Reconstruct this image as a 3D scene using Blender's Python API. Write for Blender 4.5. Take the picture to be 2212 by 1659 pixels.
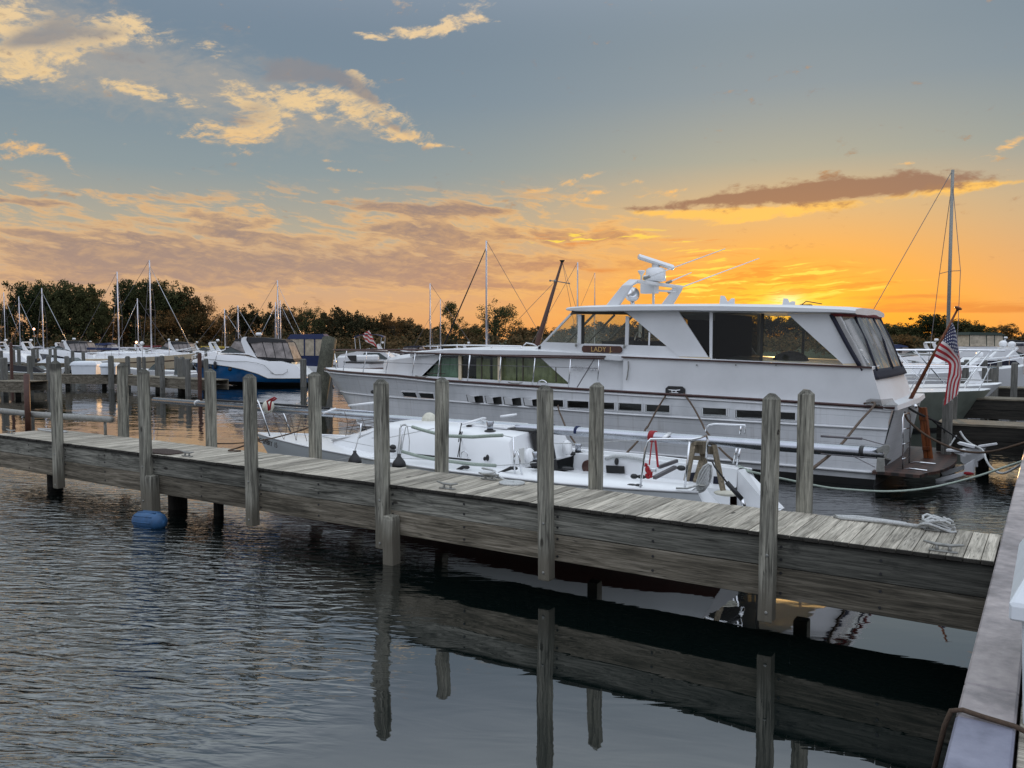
import bpy, math, random
from mathutils import Vector, Matrix
R = math.radians
random.seed(7)
for o in list(bpy.data.objects):
    bpy.data.objects.remove(o, do_unlink=True)
SC = bpy.context.scene
COL = SC.collection

# ------------------------------------------------------------------ camera
CAMZ, YAW, PITCH, FPX = 3.06, R(33.1), R(3.18), 1790.0
cam_d = bpy.data.cameras.new('camera')
cam_d.sensor_width = 36.0
cam_d.lens = 36.0 * FPX / 2212.0
cam_d.clip_start = 0.05
cam_d.clip_end = 5000
cam = bpy.data.objects.new('camera', cam_d)
COL.objects.link(cam)
cam.location = (0, 0, CAMZ)
cam.rotation_euler = (R(90) - PITCH, 0, YAW)
SC.camera = cam
SC.view_settings.view_transform = 'Standard'
SC.view_settings.look = 'None'
SC.view_settings.exposure = 0.0
SC.view_settings.gamma = 1.0
SC.cycles.max_bounces = 8
SC.cycles.transparent_max_bounces = 24
SC.cycles.caustics_reflective = False
SC.cycles.caustics_refractive = False


def ray(px, py):
    """direction in the place of a point measured on the 2212 px wide photograph"""
    a = (px - 1106.0) / FPX; b = -(py - 829.5) / FPX
    fy = math.cos(PITCH) + b * math.sin(PITCH)
    fz = -math.sin(PITCH) + b * math.cos(PITCH)
    return (a * math.cos(YAW) - fy * math.sin(YAW), a * math.sin(YAW) + fy * math.cos(YAW), fz, fy)
def az(p, z=0.0):
    X, Y, Z, _ = ray(*p); t = (z - CAMZ) / Z; return Vector((X * t, Y * t, z))
def ay(p, y):
    X, Y, Z, _ = ray(*p); t = y / Y; return Vector((X * t, y, CAMZ + Z * t))
def ax(p, x):
    X, Y, Z, _ = ray(*p); t = x / X; return Vector((x, Y * t, CAMZ + Z * t))
def ad(p, d):
    X, Y, Z, f = ray(*p); t = d / f; return Vector((X * t, Y * t, CAMZ + Z * t))
def crop(ox, oy, s):
    return lambda x, y: ((ox + x / s) / 1.8228, (oy + y / s) / 1.8228)
c1 = crop(0, 1000, 2.212); c2 = crop(900, 1000, 2.212); c3 = crop(1800, 950, 2.212); c4 = crop(2600, 950, 2.212)
c5 = crop(3332, 1150, 3.16); c6 = crop(3232, 1550, 2.765); s1 = crop(900, 1450, 2.212); s2 = crop(1500, 1450, 2.765)
s3 = crop(2200, 1550, 2.765); l4 = crop(0, 1550, 2.212); q1 = crop(0, 1250, 4.608); q2 = crop(440, 1250, 4.608)
q3 = crop(780, 1280, 4.608); r4 = crop(3500, 1250, 4.158); w6 = crop(2900, 1900, 1.9514); q7 = crop(3400, 2100, 1.796)

def lin(r, g, b):
    def f(c):
        c /= 255.0
        return c / 12.92 if c <= 0.04045 else ((c + 0.055) / 1.055) ** 2.4
    return (f(r), f(g), f(b), 1.0)

# ------------------------------------------------------------------ node helpers
class G:
    """arithmetic on node sockets"""
    nt = None
    def __init__(s, sock): s.s = sock
    @staticmethod
    def m(op, *a, clamp=False):
        n = G.nt.nodes.new('ShaderNodeMath'); n.operation = op; n.use_clamp = clamp
        for i, v in enumerate(a):
            if isinstance(v, G): G.nt.links.new(v.s, n.inputs[i])
            else: n.inputs[i].default_value = v
        return G(n.outputs[0])
    def __add__(s, o): return G.m('ADD', s, o)
    __radd__ = __add__
    def __sub__(s, o): return G.m('SUBTRACT', s, o)
    def __rsub__(s, o): return G.m('SUBTRACT', o, s)
    def __mul__(s, o): return G.m('MULTIPLY', s, o)
    __rmul__ = __mul__
    def __truediv__(s, o): return G.m('DIVIDE', s, o)
    def exp(s): return G.m('EXPONENT', s)
def sstep(x, a, b):
    n = G.nt.nodes.new('ShaderNodeMapRange'); n.interpolation_type = 'SMOOTHSTEP'
    G.nt.links.new(x.s, n.inputs['Value'])
    n.inputs['From Min'].default_value = a; n.inputs['From Max'].default_value = b
    return G(n.outputs['Result'])
def vec(x, y, z):
    n = G.nt.nodes.new('ShaderNodeCombineXYZ')
    for i, v in enumerate((x, y, z)):
        if isinstance(v, G): G.nt.links.new(v.s, n.inputs[i])
        else: n.inputs[i].default_value = v
    return G(n.outputs[0])
def noise(v, scale, detail=6, rough=0.55, dist=0.0, lac=2.0):
    n = G.nt.nodes.new('ShaderNodeTexNoise')
    if v is not None: G.nt.links.new(v.s, n.inputs['Vector'])
    n.inputs['Scale'].default_value = scale; n.inputs['Detail'].default_value = detail
    n.inputs['Roughness'].default_value = rough; n.inputs['Distortion'].default_value = dist
    n.inputs['Lacunarity'].default_value = lac
    return G(n.outputs['Fac'])
def ramp(f, stops, interp='LINEAR'):
    n = G.nt.nodes.new('ShaderNodeValToRGB'); n.color_ramp.interpolation = interp
    el = n.color_ramp.elements
    while len(el) < len(stops): el.new(0.5)
    for e, (p, c) in zip(el, stops): e.position = p; e.color = c
    G.nt.links.new(f.s, n.inputs[0]); return G(n.outputs[0])
def mixc(f, a, b):
    n = G.nt.nodes.new('ShaderNodeMix'); n.data_type = 'RGBA'; n.clamp_factor = True
    for i, v in ((0, f), (6, a), (7, b)):
        if isinstance(v, G): G.nt.links.new(v.s, n.inputs[i])
        else: n.inputs[i].default_value = v
    return G(n.outputs[2])
def mulc(a, k):
    n = G.nt.nodes.new('ShaderNodeVectorMath'); n.operation = 'SCALE'
    G.nt.links.new(a.s, n.inputs[0])
    if isinstance(k, G): G.nt.links.new(k.s, n.inputs['Scale'])
    else: n.inputs['Scale'].default_value = k
    return G(n.outputs[0])
def sepv(v):
    n = G.nt.nodes.new('ShaderNodeSeparateXYZ'); G.nt.links.new(v.s, n.inputs[0])
    return [G(n.outputs[i]) for i in range(3)]

# ------------------------------------------------------------------ world: dusk sky with clouds
SUN_PX = (1700, 652)
sx, sy, sz, _f = ray(*SUN_PX)
SUN_EL = math.atan2(sz, math.hypot(sx, sy)); SUN_AZ = math.atan2(sx, sy)     # azimuth from +Y towards +X
world = bpy.data.worlds.new('World'); SC.world = world; world.use_nodes = True
nt = world.node_tree; G.nt = nt; nt.nodes.clear()
out = nt.nodes.new('ShaderNodeOutputWorld'); bg = nt.nodes.new('ShaderNodeBackground')
tc = nt.nodes.new('ShaderNodeTexCoord')
X, Y, Z = sepv(G(tc.outputs['Generated']))
el = G.m('ARCSINE', G.m('MINIMUM', G.m('MAXIMUM', Z, -1.0), 1.0))
f_ = Y * math.cos(YAW) - X * math.sin(YAW)
r_ = X * math.cos(YAW) + Y * math.sin(YAW)
azm = G.m('ARCTAN2', r_, f_)
u = azm * 1.79; v = G.m('ABSOLUTE', el) * 1.79            # about one unit per 1000 photo pixels
def uv(px, py):
    x, y, z, f = ray(px, py)
    a = math.atan2(x * math.cos(YAW) + y * math.sin(YAW), f)
    e = math.atan2(z, math.hypot(x, y))
    return a * 1.79, e * 1.79
def blob(px, py, a, b, rot=0.0, amp=1.0, sharp=2):
    u0, v0 = uv(px, py); a /= 1000.0; b /= 1000.0; c, s = math.cos(R(rot)), math.sin(R(rot))
    du = u - u0; dv = v - v0
    p = (du * c + dv * s) / a; q = (dv * c - du * s) / b
    return (-1.0 * (p * p + q * q)).exp() * amp
def total(l):
    t = l[0]
    for k in l[1:]: t = t + k
    return t
su, sv = uv(*SUN_PX)
# fine structure shared by the clouds
wx = noise(vec(u * 5.0, v * 9.0, 31.0), 1.0, 4, 0.5) - 0.5
wy = noise(vec(u * 5.0, v * 9.0, 47.0), 1.0, 4, 0.5) - 0.5
uw = u + wx * 0.10; vw = v + wy * 0.05
n_big = noise(vec(uw * 5.5, vw * 12.0, 1.3), 1.0, 10, 0.62, 0.0)
n_mid = noise(vec((uw + vw * 0.6) * 16.0, vw * 34.0, 4.1), 1.0, 8, 0.62, 0.0)
n_fine = noise(vec((uw + vw * 1.2) * 30.0, (vw - uw * 0.35) * 85.0, 8.7), 1.0, 6, 0.65, 0.0)
nn = n_big * 0.36 + n_mid * 0.34 + n_fine * 0.30
# clear sky: two vertical gradients blended by the distance in azimuth from the sun
vv = v / 0.8
away = ramp(vv, [(0.0, lin(216, 160, 112)), (0.06, lin(216, 168, 124)), (0.16, lin(198, 166, 140)), (0.28, lin(176, 168, 150)),
                 (0.42, lin(140, 153, 157)), (0.6, lin(122, 140, 154)), (0.92, lin(110, 128, 147)), (1.0, lin(112, 130, 150))])
near = ramp(vv, [(0.0, lin(250, 156, 44)), (0.10, lin(250, 166, 58)), (0.2, lin(236, 172, 94)), (0.33, lin(214, 180, 130)),
                 (0.45, lin(168, 168, 152)), (0.62, lin(140, 152, 158)), (0.92, lin(120, 138, 152)), (1.0, lin(118, 136, 152))])
dsun = G.m('ABSOLUTE', u - su)
prox = (-1.0 * (dsun / 0.54) * (dsun / 0.54)).exp()
base = mixc(prox, away, near)
base = mixc(blob(*SUN_PX, 330, 130, 0, 0.8), base, lin(252, 172, 48))
base = mixc(blob(*SUN_PX, 105, 36, 0, 0.9), base, lin(255, 214, 62))
base = mixc(blob(*SUN_PX, 30, 16, 0, 1.0), base, lin(255, 250, 170))
def cover(bl, k, lo, hi, n=None):
    return sstep(total([blob(*b) for b in bl]) + ((n or nn) - 0.5) * k, lo, hi)
# bright, sunlit wisps high up
B = [(10, 40, 80, 80, 0, 1.05), (60, 110, 90, 40, 16, 0.95), (20, 155, 60, 14, 0, 0.8), (160, 92, 120, 30, 14, 0.95), (250, 62, 60, 22, 10, 0.6), (330, 78, 90, 26, -12, 0.66), (456, 106, 42, 20, -10, 0.85),
     (290, 192, 85, 11, -6, 0.95), (360, 212, 70, 17, -10, 0.8), (520, 205, 70, 34, -8, 0.95), (430, 280, 70, 22, 12, 0.85), (540, 285, 60, 34, 12, 1.05), (595, 240, 60, 36, 40, 0.9),
     (660, 215, 110, 26, 4, 1.0), (760, 215, 70, 24, -20, 0.95), (840, 255, 70, 24, -26, 0.95), (765, 163, 40, 15, -12, 1.05), (720, 255, 70, 16, -4, 0.8), (872, 295, 60, 15, 2, 1.05), (950, 315, 40, 5, -4, 0.75),
     (800, 78, 55, 8, 0, 1.0), (890, 72, 85, 14, 4, 1.1), (990, 46, 75, 16, 14, 1.05), (1050, 45, 60, 9, -8, 0.75),
     (30, 320, 50, 11, -12, 0.8), (95, 325, 55, 13, -8, 0.95), (30, 340, 40, 9, 10, 0.8), (145, 352, 18, 7, -50, 0.8), (725, 348, 32, 5, 0, 0.95), (738, 367, 42, 7, -3, 0.95), (640, 365, 40, 4, 0, 0.6), (255, 312, 34, 6, 4, 0.6),
     (1010, 8, 100, 8, 0, 0.5), (1240, 388, 80, 8, 14, 0.75), (1350, 397, 60, 8, 8, 0.85), (1180, 410, 60, 5, 8, 0.75), (1290, 415, 50, 5, 0, 0.7), (1460, 412, 50, 5, 4, 0.85), (1430, 424, 50, 5, 2, 0.8),
     (1250, 432, 90, 10, 0, 0.75), (2185, 315, 40, 12, 35, 0.55), (2130, 335, 45, 8, 20, 0.5), (1960, 352, 34, 4, 0, 0.6), (2190, 365, 40, 5, 0, 0.6), (1950, 470, 30, 4, 0, 0.5), (2120, 480, 50, 6, 10, 0.4)]
dB = cover(B, 6.2, 0.50, 1.35)
veil = cover([(280, 130, 380, 90, -10, 0.42), (620, 240, 260, 90, -6, 0.40), (60, 100, 160, 100, 0, 0.4)], 1.6, 0.15, 0.75)
# shaded undersides of the same clouds
D1 = [(680, 158, 100, 24, -6, 1.2), (600, 160, 60, 20, 20, 0.8), (560, 235, 50, 22, 0, 0.75), (505, 262, 50, 16, 0, 0.75), (790, 205, 60, 13, -30, 0.9), (850, 272, 60, 10, -22, 0.8), (120, 60, 70, 30, 20, 0.8), (250, 120, 100, 20, 0, 0.6), (40, 90, 50, 14, 20, 0.7), (230, 70, 60, 12, 10, 0.6),
      (640, 262, 40, 12, 0, 0.4)]
dD1 = cover(D1, 3.4, 0.30, 1.1)
# low broken cloud deck on the left and in the middle
deck = sstep(v, 0.352, 0.235) * sstep(u, 0.60, 0.0)
deck = deck * (1.0 - sstep(v, 0.12, 0.04) * 0.70)
n_d1 = noise(vec(uw * 4.2, (vw + uw * 0.10) * 22.0, 11.7), 1.0, 12, 0.60, 0.0)
n_d2 = noise(vec(uw * 17.0, (vw + uw * 0.12) * 75.0, 3.7), 1.0, 8, 0.62, 0.0)
nd = n_d1 * 0.6 + n_d2 * 0.4
D2 = [(760, 440, 190, 13, -3, 0.55), (960, 452, 170, 12, -2, 0.5), (330, 425, 100, 6, 0, 0.5), (60, 436, 90, 7, 0, 0.55), (1010, 455, 100, 9, 0, 0.4), (120, 478, 150, 8, -8, 0.4),
      (430, 500, 260, 12, -6, 0.35), (900, 500, 260, 16, -3, 0.40), (250, 545, 400, 26, -2, 0.42), (1180, 575, 230, 18, 0, 0.6), (760, 560, 330, 30, 0, 0.50), (1080, 530, 180, 16, 0, 0.3), (450, 585, 520, 26, 0, 0.42), (150, 610, 300, 10, 0, 0.4), (900, 615, 300, 10, 0, 0.35)]
d2 = total([blob(*b) for b in D2])
dEdge = sstep((nd - 0.5) * 4.2 + d2 * 0.70 + deck * 0.42, 0.22, 0.62) * G.m('MINIMUM', deck * 1.4, 1.0)
dCore = sstep((nd - 0.5) * 4.2 + d2 * 1.0 + deck * 0.30, 0.36, 0.88) * G.m('MINIMUM', deck * 1.4, 1.0)
# the long dark cloud above the sunset and its bright underside
L = [(1790, 416, 210, 22, 2, 1.25), (1900, 400, 125, 17, 3, 1.0), (1560, 430, 130, 6, 4, 1.0), (1430, 450, 70, 6, -1, 0.9), (1640, 424, 120, 10, 3, 0.9), (2010, 398, 50, 9, 0, 0.7)]
dL = cover(L, 5.5, 0.34, 1.15, n_big * 0.3 + n_mid * 0.45 + n_fine * 0.25)
LB = [(1750, 446, 250, 13, 3, 1.0), (1560, 462, 130, 12, 0, 0.9), (1600, 478, 110, 7, 4, 0.85), (1420, 458, 90, 7, -1, 0.85), (2055, 405, 60, 13, 0, 0.9), (2140, 398, 70, 5, 0, 0.6), (1930, 384, 60, 8, 0, 0.5)]
dLB = cover(LB, 4.2, 0.45, 1.15)
# burning streaks round the sun, and low orange bars
n_st = noise(vec(uw * 9.0, (vw - uw * 0.03) * 95.0, 21.0), 1.0, 9, 0.6, 0.0)
st = total([blob(1620, 590, 230, 26, 0, 1.0), blob(1540, 620, 190, 24, 0, 0.95), blob(1820, 622, 130, 10, 5, 0.9), blob(1500, 545, 200, 20, 0, 0.55), blob(1350, 505, 160, 16, 0, 0.6), blob(1640, 650, 200, 10, 0, 1.0), blob(1230, 520, 110, 14, 0, 0.7), blob(1500, 520, 80, 4, 0, 0.7)])
dS = sstep(st * sstep(n_st, 0.50, 0.64), 0.18, 0.70)
dSd = sstep(st * sstep(n_st, 0.52, 0.38), 0.2, 0.8)
lowbar = total([blob(2090, 662, 240, 15, -2, 1.0), blob(1320, 585, 130, 12, 0, 0.7), blob(1960, 640, 150, 6, 0, 0.7), blob(1330, 625, 120, 8, 0, 0.6), blob(1900, 672, 200, 5, 0, 0.6)])
dLow = sstep(lowbar * (n_st * 1.6 + 0.0), 0.35, 0.85)
vtop = v / 0.75
brightc = mixc(prox, ramp(vtop, [(0.0, lin(228, 172, 116)), (0.2, lin(228, 182, 130)), (0.42, lin(234, 184, 122)), (0.6, lin(232, 200, 150)), (1.0, lin(232, 206, 166))]),
               ramp(vtop, [(0.0, lin(255, 186, 54)), (0.25, lin(255, 184, 84)), (0.5, lin(250, 196, 122)), (1.0, lin(236, 206, 160))]))
darkc = mixc(prox, ramp(vtop, [(0.0, lin(188, 144, 116)), (0.15, lin(168, 140, 128)), (0.3, lin(146, 128, 124)), (0.45, lin(140, 128, 128)), (0.8, lin(136, 140, 146)), (1.0, lin(140, 144, 150))]),
             ramp(vtop, [(0.0, lin(226, 134, 48)), (0.2, lin(206, 128, 68)), (0.35, lin(164, 118, 90)), (0.5, lin(142, 114, 98)), (1.0, lin(140, 140, 144))]))
c = mixc(veil * 0.40, base, mixc(0.5, brightc, lin(160, 158, 160)))
c = mixc(dB * sstep(n_mid * 0.5 + n_fine * 0.5, 0.32, 0.58), c, brightc)
c = mixc(dD1 * 0.85, c, darkc)
c = mixc(dEdge * 0.78, c, brightc)
c = mixc(dCore * 0.92, c, mixc(sstep(n_d2 * 0.6 + n_fine * 0.4, 0.42, 0.66) * 0.42, darkc, brightc))
c = mixc(dLB * 0.9, c, lin(255, 196, 92))
c = mixc(dL * 0.93, c, mixc(0.55, darkc, lin(140, 102, 84)))
c = mixc(dSd * 0.55, c, lin(228, 130, 50))
c = mixc(dS * 0.95, c, lin(255, 218, 84))
c = mixc(dLow * 0.7, c, lin(216, 126, 62))
NORTH = 1.0
# overhead and behind the photographer the sky is brightened as added fill light
fill_sky = mixc(noise(vec(u * 2.0, v * 5.0, 2.0), 1.0, 6), lin(188, 197, 216), lin(210, 215, 224))
back = sstep(f_, 0.45, -0.35)
over = sstep(el, R(18), R(34))
kk = G.m('MAXIMUM', back, over * 0.9)
fill_sky = mixc(over * (1.0 - back), fill_sky, lin(190, 200, 206))
c = mixc(kk, c, mulc(fill_sky, over * 1.15 + 0.90))
skyt = nt.nodes.new('ShaderNodeTexSky'); skyt.sky_type = 'NISHITA'; skyt.sun_disc = False
skyt.sun_elevation = SUN_EL; skyt.sun_rotation = SUN_AZ
add = nt.nodes.new('ShaderNodeMix'); add.data_type = 'RGBA'; add.blend_type = 'ADD'
add.inputs[0].default_value = 0.006
nt.links.new(c.s, add.inputs[6]); nt.links.new(skyt.outputs[0], add.inputs[7])
nt.links.new(add.outputs[2], bg.inputs[0]); bg.inputs[1].default_value = 1.0
nt.links.new(bg.outputs[0], out.inputs[0])
world.cycles.sampling_method = 'MANUAL'; world.cycles.sample_map_resolution = 512

sun_d = bpy.data.lights.new('sun', 'SUN'); sun_d.energy = 2.0; sun_d.angle = R(0.6); sun_d.color = (1.0, 0.56, 0.22)
sun = bpy.data.objects.new('sun', sun_d); COL.objects.link(sun)
sd = Vector((math.sin(SUN_AZ) * math.cos(SUN_EL), math.cos(SUN_AZ) * math.cos(SUN_EL), math.sin(SUN_EL)))
sun.rotation_euler = sd.to_track_quat('Z', 'Y').to_euler()

# ------------------------------------------------------------------ materials
MATS = {}
def mat(name):
    m = bpy.data.materials.new(name); m.use_nodes = True; G.nt = m.node_tree
    b = m.node_tree.nodes['Principled BSDF']; MATS[name] = m
    return m, b
def put(b, key, v):
    if isinstance(v, G): G.nt.links.new(v.s, b.inputs[key])
    else: b.inputs[key].default_value = v
def bump(b, h, strength, dist=0.01):
    n = G.nt.nodes.new('ShaderNodeBump'); n.inputs['Strength'].default_value = strength; n.inputs['Distance'].default_value = dist
    G.nt.links.new(h.s, n.inputs['Height']); G.nt.links.new(n.outputs[0], b.inputs['Normal'])
def obco():
    return G(G.nt.nodes.new('ShaderNodeTexCoord').outputs['Object'])
def geo(name):
    return G(G.nt.nodes.new('ShaderNodeNewGeometry').outputs[name])

def simple(name, rgb, rough=0.5, metal=0.0, var=0.12, scale=3.0, bmp=0.0, spec=0.5):
    m, b = mat(name)
    co = obco(); n = noise(co, scale, 6, 0.6)
    col = (*rgb, 1.0); dk = tuple(x * (1 - var) for x in rgb) + (1.0,); lt = tuple(min(1, x * (1 + var * 0.6)) for x in rgb) + (1.0,)
    put(b, 'Base Color', ramp(n, [(0.3, dk), (0.55, col), (0.75, lt)]))
    put(b, 'Roughness', n * 0.15 + (rough - 0.075)); b.inputs['Metallic'].default_value = metal
    b.inputs['Specular IOR Level'].default_value = spec
    if bmp: bump(b, noise(co, scale * 12, 4), bmp, 0.004)
    return m

def wood(name, axis, cols, stain=0.5, rough=0.8, low=None):
    """weathered boards: axis is the direction of the grain"""
    m, b = mat(name)
    co = obco(); x, y, z = sepv(co); rnd = geo('Random Per Island')
    s = [55.0, 55.0, 55.0]; s[axis] = 2.2
    w = [x, y, z]
    gv = vec(w[0] * s[0] + rnd * 37.0, w[1] * s[1] + rnd * 11.0, w[2] * s[2] + rnd * 23.0)
    grain = noise(gv, 1.0, 7, 0.65, 0.6)
    s2_ = [9.0, 9.0, 9.0]; s2_[axis] = 0.9
    gv2 = vec(w[0] * s2_[0] + rnd * 7.0, w[1] * s2_[1] + rnd * 17.0, w[2] * s2_[2])
    broad = noise(gv2, 1.0, 6, 0.6, 0.8)
    f = grain * 0.55 + broad * 0.45
    c = ramp(f, [(0.36, cols[0]), (0.46, cols[1]), (0.55, cols[2]), (0.68, cols[3])])
    tone = rnd * 0.55 + 0.72
    c = mulc(c, tone)
    # dark weather stains and knots
    st = noise(vec(x * 1.7, y * 1.7, z * 3.5), 1.0, 8, 0.65, 0.4)
    c = mixc(sstep(st, 0.55, 0.74) * stain, c, (0.022, 0.024, 0.024, 1))
    s3_ = [26.0, 26.0, 26.0]; s3_[axis] = 0.55
    crk = noise(vec(w[0] * s3_[0] + rnd * 31.0, w[1] * s3_[1] + rnd * 13.0, w[2] * s3_[2] + rnd * 5.0), 1.0, 3, 0.5, 0.15)
    crk = sstep(G.m('ABSOLUTE', crk - 0.5), 0.012, 0.002)
    c = mixc(crk * sstep(broad, 0.42, 0.6) * 0.8, c, (0.015, 0.015, 0.014, 1))
    kn = G.nt.nodes.new('ShaderNodeTexVoronoi')
    kv = [2.6, 2.6, 2.6]; kv[axis] = 1.1
    G.nt.links.new(vec(x * kv[0] + rnd * 9.0, y * kv[1] + rnd * 5.0, z * kv[2] + rnd * 3.0).s, kn.inputs['Vector']); kn.inputs['Scale'].default_value = 1.0
    kd = G(kn.outputs['Distance'])
    c = mixc(sstep(kd, 0.085, 0.045) * 0.85, c, (0.02, 0.018, 0.016, 1))
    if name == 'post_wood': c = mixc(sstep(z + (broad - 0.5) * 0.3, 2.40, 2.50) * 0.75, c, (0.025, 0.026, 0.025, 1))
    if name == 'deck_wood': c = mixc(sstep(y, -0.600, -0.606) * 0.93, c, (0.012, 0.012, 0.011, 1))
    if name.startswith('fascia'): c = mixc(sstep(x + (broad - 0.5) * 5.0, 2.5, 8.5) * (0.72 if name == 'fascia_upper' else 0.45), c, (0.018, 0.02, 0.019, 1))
    if name == 'fascia_upper': c = mixc(sstep(z + (broad - 0.5) * 0.10, 0.96, 1.01) * 0.85, c, (0.014, 0.015, 0.014, 1))  # deck overhang shadow and edge grime, painted into the board tops
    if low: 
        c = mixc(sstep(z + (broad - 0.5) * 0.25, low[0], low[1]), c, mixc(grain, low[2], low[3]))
    wm = G.nt.nodes.new('ShaderNodeMix'); wm.data_type = 'RGBA'; wm.blend_type = 'MULTIPLY'; wm.inputs[0].default_value = 1.0
    G.nt.links.new(c.s, wm.inputs[6]); wm.inputs[7].default_value = (1.03, 0.975, 0.925, 1); c = G(wm.outputs[2])
    put(b, 'Base Color', c); b.inputs['Roughness'].default_value = rough
    b.inputs['Specular IOR Level'].default_value = 0.25
    bump(b, grain * 0.8 + broad * 0.4 - crk * 0.5 + sstep(kd, 0.03, 0.1) * 0.3, 0.55, 0.008)
    return m

GREY = [(0.035, 0.035, 0.031, 1), (0.138, 0.141, 0.123, 1), (0.268, 0.273, 0.238, 1), (0.44, 0.44, 0.39, 1)]
PALE = [(0.11, 0.105, 0.092, 1), (0.28, 0.27, 0.235, 1), (0.43, 0.415, 0.365, 1), (0.6, 0.58, 0.52, 1)]
BROWN = [(0.035, 0.033, 0.026, 1), (0.10, 0.092, 0.072, 1), (0.2, 0.186, 0.15, 1), (0.34, 0.32, 0.27, 1)]
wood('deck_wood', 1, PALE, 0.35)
wood('deck_wood_x', 0, PALE, 0.35)
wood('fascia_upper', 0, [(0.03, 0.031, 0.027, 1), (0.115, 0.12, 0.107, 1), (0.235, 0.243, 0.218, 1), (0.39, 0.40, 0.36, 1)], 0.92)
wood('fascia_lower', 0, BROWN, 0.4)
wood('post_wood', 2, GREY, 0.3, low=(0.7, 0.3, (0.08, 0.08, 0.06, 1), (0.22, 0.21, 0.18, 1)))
wood('far_wood', 2, [(0.05, 0.052, 0.05, 1), (0.11, 0.115, 0.11, 1), (0.17, 0.178, 0.17, 1), (0.25, 0.26, 0.25, 1)], 0.3)
wood('far_deck', 0, BROWN, 0.3)
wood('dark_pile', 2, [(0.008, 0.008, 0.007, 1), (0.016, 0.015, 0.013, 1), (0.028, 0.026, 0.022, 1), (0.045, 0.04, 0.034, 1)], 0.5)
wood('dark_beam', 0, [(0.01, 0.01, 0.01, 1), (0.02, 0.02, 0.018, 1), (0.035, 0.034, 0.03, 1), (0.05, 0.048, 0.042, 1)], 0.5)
wood('varnish', 2, [(0.05, 0.014, 0.006, 1), (0.1, 0.03, 0.01, 1), (0.17, 0.055, 0.018, 1), (0.25, 0.09, 0.03, 1)], 0.2, 0.3)
simple('white_paint', (0.68, 0.69, 0.70), 0.4, var=0.09, scale=1.2, bmp=0.03)
simple('cream_paint', (0.72, 0.6, 0.42), 0.5, var=0.1)
simple('white_gelcoat', (0.80, 0.81, 0.82), 0.25, var=0.04, scale=0.8)
simple('hull_grey', (0.60, 0.63, 0.64), 0.3, var=0.06, scale=1.0)
simple('teak_rail', (0.05, 0.015, 0.011), 0.4, var=0.35, scale=9)
simple('navy_canvas', (0.005, 0.006, 0.018), 0.8, var=0.3, scale=8, bmp=0.3)
simple('blue_canvas', (0.008, 0.018, 0.07), 0.8, var=0.3, scale=8)
simple('black_canvas', (0.012, 0.012, 0.014), 0.8, var=0.3, scale=8)
simple('green_canvas', (0.015, 0.03, 0.022), 0.8, var=0.3, scale=8)
simple('black_rubber', (0.015, 0.015, 0.016), 0.5, var=0.3)
simple('antifoul_black', (0.012, 0.012, 0.012), 0.6, var=0.3)
simple('antifoul_red', (0.05, 0.012, 0.008), 0.6, var=0.3)
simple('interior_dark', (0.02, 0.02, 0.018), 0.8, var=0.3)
simple('interior_tan', (0.07, 0.06, 0.045), 0.8, var=0.3, scale=5)
simple('curtain', (0.42, 0.37, 0.24), 0.9, var=0.35, scale=6)
simple('curtain_green', (0.3, 0.4, 0.36), 0.9, var=0.3, scale=5)
simple('chrome', (0.75, 0.76, 0.78), 0.18, metal=1.0, var=0.05)
simple('aluminium', (0.44, 0.46, 0.50), 0.26, metal=0.95, var=0.12, scale=4)
simple('galvanised', (0.28, 0.28, 0.26), 0.55, metal=0.4, var=0.3, scale=20)
simple('rope_brown', (0.09, 0.058, 0.038), 0.9, var=0.4, scale=60, bmp=0.8)
simple('rope_black', (0.014, 0.014, 0.015), 0.9, var=0.4, scale=60, bmp=0.8)
simple('rope_white', (0.52, 0.53, 0.52), 0.9, var=0.3, scale=60, bmp=0.8)
simple('rope_green', (0.36, 0.42, 0.36), 0.9, var=0.3, scale=60, bmp=0.8)
simple('red_strap', (0.30, 0.008, 0.014), 0.7, var=0.3)
simple('fender_blue', (0.02, 0.085, 0.2), 0.55, var=0.3, scale=14, bmp=0.3)
simple('fender_white', (0.62, 0.6, 0.5), 0.6, var=0.2, scale=14)
simple('box_plastic', (0.72, 0.76, 0.80), 0.4, var=0.06, scale=6, bmp=0.1)
simple('brown_paint', (0.075, 0.03, 0.02), 0.6, var=0.35, scale=14)
simple('mat_brown', (0.05, 0.032, 0.026), 0.95, var=0.4, scale=40, bmp=0.6)
simple('yellow_cover', (0.42, 0.3, 0.03), 0.8, var=0.3)
simple('maroon_canvas', (0.13, 0.012, 0.014), 0.8, var=0.3)
simple('olive_hull', (0.16, 0.18, 0.15), 0.4, var=0.2)
simple('gold_paint', (0.62, 0.4, 0.16), 0.4, metal=0.3)
simple('sign_white', (0.66, 0.66, 0.64), 0.5)
simple('far_mast', (0.62, 0.6, 0.64), 0.35, metal=0.5, var=0.1)
simple('wire', (0.16, 0.15, 0.16), 0.5, metal=0.4)

# the quay's coping: painted steel or concrete, mauve grey, blotched
m, b = mat('coping'); co = obco()
n1 = noise(co, 1.6, 8, 0.62, 0.4); n2 = noise(co, 9.0, 8, 0.65); n3 = noise(co, 70.0, 4, 0.6)
c = ramp(n1 * 0.6 + n2 * 0.4, [(0.34, (0.12, 0.108, 0.112, 1)), (0.45, (0.22, 0.20, 0.205, 1)), (0.54, (0.32, 0.285, 0.285, 1)), (0.66, (0.44, 0.395, 0.385, 1))])
c = mixc(sstep(n3, 0.6, 0.75) * 0.35, c, (0.12, 0.11, 0.115, 1))
put(b, 'Base Color', c); put(b, 'Roughness', n2 * 0.3 + 0.35); bump(b, n2 * 0.5 + n3 * 0.4, 0.3, 0.004)

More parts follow.
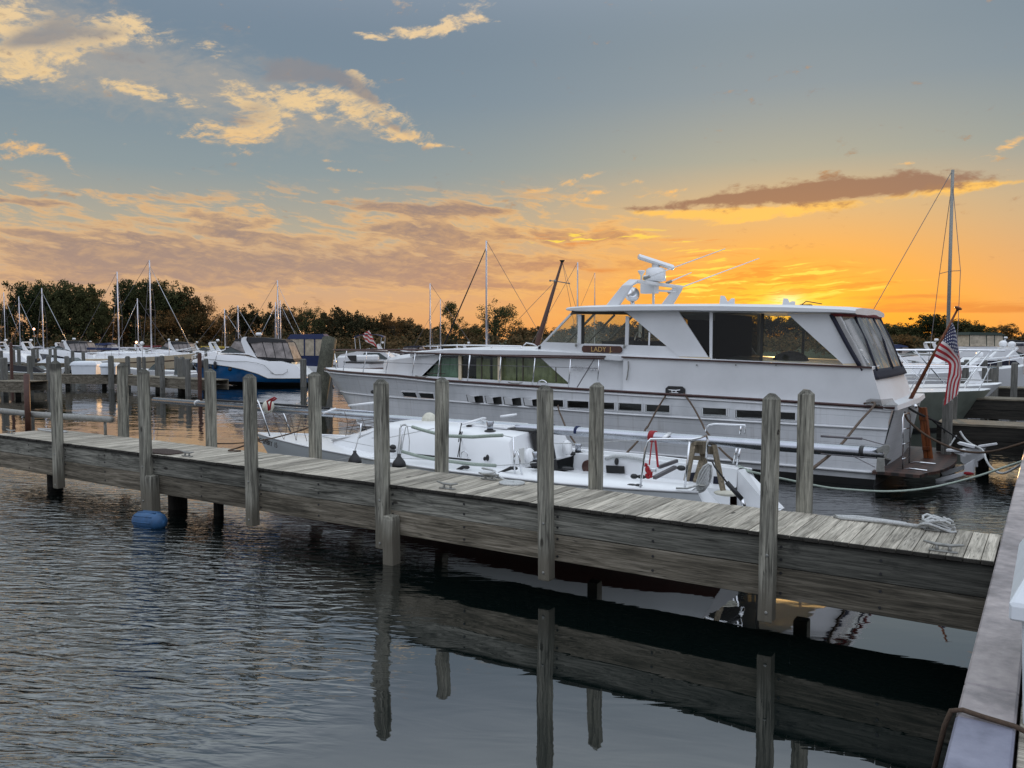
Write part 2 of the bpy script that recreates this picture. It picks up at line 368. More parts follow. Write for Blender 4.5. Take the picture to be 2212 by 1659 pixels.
m2 = m.copy(); m2.name = 'coping_blue'; MATS['coping_blue'] = m2
for n_ in m2.node_tree.nodes:
    if n_.type == 'VALTORGB':
        for e_, c_ in zip(n_.color_ramp.elements, ((0.09, 0.092, 0.125, 1), (0.14, 0.145, 0.195, 1), (0.19, 0.195, 0.255, 1), (0.24, 0.245, 0.31, 1))): e_.color = c_
# clear vinyl and glass as thin sheets
def sheet_glass(name, tint, gloss=0.04, rough=0.02, dirt=0.0, dirtc=(0.5, 0.5, 0.5, 1)):
    m = bpy.data.materials.new(name); m.use_nodes = True; G.nt = m.node_tree; MATS[name] = m
    nt = m.node_tree; nt.nodes.clear()
    o = nt.nodes.new('ShaderNodeOutputMaterial'); tr = nt.nodes.new('ShaderNodeBsdfTransparent'); tr.inputs[0].default_value = tint
    gl = nt.nodes.new('ShaderNodeBsdfGlossy'); gl.inputs['Roughness'].default_value = rough
    df = nt.nodes.new('ShaderNodeBsdfDiffuse'); df.inputs[0].default_value = dirtc
    gm = nt.nodes.new('ShaderNodeNewGeometry'); dt = nt.nodes.new('ShaderNodeVectorMath'); dt.operation = 'DOT_PRODUCT'
    nt.links.new(gm.outputs['Incoming'], dt.inputs[0]); nt.links.new(gm.outputs['True Normal'], dt.inputs[1])
    fres = G.m('POWER', 1.0 - G.m('ABSOLUTE', G(dt.outputs['Value'])), 5.0) * 0.9 + 0.02      # the same from both faces of the thin sheet
    mx = nt.nodes.new('ShaderNodeMixShader'); mx2 = nt.nodes.new('ShaderNodeMixShader')
    co = obco(); n = noise(co, 3.0, 7, 0.6, 0.3)
    G.nt.links.new((n * (2 * dirt)).s, mx.inputs[0]) if dirt else None
    if not dirt: mx.inputs[0].default_value = 0.0
    nt.links.new(tr.outputs[0], mx.inputs[1]); nt.links.new(df.outputs[0], mx.inputs[2])
    nt.links.new((fres + gloss).s, mx2.inputs[0]); nt.links.new(mx.outputs[0], mx2.inputs[1]); nt.links.new(gl.outputs[0], mx2.inputs[2])
    nt.links.new(mx2.outputs[0], o.inputs[0])
    if rough > 0.05:
        n_ = nt.nodes.new('ShaderNodeBump'); n_.inputs['Strength'].default_value = 0.5
        nt.links.new(noise(co, 5.0, 3).s, n_.inputs['Height']); nt.links.new(n_.outputs[0], gl.inputs['Normal'])
    return m
sheet_glass('glass', (0.86, 0.88, 0.80, 1), 0.012, 0.01, 0.015)
sheet_glass('glass_dark', (0.2, 0.21, 0.19, 1), 0.006, 0.02)
sheet_glass('glass_green', (0.66, 0.76, 0.64, 1), 0.03, 0.02, 0.05, (0.1, 0.14, 0.1, 1))
sheet_glass('vinyl', (0.62, 0.61, 0.6, 1), 0.14, 0.16, 0.14, (0.6, 0.58, 0.55, 1))
sheet_glass('vinyl_curtain', (0.30, 0.28, 0.27, 1), 0.16, 0.12, 0.22, (0.62, 0.6, 0.56, 1))

# ------------------------------------------------------------------ mesh helpers
ORG = {}
def origin_of(o):
    return ORG.get(o.name, Vector((0, 0, 0))) if o else Vector((0, 0, 0))
class MB:
    def __init__(s): s.v = []; s.f = []
    def add(s, vs, fs):
        k = len(s.v); s.v += [Vector(p) for p in vs]; s.f += [tuple(i + k for i in f) for f in fs]; return s
    def box(s, x0, x1, y0, y1, z0, z1):
        return s.add([(x, y, z) for x in (x0, x1) for y in (y0, y1) for z in (z0, z1)],
                     [(0, 1, 3, 2), (4, 6, 7, 5), (0, 4, 5, 1), (2, 3, 7, 6), (0, 2, 6, 4), (1, 5, 7, 3)])
    def bar(s, p, q, w, h, up=(0, 0, 1)):
        p = Vector(p); q = Vector(q); d = (q - p).normalized(); upv = Vector(up)
        if abs(d.dot(upv)) > 0.98: upv = Vector((1, 0, 0))
        a = d.cross(upv).normalized() * w / 2; b = a.cross(d).normalized() * h / 2
        return s.add([p - a - b, p + a - b, p + a + b, p - a + b, q - a - b, q + a - b, q + a + b, q - a + b],
                     [(3, 2, 1, 0), (4, 5, 6, 7), (0, 1, 5, 4), (1, 2, 6, 5), (2, 3, 7, 6), (3, 0, 4, 7)])
    def tube(s, pts, r, n=8, cap=True, sy=1.0):
        pts = [Vector(p) for p in pts]; k = len(pts); rs = r if isinstance(r, (list, tuple)) else [r] * k
        rings = []
        ref = None
        for i, p in enumerate(pts):
            d = (pts[min(i + 1, k - 1)] - pts[max(i - 1, 0)]).normalized()
            if ref is None: ref = Vector((0, 0, 1)) if abs(d.z) < 0.95 else Vector((1, 0, 0))
            a = d.cross(ref)
            if a.length < 1e-4: a = d.orthogonal()
            a.normalize(); b = a.cross(d).normalized(); ref = b
            rings.append([p + (a * math.cos(2 * math.pi * j / n) + b * sy * math.sin(2 * math.pi * j / n)) * rs[i] for j in range(n)])
        return s.loft(rings, cap)
    def loft(s, rings, cap=True, closed=True):
        n = len(rings[0]); k = len(rings); vs = [p for r in rings for p in r]; fs = []
        for i in range(k - 1):
            for j in range(n if closed else n - 1):
                a = i * n + j; b = i * n + (j + 1) % n
                fs.append((a, b, b + n, a + n))
        if cap and closed: fs += [tuple(range(n))[::-1], tuple((k - 1) * n + j for j in range(n))]
        return s.add(vs, fs)
    def prism(s, pts, vecv):
        pts = [Vector(p) for p in pts]; w = Vector(vecv); n = len(pts)
        return s.add(pts + [p + w for p in pts], [tuple(range(n))[::-1], tuple(range(n, 2 * n))] + [(j, (j + 1) % n, (j + 1) % n + n, j + n) for j in range(n)])
    def sheet(s, pts):
        return s.add(pts, [tuple(range(len(pts)))])
    def grid(s, rows, close=False):
        return s.loft(rows, False, close)
    def ell(s, c, r, n=12, m=8):
        c = Vector(c); r = (r, r, r) if isinstance(r, (int, float)) else r
        rings = [[c + Vector((r[0] * math.sin(t) * math.cos(2 * math.pi * j / n), r[1] * math.sin(t) * math.sin(2 * math.pi * j / n), r[2] * math.cos(t))) for j in range(n)]
                 for t in [0.02 + (math.pi - 0.04) * i / m for i in range(m + 1)]]
        return s.loft(rings[::-1])
    def lathe(s, c, prof, n=16, axis=(0, 0, 1)):
        c = Vector(c); q = Vector((0, 0, 1)).rotation_difference(Vector(axis).normalized())
        return s.loft([[c + q @ Vector((r * math.cos(2 * math.pi * j / n), r * math.sin(2 * math.pi * j / n), z)) for j in range(n)] for r, z in prof])
    def build(s, name, mt, parent=None, smooth=False, bevel=0.0, solid=0.0, autosm=False):
        o0 = origin_of(parent)
        me = bpy.data.meshes.new(name); me.from_pydata([tuple(p - o0) for p in s.v], [], s.f); me.update()
        import bmesh
        bm = bmesh.new(); bm.from_mesh(me); bmesh.ops.recalc_face_normals(bm, faces=bm.faces); bm.to_mesh(me); bm.free()
        me.materials.append(MATS[mt] if isinstance(mt, str) else mt)
        if smooth or autosm:
            me.polygons.foreach_set('use_smooth', [True] * len(me.polygons))
            if autosm: me.set_sharp_from_angle(angle=R(35))
        o = bpy.data.objects.new(name, me); COL.objects.link(o)
        if parent: o.parent = parent
        ORG[o.name] = o0
        if bevel:
            mod = o.modifiers.new('bevel', 'BEVEL'); mod.width = bevel; mod.segments = 1 if bevel < 0.02 else 2; mod.limit_method = 'ANGLE'
        if solid:
            mod = o.modifiers.new('solid', 'SOLIDIFY'); mod.thickness = solid; mod.offset = 0
        return o
def thing(name, label, cat, loc=(0, 0, 0), group=None):
    o = bpy.data.objects.new(name, None); COL.objects.link(o); o.location = loc; o.empty_display_size = 0.2
    o['label'] = label; o['category'] = cat
    if group: o['group'] = group
    ORG[o.name] = Vector(loc)
    return o
def tag(o, label, cat, group=None):
    o['label'] = label; o['category'] = cat
    if group: o['group'] = group
    return o
def kind(o, k='structure'): o['kind'] = k; return o
def recenter(o, c):
    c = Vector(c); o.data.transform(Matrix.Translation(-c)); o.location = c; return o
def copy_tree(o, parent=None):
    c = o.copy(); COL.objects.link(c); c.parent = parent
    for ch in list(o.children): copy_tree(ch, c)
    return c
def text(s, name, mt, parent, mw, size, depth=0.004, align='CENTER', shear=0.0):
    cu = bpy.data.curves.new(name, 'FONT'); cu.body = s; cu.size = size; cu.extrude = depth; cu.align_x = align; cu.align_y = 'CENTER'; cu.shear = shear
    tmp = bpy.data.objects.new(name, cu); me = bpy.data.meshes.new_from_object(tmp); bpy.data.objects.remove(tmp)
    me.transform(mw); me.transform(Matrix.Translation(-origin_of(parent))); me.materials.clear(); me.materials.append(MATS[mt])
    me.name = name; o = bpy.data.objects.new(name, me); COL.objects.link(o); o.parent = parent; ORG[o.name] = origin_of(parent)
    return o
def wall_text(s, name, mt, parent, c, size, xdir=(1, 0, 0), up=(0, 0, 1), depth=0.004, shear=0.0):
    x = Vector(xdir).normalized(); y = Vector(up).normalized(); z = x.cross(y)
    m = Matrix(((x.x, y.x, z.x, c[0]), (x.y, y.y, z.y, c[1]), (x.z, y.z, z.z, c[2]), (0, 0, 0, 1)))
    return text(s, name, mt, parent, m, size, depth, 'CENTER', shear)
def sag(p, q, drop, n=14):
    p = Vector(p); q = Vector(q)
    return [p.lerp(q, i / n) - Vector((0, 0, drop * 4 * (i / n) * (1 - i / n))) for i in range(n + 1)]
def lerp_tab(tab, x):
    for (a, va), (b, vb) in zip(tab, tab[1:]):
        if a <= x <= b:
            t = (x - a) / (b - a)
            if isinstance(va, tuple): return tuple(m + (n - m) * t for m, n in zip(va, vb))
            return va + (vb - va) * t
    return tab[0][1] if x < tab[0][0] else tab[-1][1]

# ------------------------------------------------------------------ water and far shore
m, b = mat('water'); co = obco(); x, y, z = sepv(co)
put(b, 'Base Color', (0.004, 0.020, 0.017, 1)); b.inputs['Roughness'].default_value = 0.012; b.inputs['IOR'].default_value = 2.75
rx = x * 0.90 + y * 0.43; ry = y * 0.90 - x * 0.43
fine = noise(vec(rx * 2.1, ry * 7.6, 0.0), 1.0, 2, 0.42, 1.0)
fine2 = noise(vec(rx * 7.0, ry * 19.0, 6.0), 1.0, 2, 0.5, 0.8)
mid = noise(vec(rx * 0.9, ry * 2.6, 3.0), 1.0, 3, 0.5, 0.6)
swell = noise(vec(x * 0.35, y * 0.6, 9.0), 1.0, 2, 0.5)
patch = noise(vec(x * 0.45, y * 0.45, 5.0), 1.0, 4, 0.55)
edge = x * 0.80 + y * 0.30 + (patch - 0.5) * 2.4      # ripples die out towards the wall on the right
ripple = sstep(edge, -2.0, -5.2) * sstep(y, 10.5, 8.0)
farrip = sstep(y, 11.0, 20.0) * (patch * 0.9 + 0.2)
nearpatch = sstep(x, -6.5, -3.0) * sstep(y, 12.0, 13.5) * sstep(y, 24.0, 18.0) * 0.25
h = (fine * 0.048 + fine2 * 0.006) * (ripple * (patch * 1.2 + 0.4) + nearpatch) + mid * 0.030 * (ripple * 0.6 + 0.06) + swell * 0.010
h = h + (noise(vec(x * 0.5 * 1.2, y * 1.2, 2.0), 1.0, 4, 0.6, 0.5) * 0.024) * farrip
nt = m.node_tree; bn = nt.nodes.new('ShaderNodeBump'); bn.inputs['Strength'].default_value = 1.0; bn.inputs['Distance'].default_value = 1.0; nt.links.new(h.s, bn.inputs['Height'])
lw = nt.nodes.new('ShaderNodeLayerWeight'); lw.inputs['Blend'].default_value = 0.5; nt.links.new(bn.outputs[0], lw.inputs['Normal'])
gl = nt.nodes.new('ShaderNodeBsdfGlossy'); gl.inputs['Roughness'].default_value = 0.015; nt.links.new(bn.outputs[0], gl.inputs['Normal'])
df = nt.nodes.new('ShaderNodeBsdfDiffuse'); df.inputs[0].default_value = (0.003, 0.0065, 0.006, 1); mx = nt.nodes.new('ShaderNodeMixShader')
nt.links.new((G.m('MAXIMUM', (G(lw.outputs['Facing']) - 0.36) * 1.56, 0.0) * 0.97 + 0.02).s, mx.inputs[0]); nt.links.new(df.outputs[0], mx.inputs[1]); nt.links.new(gl.outputs[0], mx.inputs[2])
nt.links.new(mx.outputs[0], nt.nodes['Material Output'].inputs[0])
w = MB(); w.sheet([(-900, -60, 0), (900, -60, 0), (900, 900, 0), (-900, 900, 0)])
kind(w.build('water', 'water'))
simple('bed', (0.03, 0.035, 0.03), 0.9)
simple('shore_grass', (0.035, 0.045, 0.02), 0.9, var=0.4, scale=0.3)
# ------------------------------------------------------------------ quay (world X runs along the pier, Y away from the photographer)
q = MB(); q.box(-0.37, -0.10, -3, 4.868, 0.93, 1.07); kind(q.build('quay_coping', 'coping_blue', bevel=0.012))
q = MB(); q.box(-0.37, -0.10, 4.874, 5.36, 0.93, 1.07); q.box(-0.37, -0.10, 5.366, 30, 0.93, 1.07)
kind(q.build('quay_coping', 'coping', bevel=0.012))
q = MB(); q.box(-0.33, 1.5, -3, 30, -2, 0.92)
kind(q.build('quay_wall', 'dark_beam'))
q = MB(); yy = -3.0
while yy < 30:
    q.box(-0.085, 2.6, yy, yy + 0.135, 0.99, 1.03); yy += 0.143
kind(q.build('quay_boardwalk', 'deck_wood_x', bevel=0.004))

# ------------------------------------------------------------------ the finger pier
PY0, PY1, PZ = 8.50, 9.70, 1.06
pier = thing('pier', 'long weathered timber finger pier running across the foreground to the quay', 'pier', (-9, 9.1, 0))
XL, XR = -18.4, -0.385
d = MB(); xx = XL; rnd = random.Random(3)
while xx < XR - 0.02:
    wdt = min(0.134 + rnd.uniform(-0.002, 0.002), XR - xx); e0 = rnd.uniform(-0.012, 0.012); e1 = rnd.uniform(-0.012, 0.012); zz = rnd.uniform(-0.003, 0.003)
    d.box(xx, xx + wdt, PY0 - 0.02 + e0, PY1 + e1, PZ - 0.038 + zz, PZ + zz); xx += wdt + 0.007
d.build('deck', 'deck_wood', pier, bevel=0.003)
POSTX = [-2.37, -5.01, -7.60, -10.28, -13.01, -15.82]
edges = [XR] + [-2.45, -5.08, -7.67, -10.35, -13.08, -15.89] + [XL]
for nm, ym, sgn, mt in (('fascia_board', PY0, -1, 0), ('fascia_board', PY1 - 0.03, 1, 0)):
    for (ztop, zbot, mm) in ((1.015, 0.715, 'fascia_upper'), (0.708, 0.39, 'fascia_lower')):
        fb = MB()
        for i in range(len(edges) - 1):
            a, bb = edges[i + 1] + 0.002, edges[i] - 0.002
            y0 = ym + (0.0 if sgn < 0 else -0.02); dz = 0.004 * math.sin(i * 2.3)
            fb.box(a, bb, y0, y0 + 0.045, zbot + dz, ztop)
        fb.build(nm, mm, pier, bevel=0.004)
jb = MB()
for i, xx in enumerate([XL + 0.1] + [-17.2, -14.4, -11.6, -9.0, -6.3, -3.7, -1.4]):
    MB().box(xx, xx + 0.05, PY0 + 0.05, PY1 - 0.06, 0.62, 1.01).build('joist', 'dark_beam', pier)
en = MB(); en.box(XL - 0.045, XL - 0.002, PY0, PY1, 0.42, 1.03); en.build('end_board', 'fascia_upper', pier)
PR = random.Random(21)
def post(x, y, z0, z1, s=0.150, cap=0.046):
    """a sawn square post with slightly uneven faces and a chamfered, weathered top"""
    p = MB(); h = s / 2 * PR.uniform(0.97, 1.04); k = h - cap; n = 7; lx, ly = PR.uniform(-0.012, 0.012), PR.uniform(-0.010, 0.010)
    lv = [(h * 0.97, z0)] + [(h, z0 + 0.02 + (z1 - 0.075 - z0) * i / n) for i in range(n + 1)] + [(k, z1)]
    p.loft([[(x + lx * (z - 1) + sx_ * a + PR.uniform(-1, 1) * 0.0022, y + ly * (z - 1) + sy_ * a + PR.uniform(-1, 1) * 0.0022, z + (PR.uniform(-0.006, 0.006) if a == k else 0)) for sx_, sy_ in ((-1, -1), (1, -1), (1, 1), (-1, 1))] for a, z in lv])
    return p
rnd = random.Random(5)
NEARZ = [(2.50, 0.17), (2.50, 0.17), (2.50, 0.19), (2.51, 0.17), (2.53, 0.10), (2.63, 0.20)]
FARZ = [2.47, 2.47, 2.47, 2.49, 2.49, 2.55]
def nails(x, y, zs):
    nb = MB()
    for z in zs: nb.lathe((x, y, z), [(0.0, 0), (0.017, 0.0), (0.017, 0.006), (0.010, 0.012), (0.0, 0.012)], 8, (0, -1, 0))
    return nb
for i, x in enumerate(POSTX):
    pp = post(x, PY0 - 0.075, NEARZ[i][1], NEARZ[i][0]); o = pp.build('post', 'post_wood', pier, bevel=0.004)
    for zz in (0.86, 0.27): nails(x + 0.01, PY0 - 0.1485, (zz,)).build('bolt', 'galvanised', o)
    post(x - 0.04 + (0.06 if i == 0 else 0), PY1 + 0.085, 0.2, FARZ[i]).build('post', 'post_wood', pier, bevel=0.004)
# bolts and stains on the fascia
def bolt_at(x, z): MB().lathe((x, PY0 - 0.001, z), [(0, 0), (0.015, 0), (0.015, 0.008), (0, 0.008)], 8, (0, -1, 0)).build('bolt', 'black_rubber', pier)
for i in range(len(edges) - 1):
    mx = (edges[i] + edges[i + 1]) / 2 + 0.1
    if edges[i] - edges[i + 1] < 1.0: continue
    for z in (0.93, 0.80, 0.63, 0.47):
        bolt_at(mx, z)
    for z in (0.93, 0.80, 0.66, 0.45):
        bolt_at(edges[i + 1] + 0.19, z)
for x, z0, z1 in ((-7.44, -0.6, 0.66), (-12.83, -0.6, 0.72)):
    post(x, PY0 - 0.09, z0, z1, 0.17, 0.008).build('stub_pile', 'post_wood', pier, bevel=0.01)
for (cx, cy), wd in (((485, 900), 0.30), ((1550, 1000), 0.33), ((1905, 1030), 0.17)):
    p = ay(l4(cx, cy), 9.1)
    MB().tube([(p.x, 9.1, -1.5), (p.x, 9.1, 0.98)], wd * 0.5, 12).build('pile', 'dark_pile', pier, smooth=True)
# cleats
def cleat(x, y, along=(1, 0, 0), s=1.0, z=PZ):
    a = Vector(along); c = Vector((x, y, z)); mb = MB()
    mb.tube([c + a * (-0.17 * s) + Vector((0, 0, 0.085 * s)), c + a * (-0.06 * s) + Vector((0, 0, 0.066 * s)), c + a * (0.06 * s) + Vector((0, 0, 0.066 * s)), c + a * (0.17 * s) + Vector((0, 0, 0.085 * s))], [0.011 * s, 0.017 * s, 0.017 * s, 0.011 * s], 8)
    for t in (-0.055, 0.055): mb.tube([c + a * t * s, c + a * t * s + Vector((0, 0, 0.07 * s))], [0.02 * s, 0.013 * s], 8)
    mb.bar(c + a * (-0.12 * s) + Vector((0, 0, 0.008)), c + a * (0.12 * s) + Vector((0, 0, 0.008)), 0.05 * s, 0.014)
    return mb
for x, y in ((-0.80, 8.62), (-6.67, 8.66), (-12.2, 8.66), (-18.2, 8.72)):
    cleat(x, y).build('cleat', 'galvanised', pier, smooth=True)
for x, y in ((-6.62, 9.55), (-0.95, 9.52)):
    cleat(x, y).build('cleat', 'galvanised', pier, smooth=True)
# slip number plate on the post nearest the yacht's stern
np_ = MB(); np_.box(-2.298, -2.292, PY0 - 0.105, PY0 - 0.045, 2.02, 2.2); pl = np_.build('number_plate', 'sign_white', pier)
wall_text('69', 'number', 'black_rubber', pl, (-2.291, PY0 - 0.075, 2.11), 0.075, (0, 1, 0))
np_ = MB(); np_.box(-2.287, -2.281, PY1 + 0.05, PY1 + 0.11, 2.14, 2.3); np_.build('number_plate', 'sign_white', pier)

# things on the pier
mm = MB()
mm.prism([az(l4(1302, 520), 1.064), az(l4(1310, 488), 1.064), az(l4(1440, 484), 1.064), az(l4(1650, 513), 1.064), az(l4(1480, 535), 1.064)], (0, 0, 0.015))
tag(mm.build('mat', 'mat_brown'), 'dark brown mat lying flat on the pier boards beside a post', 'mat')
rp = [(-1.25, 9.60, 1.085), (-1.5, 9.66, 1.08), (-1.75, 9.69, 1.08), (-1.98, 9.60, 1.08), (-1.9, 9.55, 1.08), (-1.5, 9.58, 1.085), (-1.05, 9.52, 1.09)]
ro = MB(); ro.tube(rp, 0.02, 8)
for k in range(9):
    a = k * 0.7; cx, cy = -0.95 + 0.03 * math.sin(k * 2.1), 9.54 + 0.02 * math.cos(k * 1.7)
    ro.tube([(cx + (0.16 - 0.006 * k) * math.cos(t + a), cy + 0.055 * math.sin(t + a), 1.085 + 0.012 * k + 0.03 * math.sin(t * 2 + k)) for t in [j * 0.6 for j in range(10)]], 0.014, 6)
tag(ro.build('rope', 'rope_white', smooth=True), 'tangled pale mooring rope heaped round the cleat at the quay end of the pier', 'rope')
ro = MB(); c_ = Vector((-6.62, 9.55, 1.08))
ro.tube([c_ + Vector((0.10 * math.cos(t), 0.06 * math.sin(t), 0.02 + 0.012 * t)) for t in [j * 0.5 for j in range(22)]], 0.016, 7)
ro.tube([c_ + Vector((0.08, 0.05, 0.06)), c_ + Vector((0.25, 0.02, 0.0)), c_ + Vector((0.45, -0.06, 0.0)), c_ + Vector((0.62, -0.1, 0.0))], 0.015, 7)
tag(ro.build('rope', 'rope_white', smooth=True), 'pale rope wound round the cleat on the far edge of the pier', 'rope')
dsk = MB(); c_ = az(s2(1448, 1254), 1.06)
for rr in (0.05, 0.08, 0.11, 0.14, 0.17): dsk.tube([(c_.x + rr * math.cos(t), c_.y - 0.05 + rr * 0.9 * math.sin(t), 1.075) for t in [j * 0.35 for j in range(19)]], 0.017, 6)
tag(dsk.build('rope_coil', 'rope_white', smooth=True), 'flat round coil of white rope lying on the pier beside the cleat', 'rope coil')
ro = MB(); a_ = az(l4(1990, 495), 1.09); b_ = az(l4(2080, 470), 1.09)
ro.tube([a_, b_, az(l4(2130, 452), 1.16)], 0.015, 7)
ro.tube([a_, az(l4(2050, 500), 1.085), az(l4(2100, 498), 1.085)], 0.015, 7)
tag(ro.build('rope', 'rope_brown', smooth=True), 'short dark rope tied at the foot of a far-side pier post', 'rope')
ro = MB(); ro.tube(sag((-10.27, 9.79, 1.62), (-13.4, 9.95, 1.07), 0.12), 0.013, 6)
tag(ro.build('mooring_line', 'rope_brown', smooth=True), 'thin dark line hanging from the sailboat bow along the left of the pier', 'mooring line')
# blue fender floating beside the stub pile
fx = MB(); c_ = Vector((-12.22, 7.95, 0.09)); axd = Vector((0.98, 0.12, 0.02)).normalized()
prof = [(0.0, -0.33), (0.05, -0.325), (0.11, -0.29), (0.145, -0.22), (0.155, -0.1), (0.158, 0.0), (0.155, 0.1), (0.145, 0.22), (0.11, 0.29), (0.05, 0.325), (0.0, 0.33)]
fx.lathe(c_, prof, 20, axd)
for k in range(10): fx.tube([c_ + axd * t + Vector((0, math.cos(k * 0.628) * 0.155, math.sin(k * 0.628) * 0.155)) for t in (-0.2, 0, 0.2)], 0.010, 5)
MB().tube([c_ + axd * 0.33, (-11.92, 8.1, 0.2), (-12.2, 8.35, 0.42), (-12.75, 8.40, 0.6)], 0.011, 6)
ff = fx.build('fender', 'fender_blue', smooth=True)
tag(ff, 'faded blue cylindrical fender floating beside the pier pile', 'fender')
# left rail at the end of the pier
rl = thing('handrail', 'grey pipe rail on a short brown post at the far end of the pier', 'handrail', (-18.5, 9.2, 1.06))
pr = ay(c1(230, 1050), 9.25)
MB().tube([(pr.x, 9.25, 1.0), (pr.x, 9.25, 2.28)], 0.06, 12).build('rail_post', 'brown_paint', rl, smooth=True)
MB().tube([(-23.5, 9.4, 1.42), (pr.x, 9.37, 1.40), (-16.0, 9.62, 1.40)], 0.065, 10).build('rail', 'galvanised', rl, smooth=True)
MB().tube([(-16.3, 9.66, 1.03), (-16.3, 9.66, 1.36)], 0.03, 8).build('rail_bracket', 'galvanised', rl, smooth=True)
ro = MB(); ro.tube([(-17.9 + 0.55 * math.cos(t), 9.42 + 0.09 * math.sin(t), 1.085) for t in [j * 0.35 for j in range(20)]], 0.018, 6)
tag(ro.build('rope', 'rope_white', smooth=True), 'loop of white rope on the boards under the pipe rail', 'rope')

# white dock box on the boardwalk
bx = thing('dock_box', 'large white plastic dock box standing on the boardwalk at the right edge', 'dock box', (0.35, 5.2, 1.03))
def dock_box(root, x0, x1, y0, y1, z0, h, mt='box_plastic'):
    b = MB(); cx, cy = (x0 + x1) / 2, (y0 + y1) / 2; hx, hy = (x1 - x0) / 2, (y1 - y0) / 2
    def ring(k, z): return [(cx - hx * k, cy - hy * k, z), (cx + hx * k, cy - hy * k, z), (cx + hx * k, cy + hy * k, z), (cx - hx * k, cy + hy * k, z)]
    b.loft([ring(0.95, z0), ring(1.0, z0 + h * 0.66), ring(0.98, z0 + h * 0.661)]); b.build('body', mt, root, bevel=0.015)
    l = MB(); k_ = 1 + 0.055 / hx; l.loft([ring(k_, z0 + h * 0.66), ring(k_, z0 + h * 0.76), ring(0.96, z0 + h * 0.92), ring(0.8, z0 + h), ring(0.4, z0 + h * 1.02)]); return l.build('lid', mt, root, bevel=0.012)
dock_box(bx, -0.092, 0.75, 4.98, 6.3, 1.03, 0.88)
bx.scale = (1, 1, 1)
rq = MB(); pts = [(-0.47, 4.9, 0.72), (-0.425, 4.9, 0.98), (-0.395, 4.895, 1.075), (-0.34, 4.89, 1.095), (-0.25, 4.87, 1.09), (-0.1, 4.84, 1.088), (0.05, 4.80, 1.05), (0.4, 4.85, 1.045)]
rq.tube(pts, 0.0135, 8)
tag(rq.build('rope', 'rope_brown', smooth=True), 'grey brown rope laid over the quay coping in front of the white dock box', 'rope')

# ------------------------------------------------------------------ the large motor yacht
YC = 20.4
yacht = thing('motor_yacht', 'long white wooden motor yacht with dark red rails and a name board', 'motor yacht', (-11, YC, 0))
def nearly(xz, y): return [Vector((x, y, z)) for x, z in xz]
def XZ(pts, y): return [(p.x, p.z) for p in (ay(k, y) for k in pts)]
HB = [(-21.0, 0.03), (-20.88, 0.08), (-20.2, 0.62), (-19.3, 1.05), (-18.2, 1.45), (-17.0, 1.78), (-15.8, 2.02), (-14.2, 2.2), (-12, 2.3), (-8, 2.3), (-5, 2.25), (-2.6, 2.15)]
SH = [(-21.0, 2.0), (-16.07, 1.97), (-14.0, 1.88), (-9, 1.78), (-5.3, 1.71), (-2.6, 1.64)]
ST = [(-20.3, 1.27), (-14.4, 1.31), (-9, 1.23), (-2.6, 1.2)]
# (fraction along, per level: height, beam factor, stem x)
LEV = [('keel', None), ('wl', None), ('ledge', None), ('strake', None), ('sheer', None)]
def stem_x(z):
    return lerp_tab([(-0.6, -18.6), (-0.1, -19.3), (0.12, -19.38), (0.82, -19.85), (1.2, -20.14), (1.5, -20.4), (2.1, -20.95)], z)
def trans_x(z): return lerp_tab([(-0.5, -3.1), (0.2, -2.97), (1.2, -2.76), (1.7, -2.64)], z)
BF = {-0.55: [(-19, 0.0), (-17, 0.25), (-13, 0.6), (-3, 0.75)], 0.0: [(-19.4, 0.0), (-18.4, 0.32), (-16.5, 0.62), (-14, 0.8), (-10, 0.9), (-3, 0.93)],
      0.3: [(-19.5, 0.0), (-18.5, 0.42), (-16.5, 0.7), (-14, 0.86), (-10, 0.94), (-3, 0.965)]}
def hull_pt(t, lev, side):
    """t in 0..1 from stem to transom; lev: a height or 'strake'/'sheer'"""
    tt = t ** 1.15
    if lev == 'sheer':
        x = -20.95 + tt * (20.95 - 2.64); z = lerp_tab(SH, x); y = lerp_tab(HB, x)
    elif lev == 'strake':
        x = -20.2 + tt * (20.2 - 2.76); z = lerp_tab(ST, x); xs = x - 0.0; y = lerp_tab(HB, x) * lerp_tab([(-20.3, 0.25), (-19.3, 0.72), (-17.5, 0.87), (-14, 0.95), (-9, 1.0), (-2, 1.01)], x)
        if t == 0: y = 0.03
    else:
        x0 = stem_x(lev); x1 = trans_x(lev); x = x0 + tt * (x1 - x0); z = lev; y = 2.25 * lerp_tab(BF[lev], x) + 0.02
        if t == 0: y = 0.02
    return Vector((x, YC - side * y, z))
NS = 44
def hull_side(levels, side):
    return [[hull_pt(i / NS, l, side) for i in range(NS + 1)] for l in levels]
def mid_levels(a, b, side, n):
    A = hull_side([a], side)[0]; Bq = hull_side([b], side)[0]; res = []
    for k in range(n + 1):
        t = k / n; res.append([p.lerp(q_, t) for p, q_ in zip(A, Bq)])
    return res
hull = MB()
for side in (1, -1):
    rows = mid_levels(0.0, 0.3, side, 1) + mid_levels(0.3, 'strake', side, 6)[1:] + mid_levels('strake', 'sheer', side, 4)[1:]
    # soft tumblehome curve of the topsides
    hull.grid(rows)
# transom
for side in (1,):
    col = [r[-1] for r in mid_levels(0.0, 0.3, 1, 1) + mid_levels(0.3, 'strake', 1, 6)[1:] + mid_levels('strake', 'sheer', 1, 4)[1:]]
    col2 = [r[-1] for r in mid_levels(0.0, 0.3, -1, 1) + mid_levels(0.3, 'strake', -1, 6)[1:] + mid_levels('strake', 'sheer', -1, 4)[1:]]
    hull.grid([[a.lerp(b_, k / 6) + Vector((0.10 * math.sin(math.pi * k / 6), 0, 0)) for a, b_ in zip(col, col2)] for k in range(7)])
m, b = mat('planked_hull'); co = obco(); x, y, z = sepv(co)
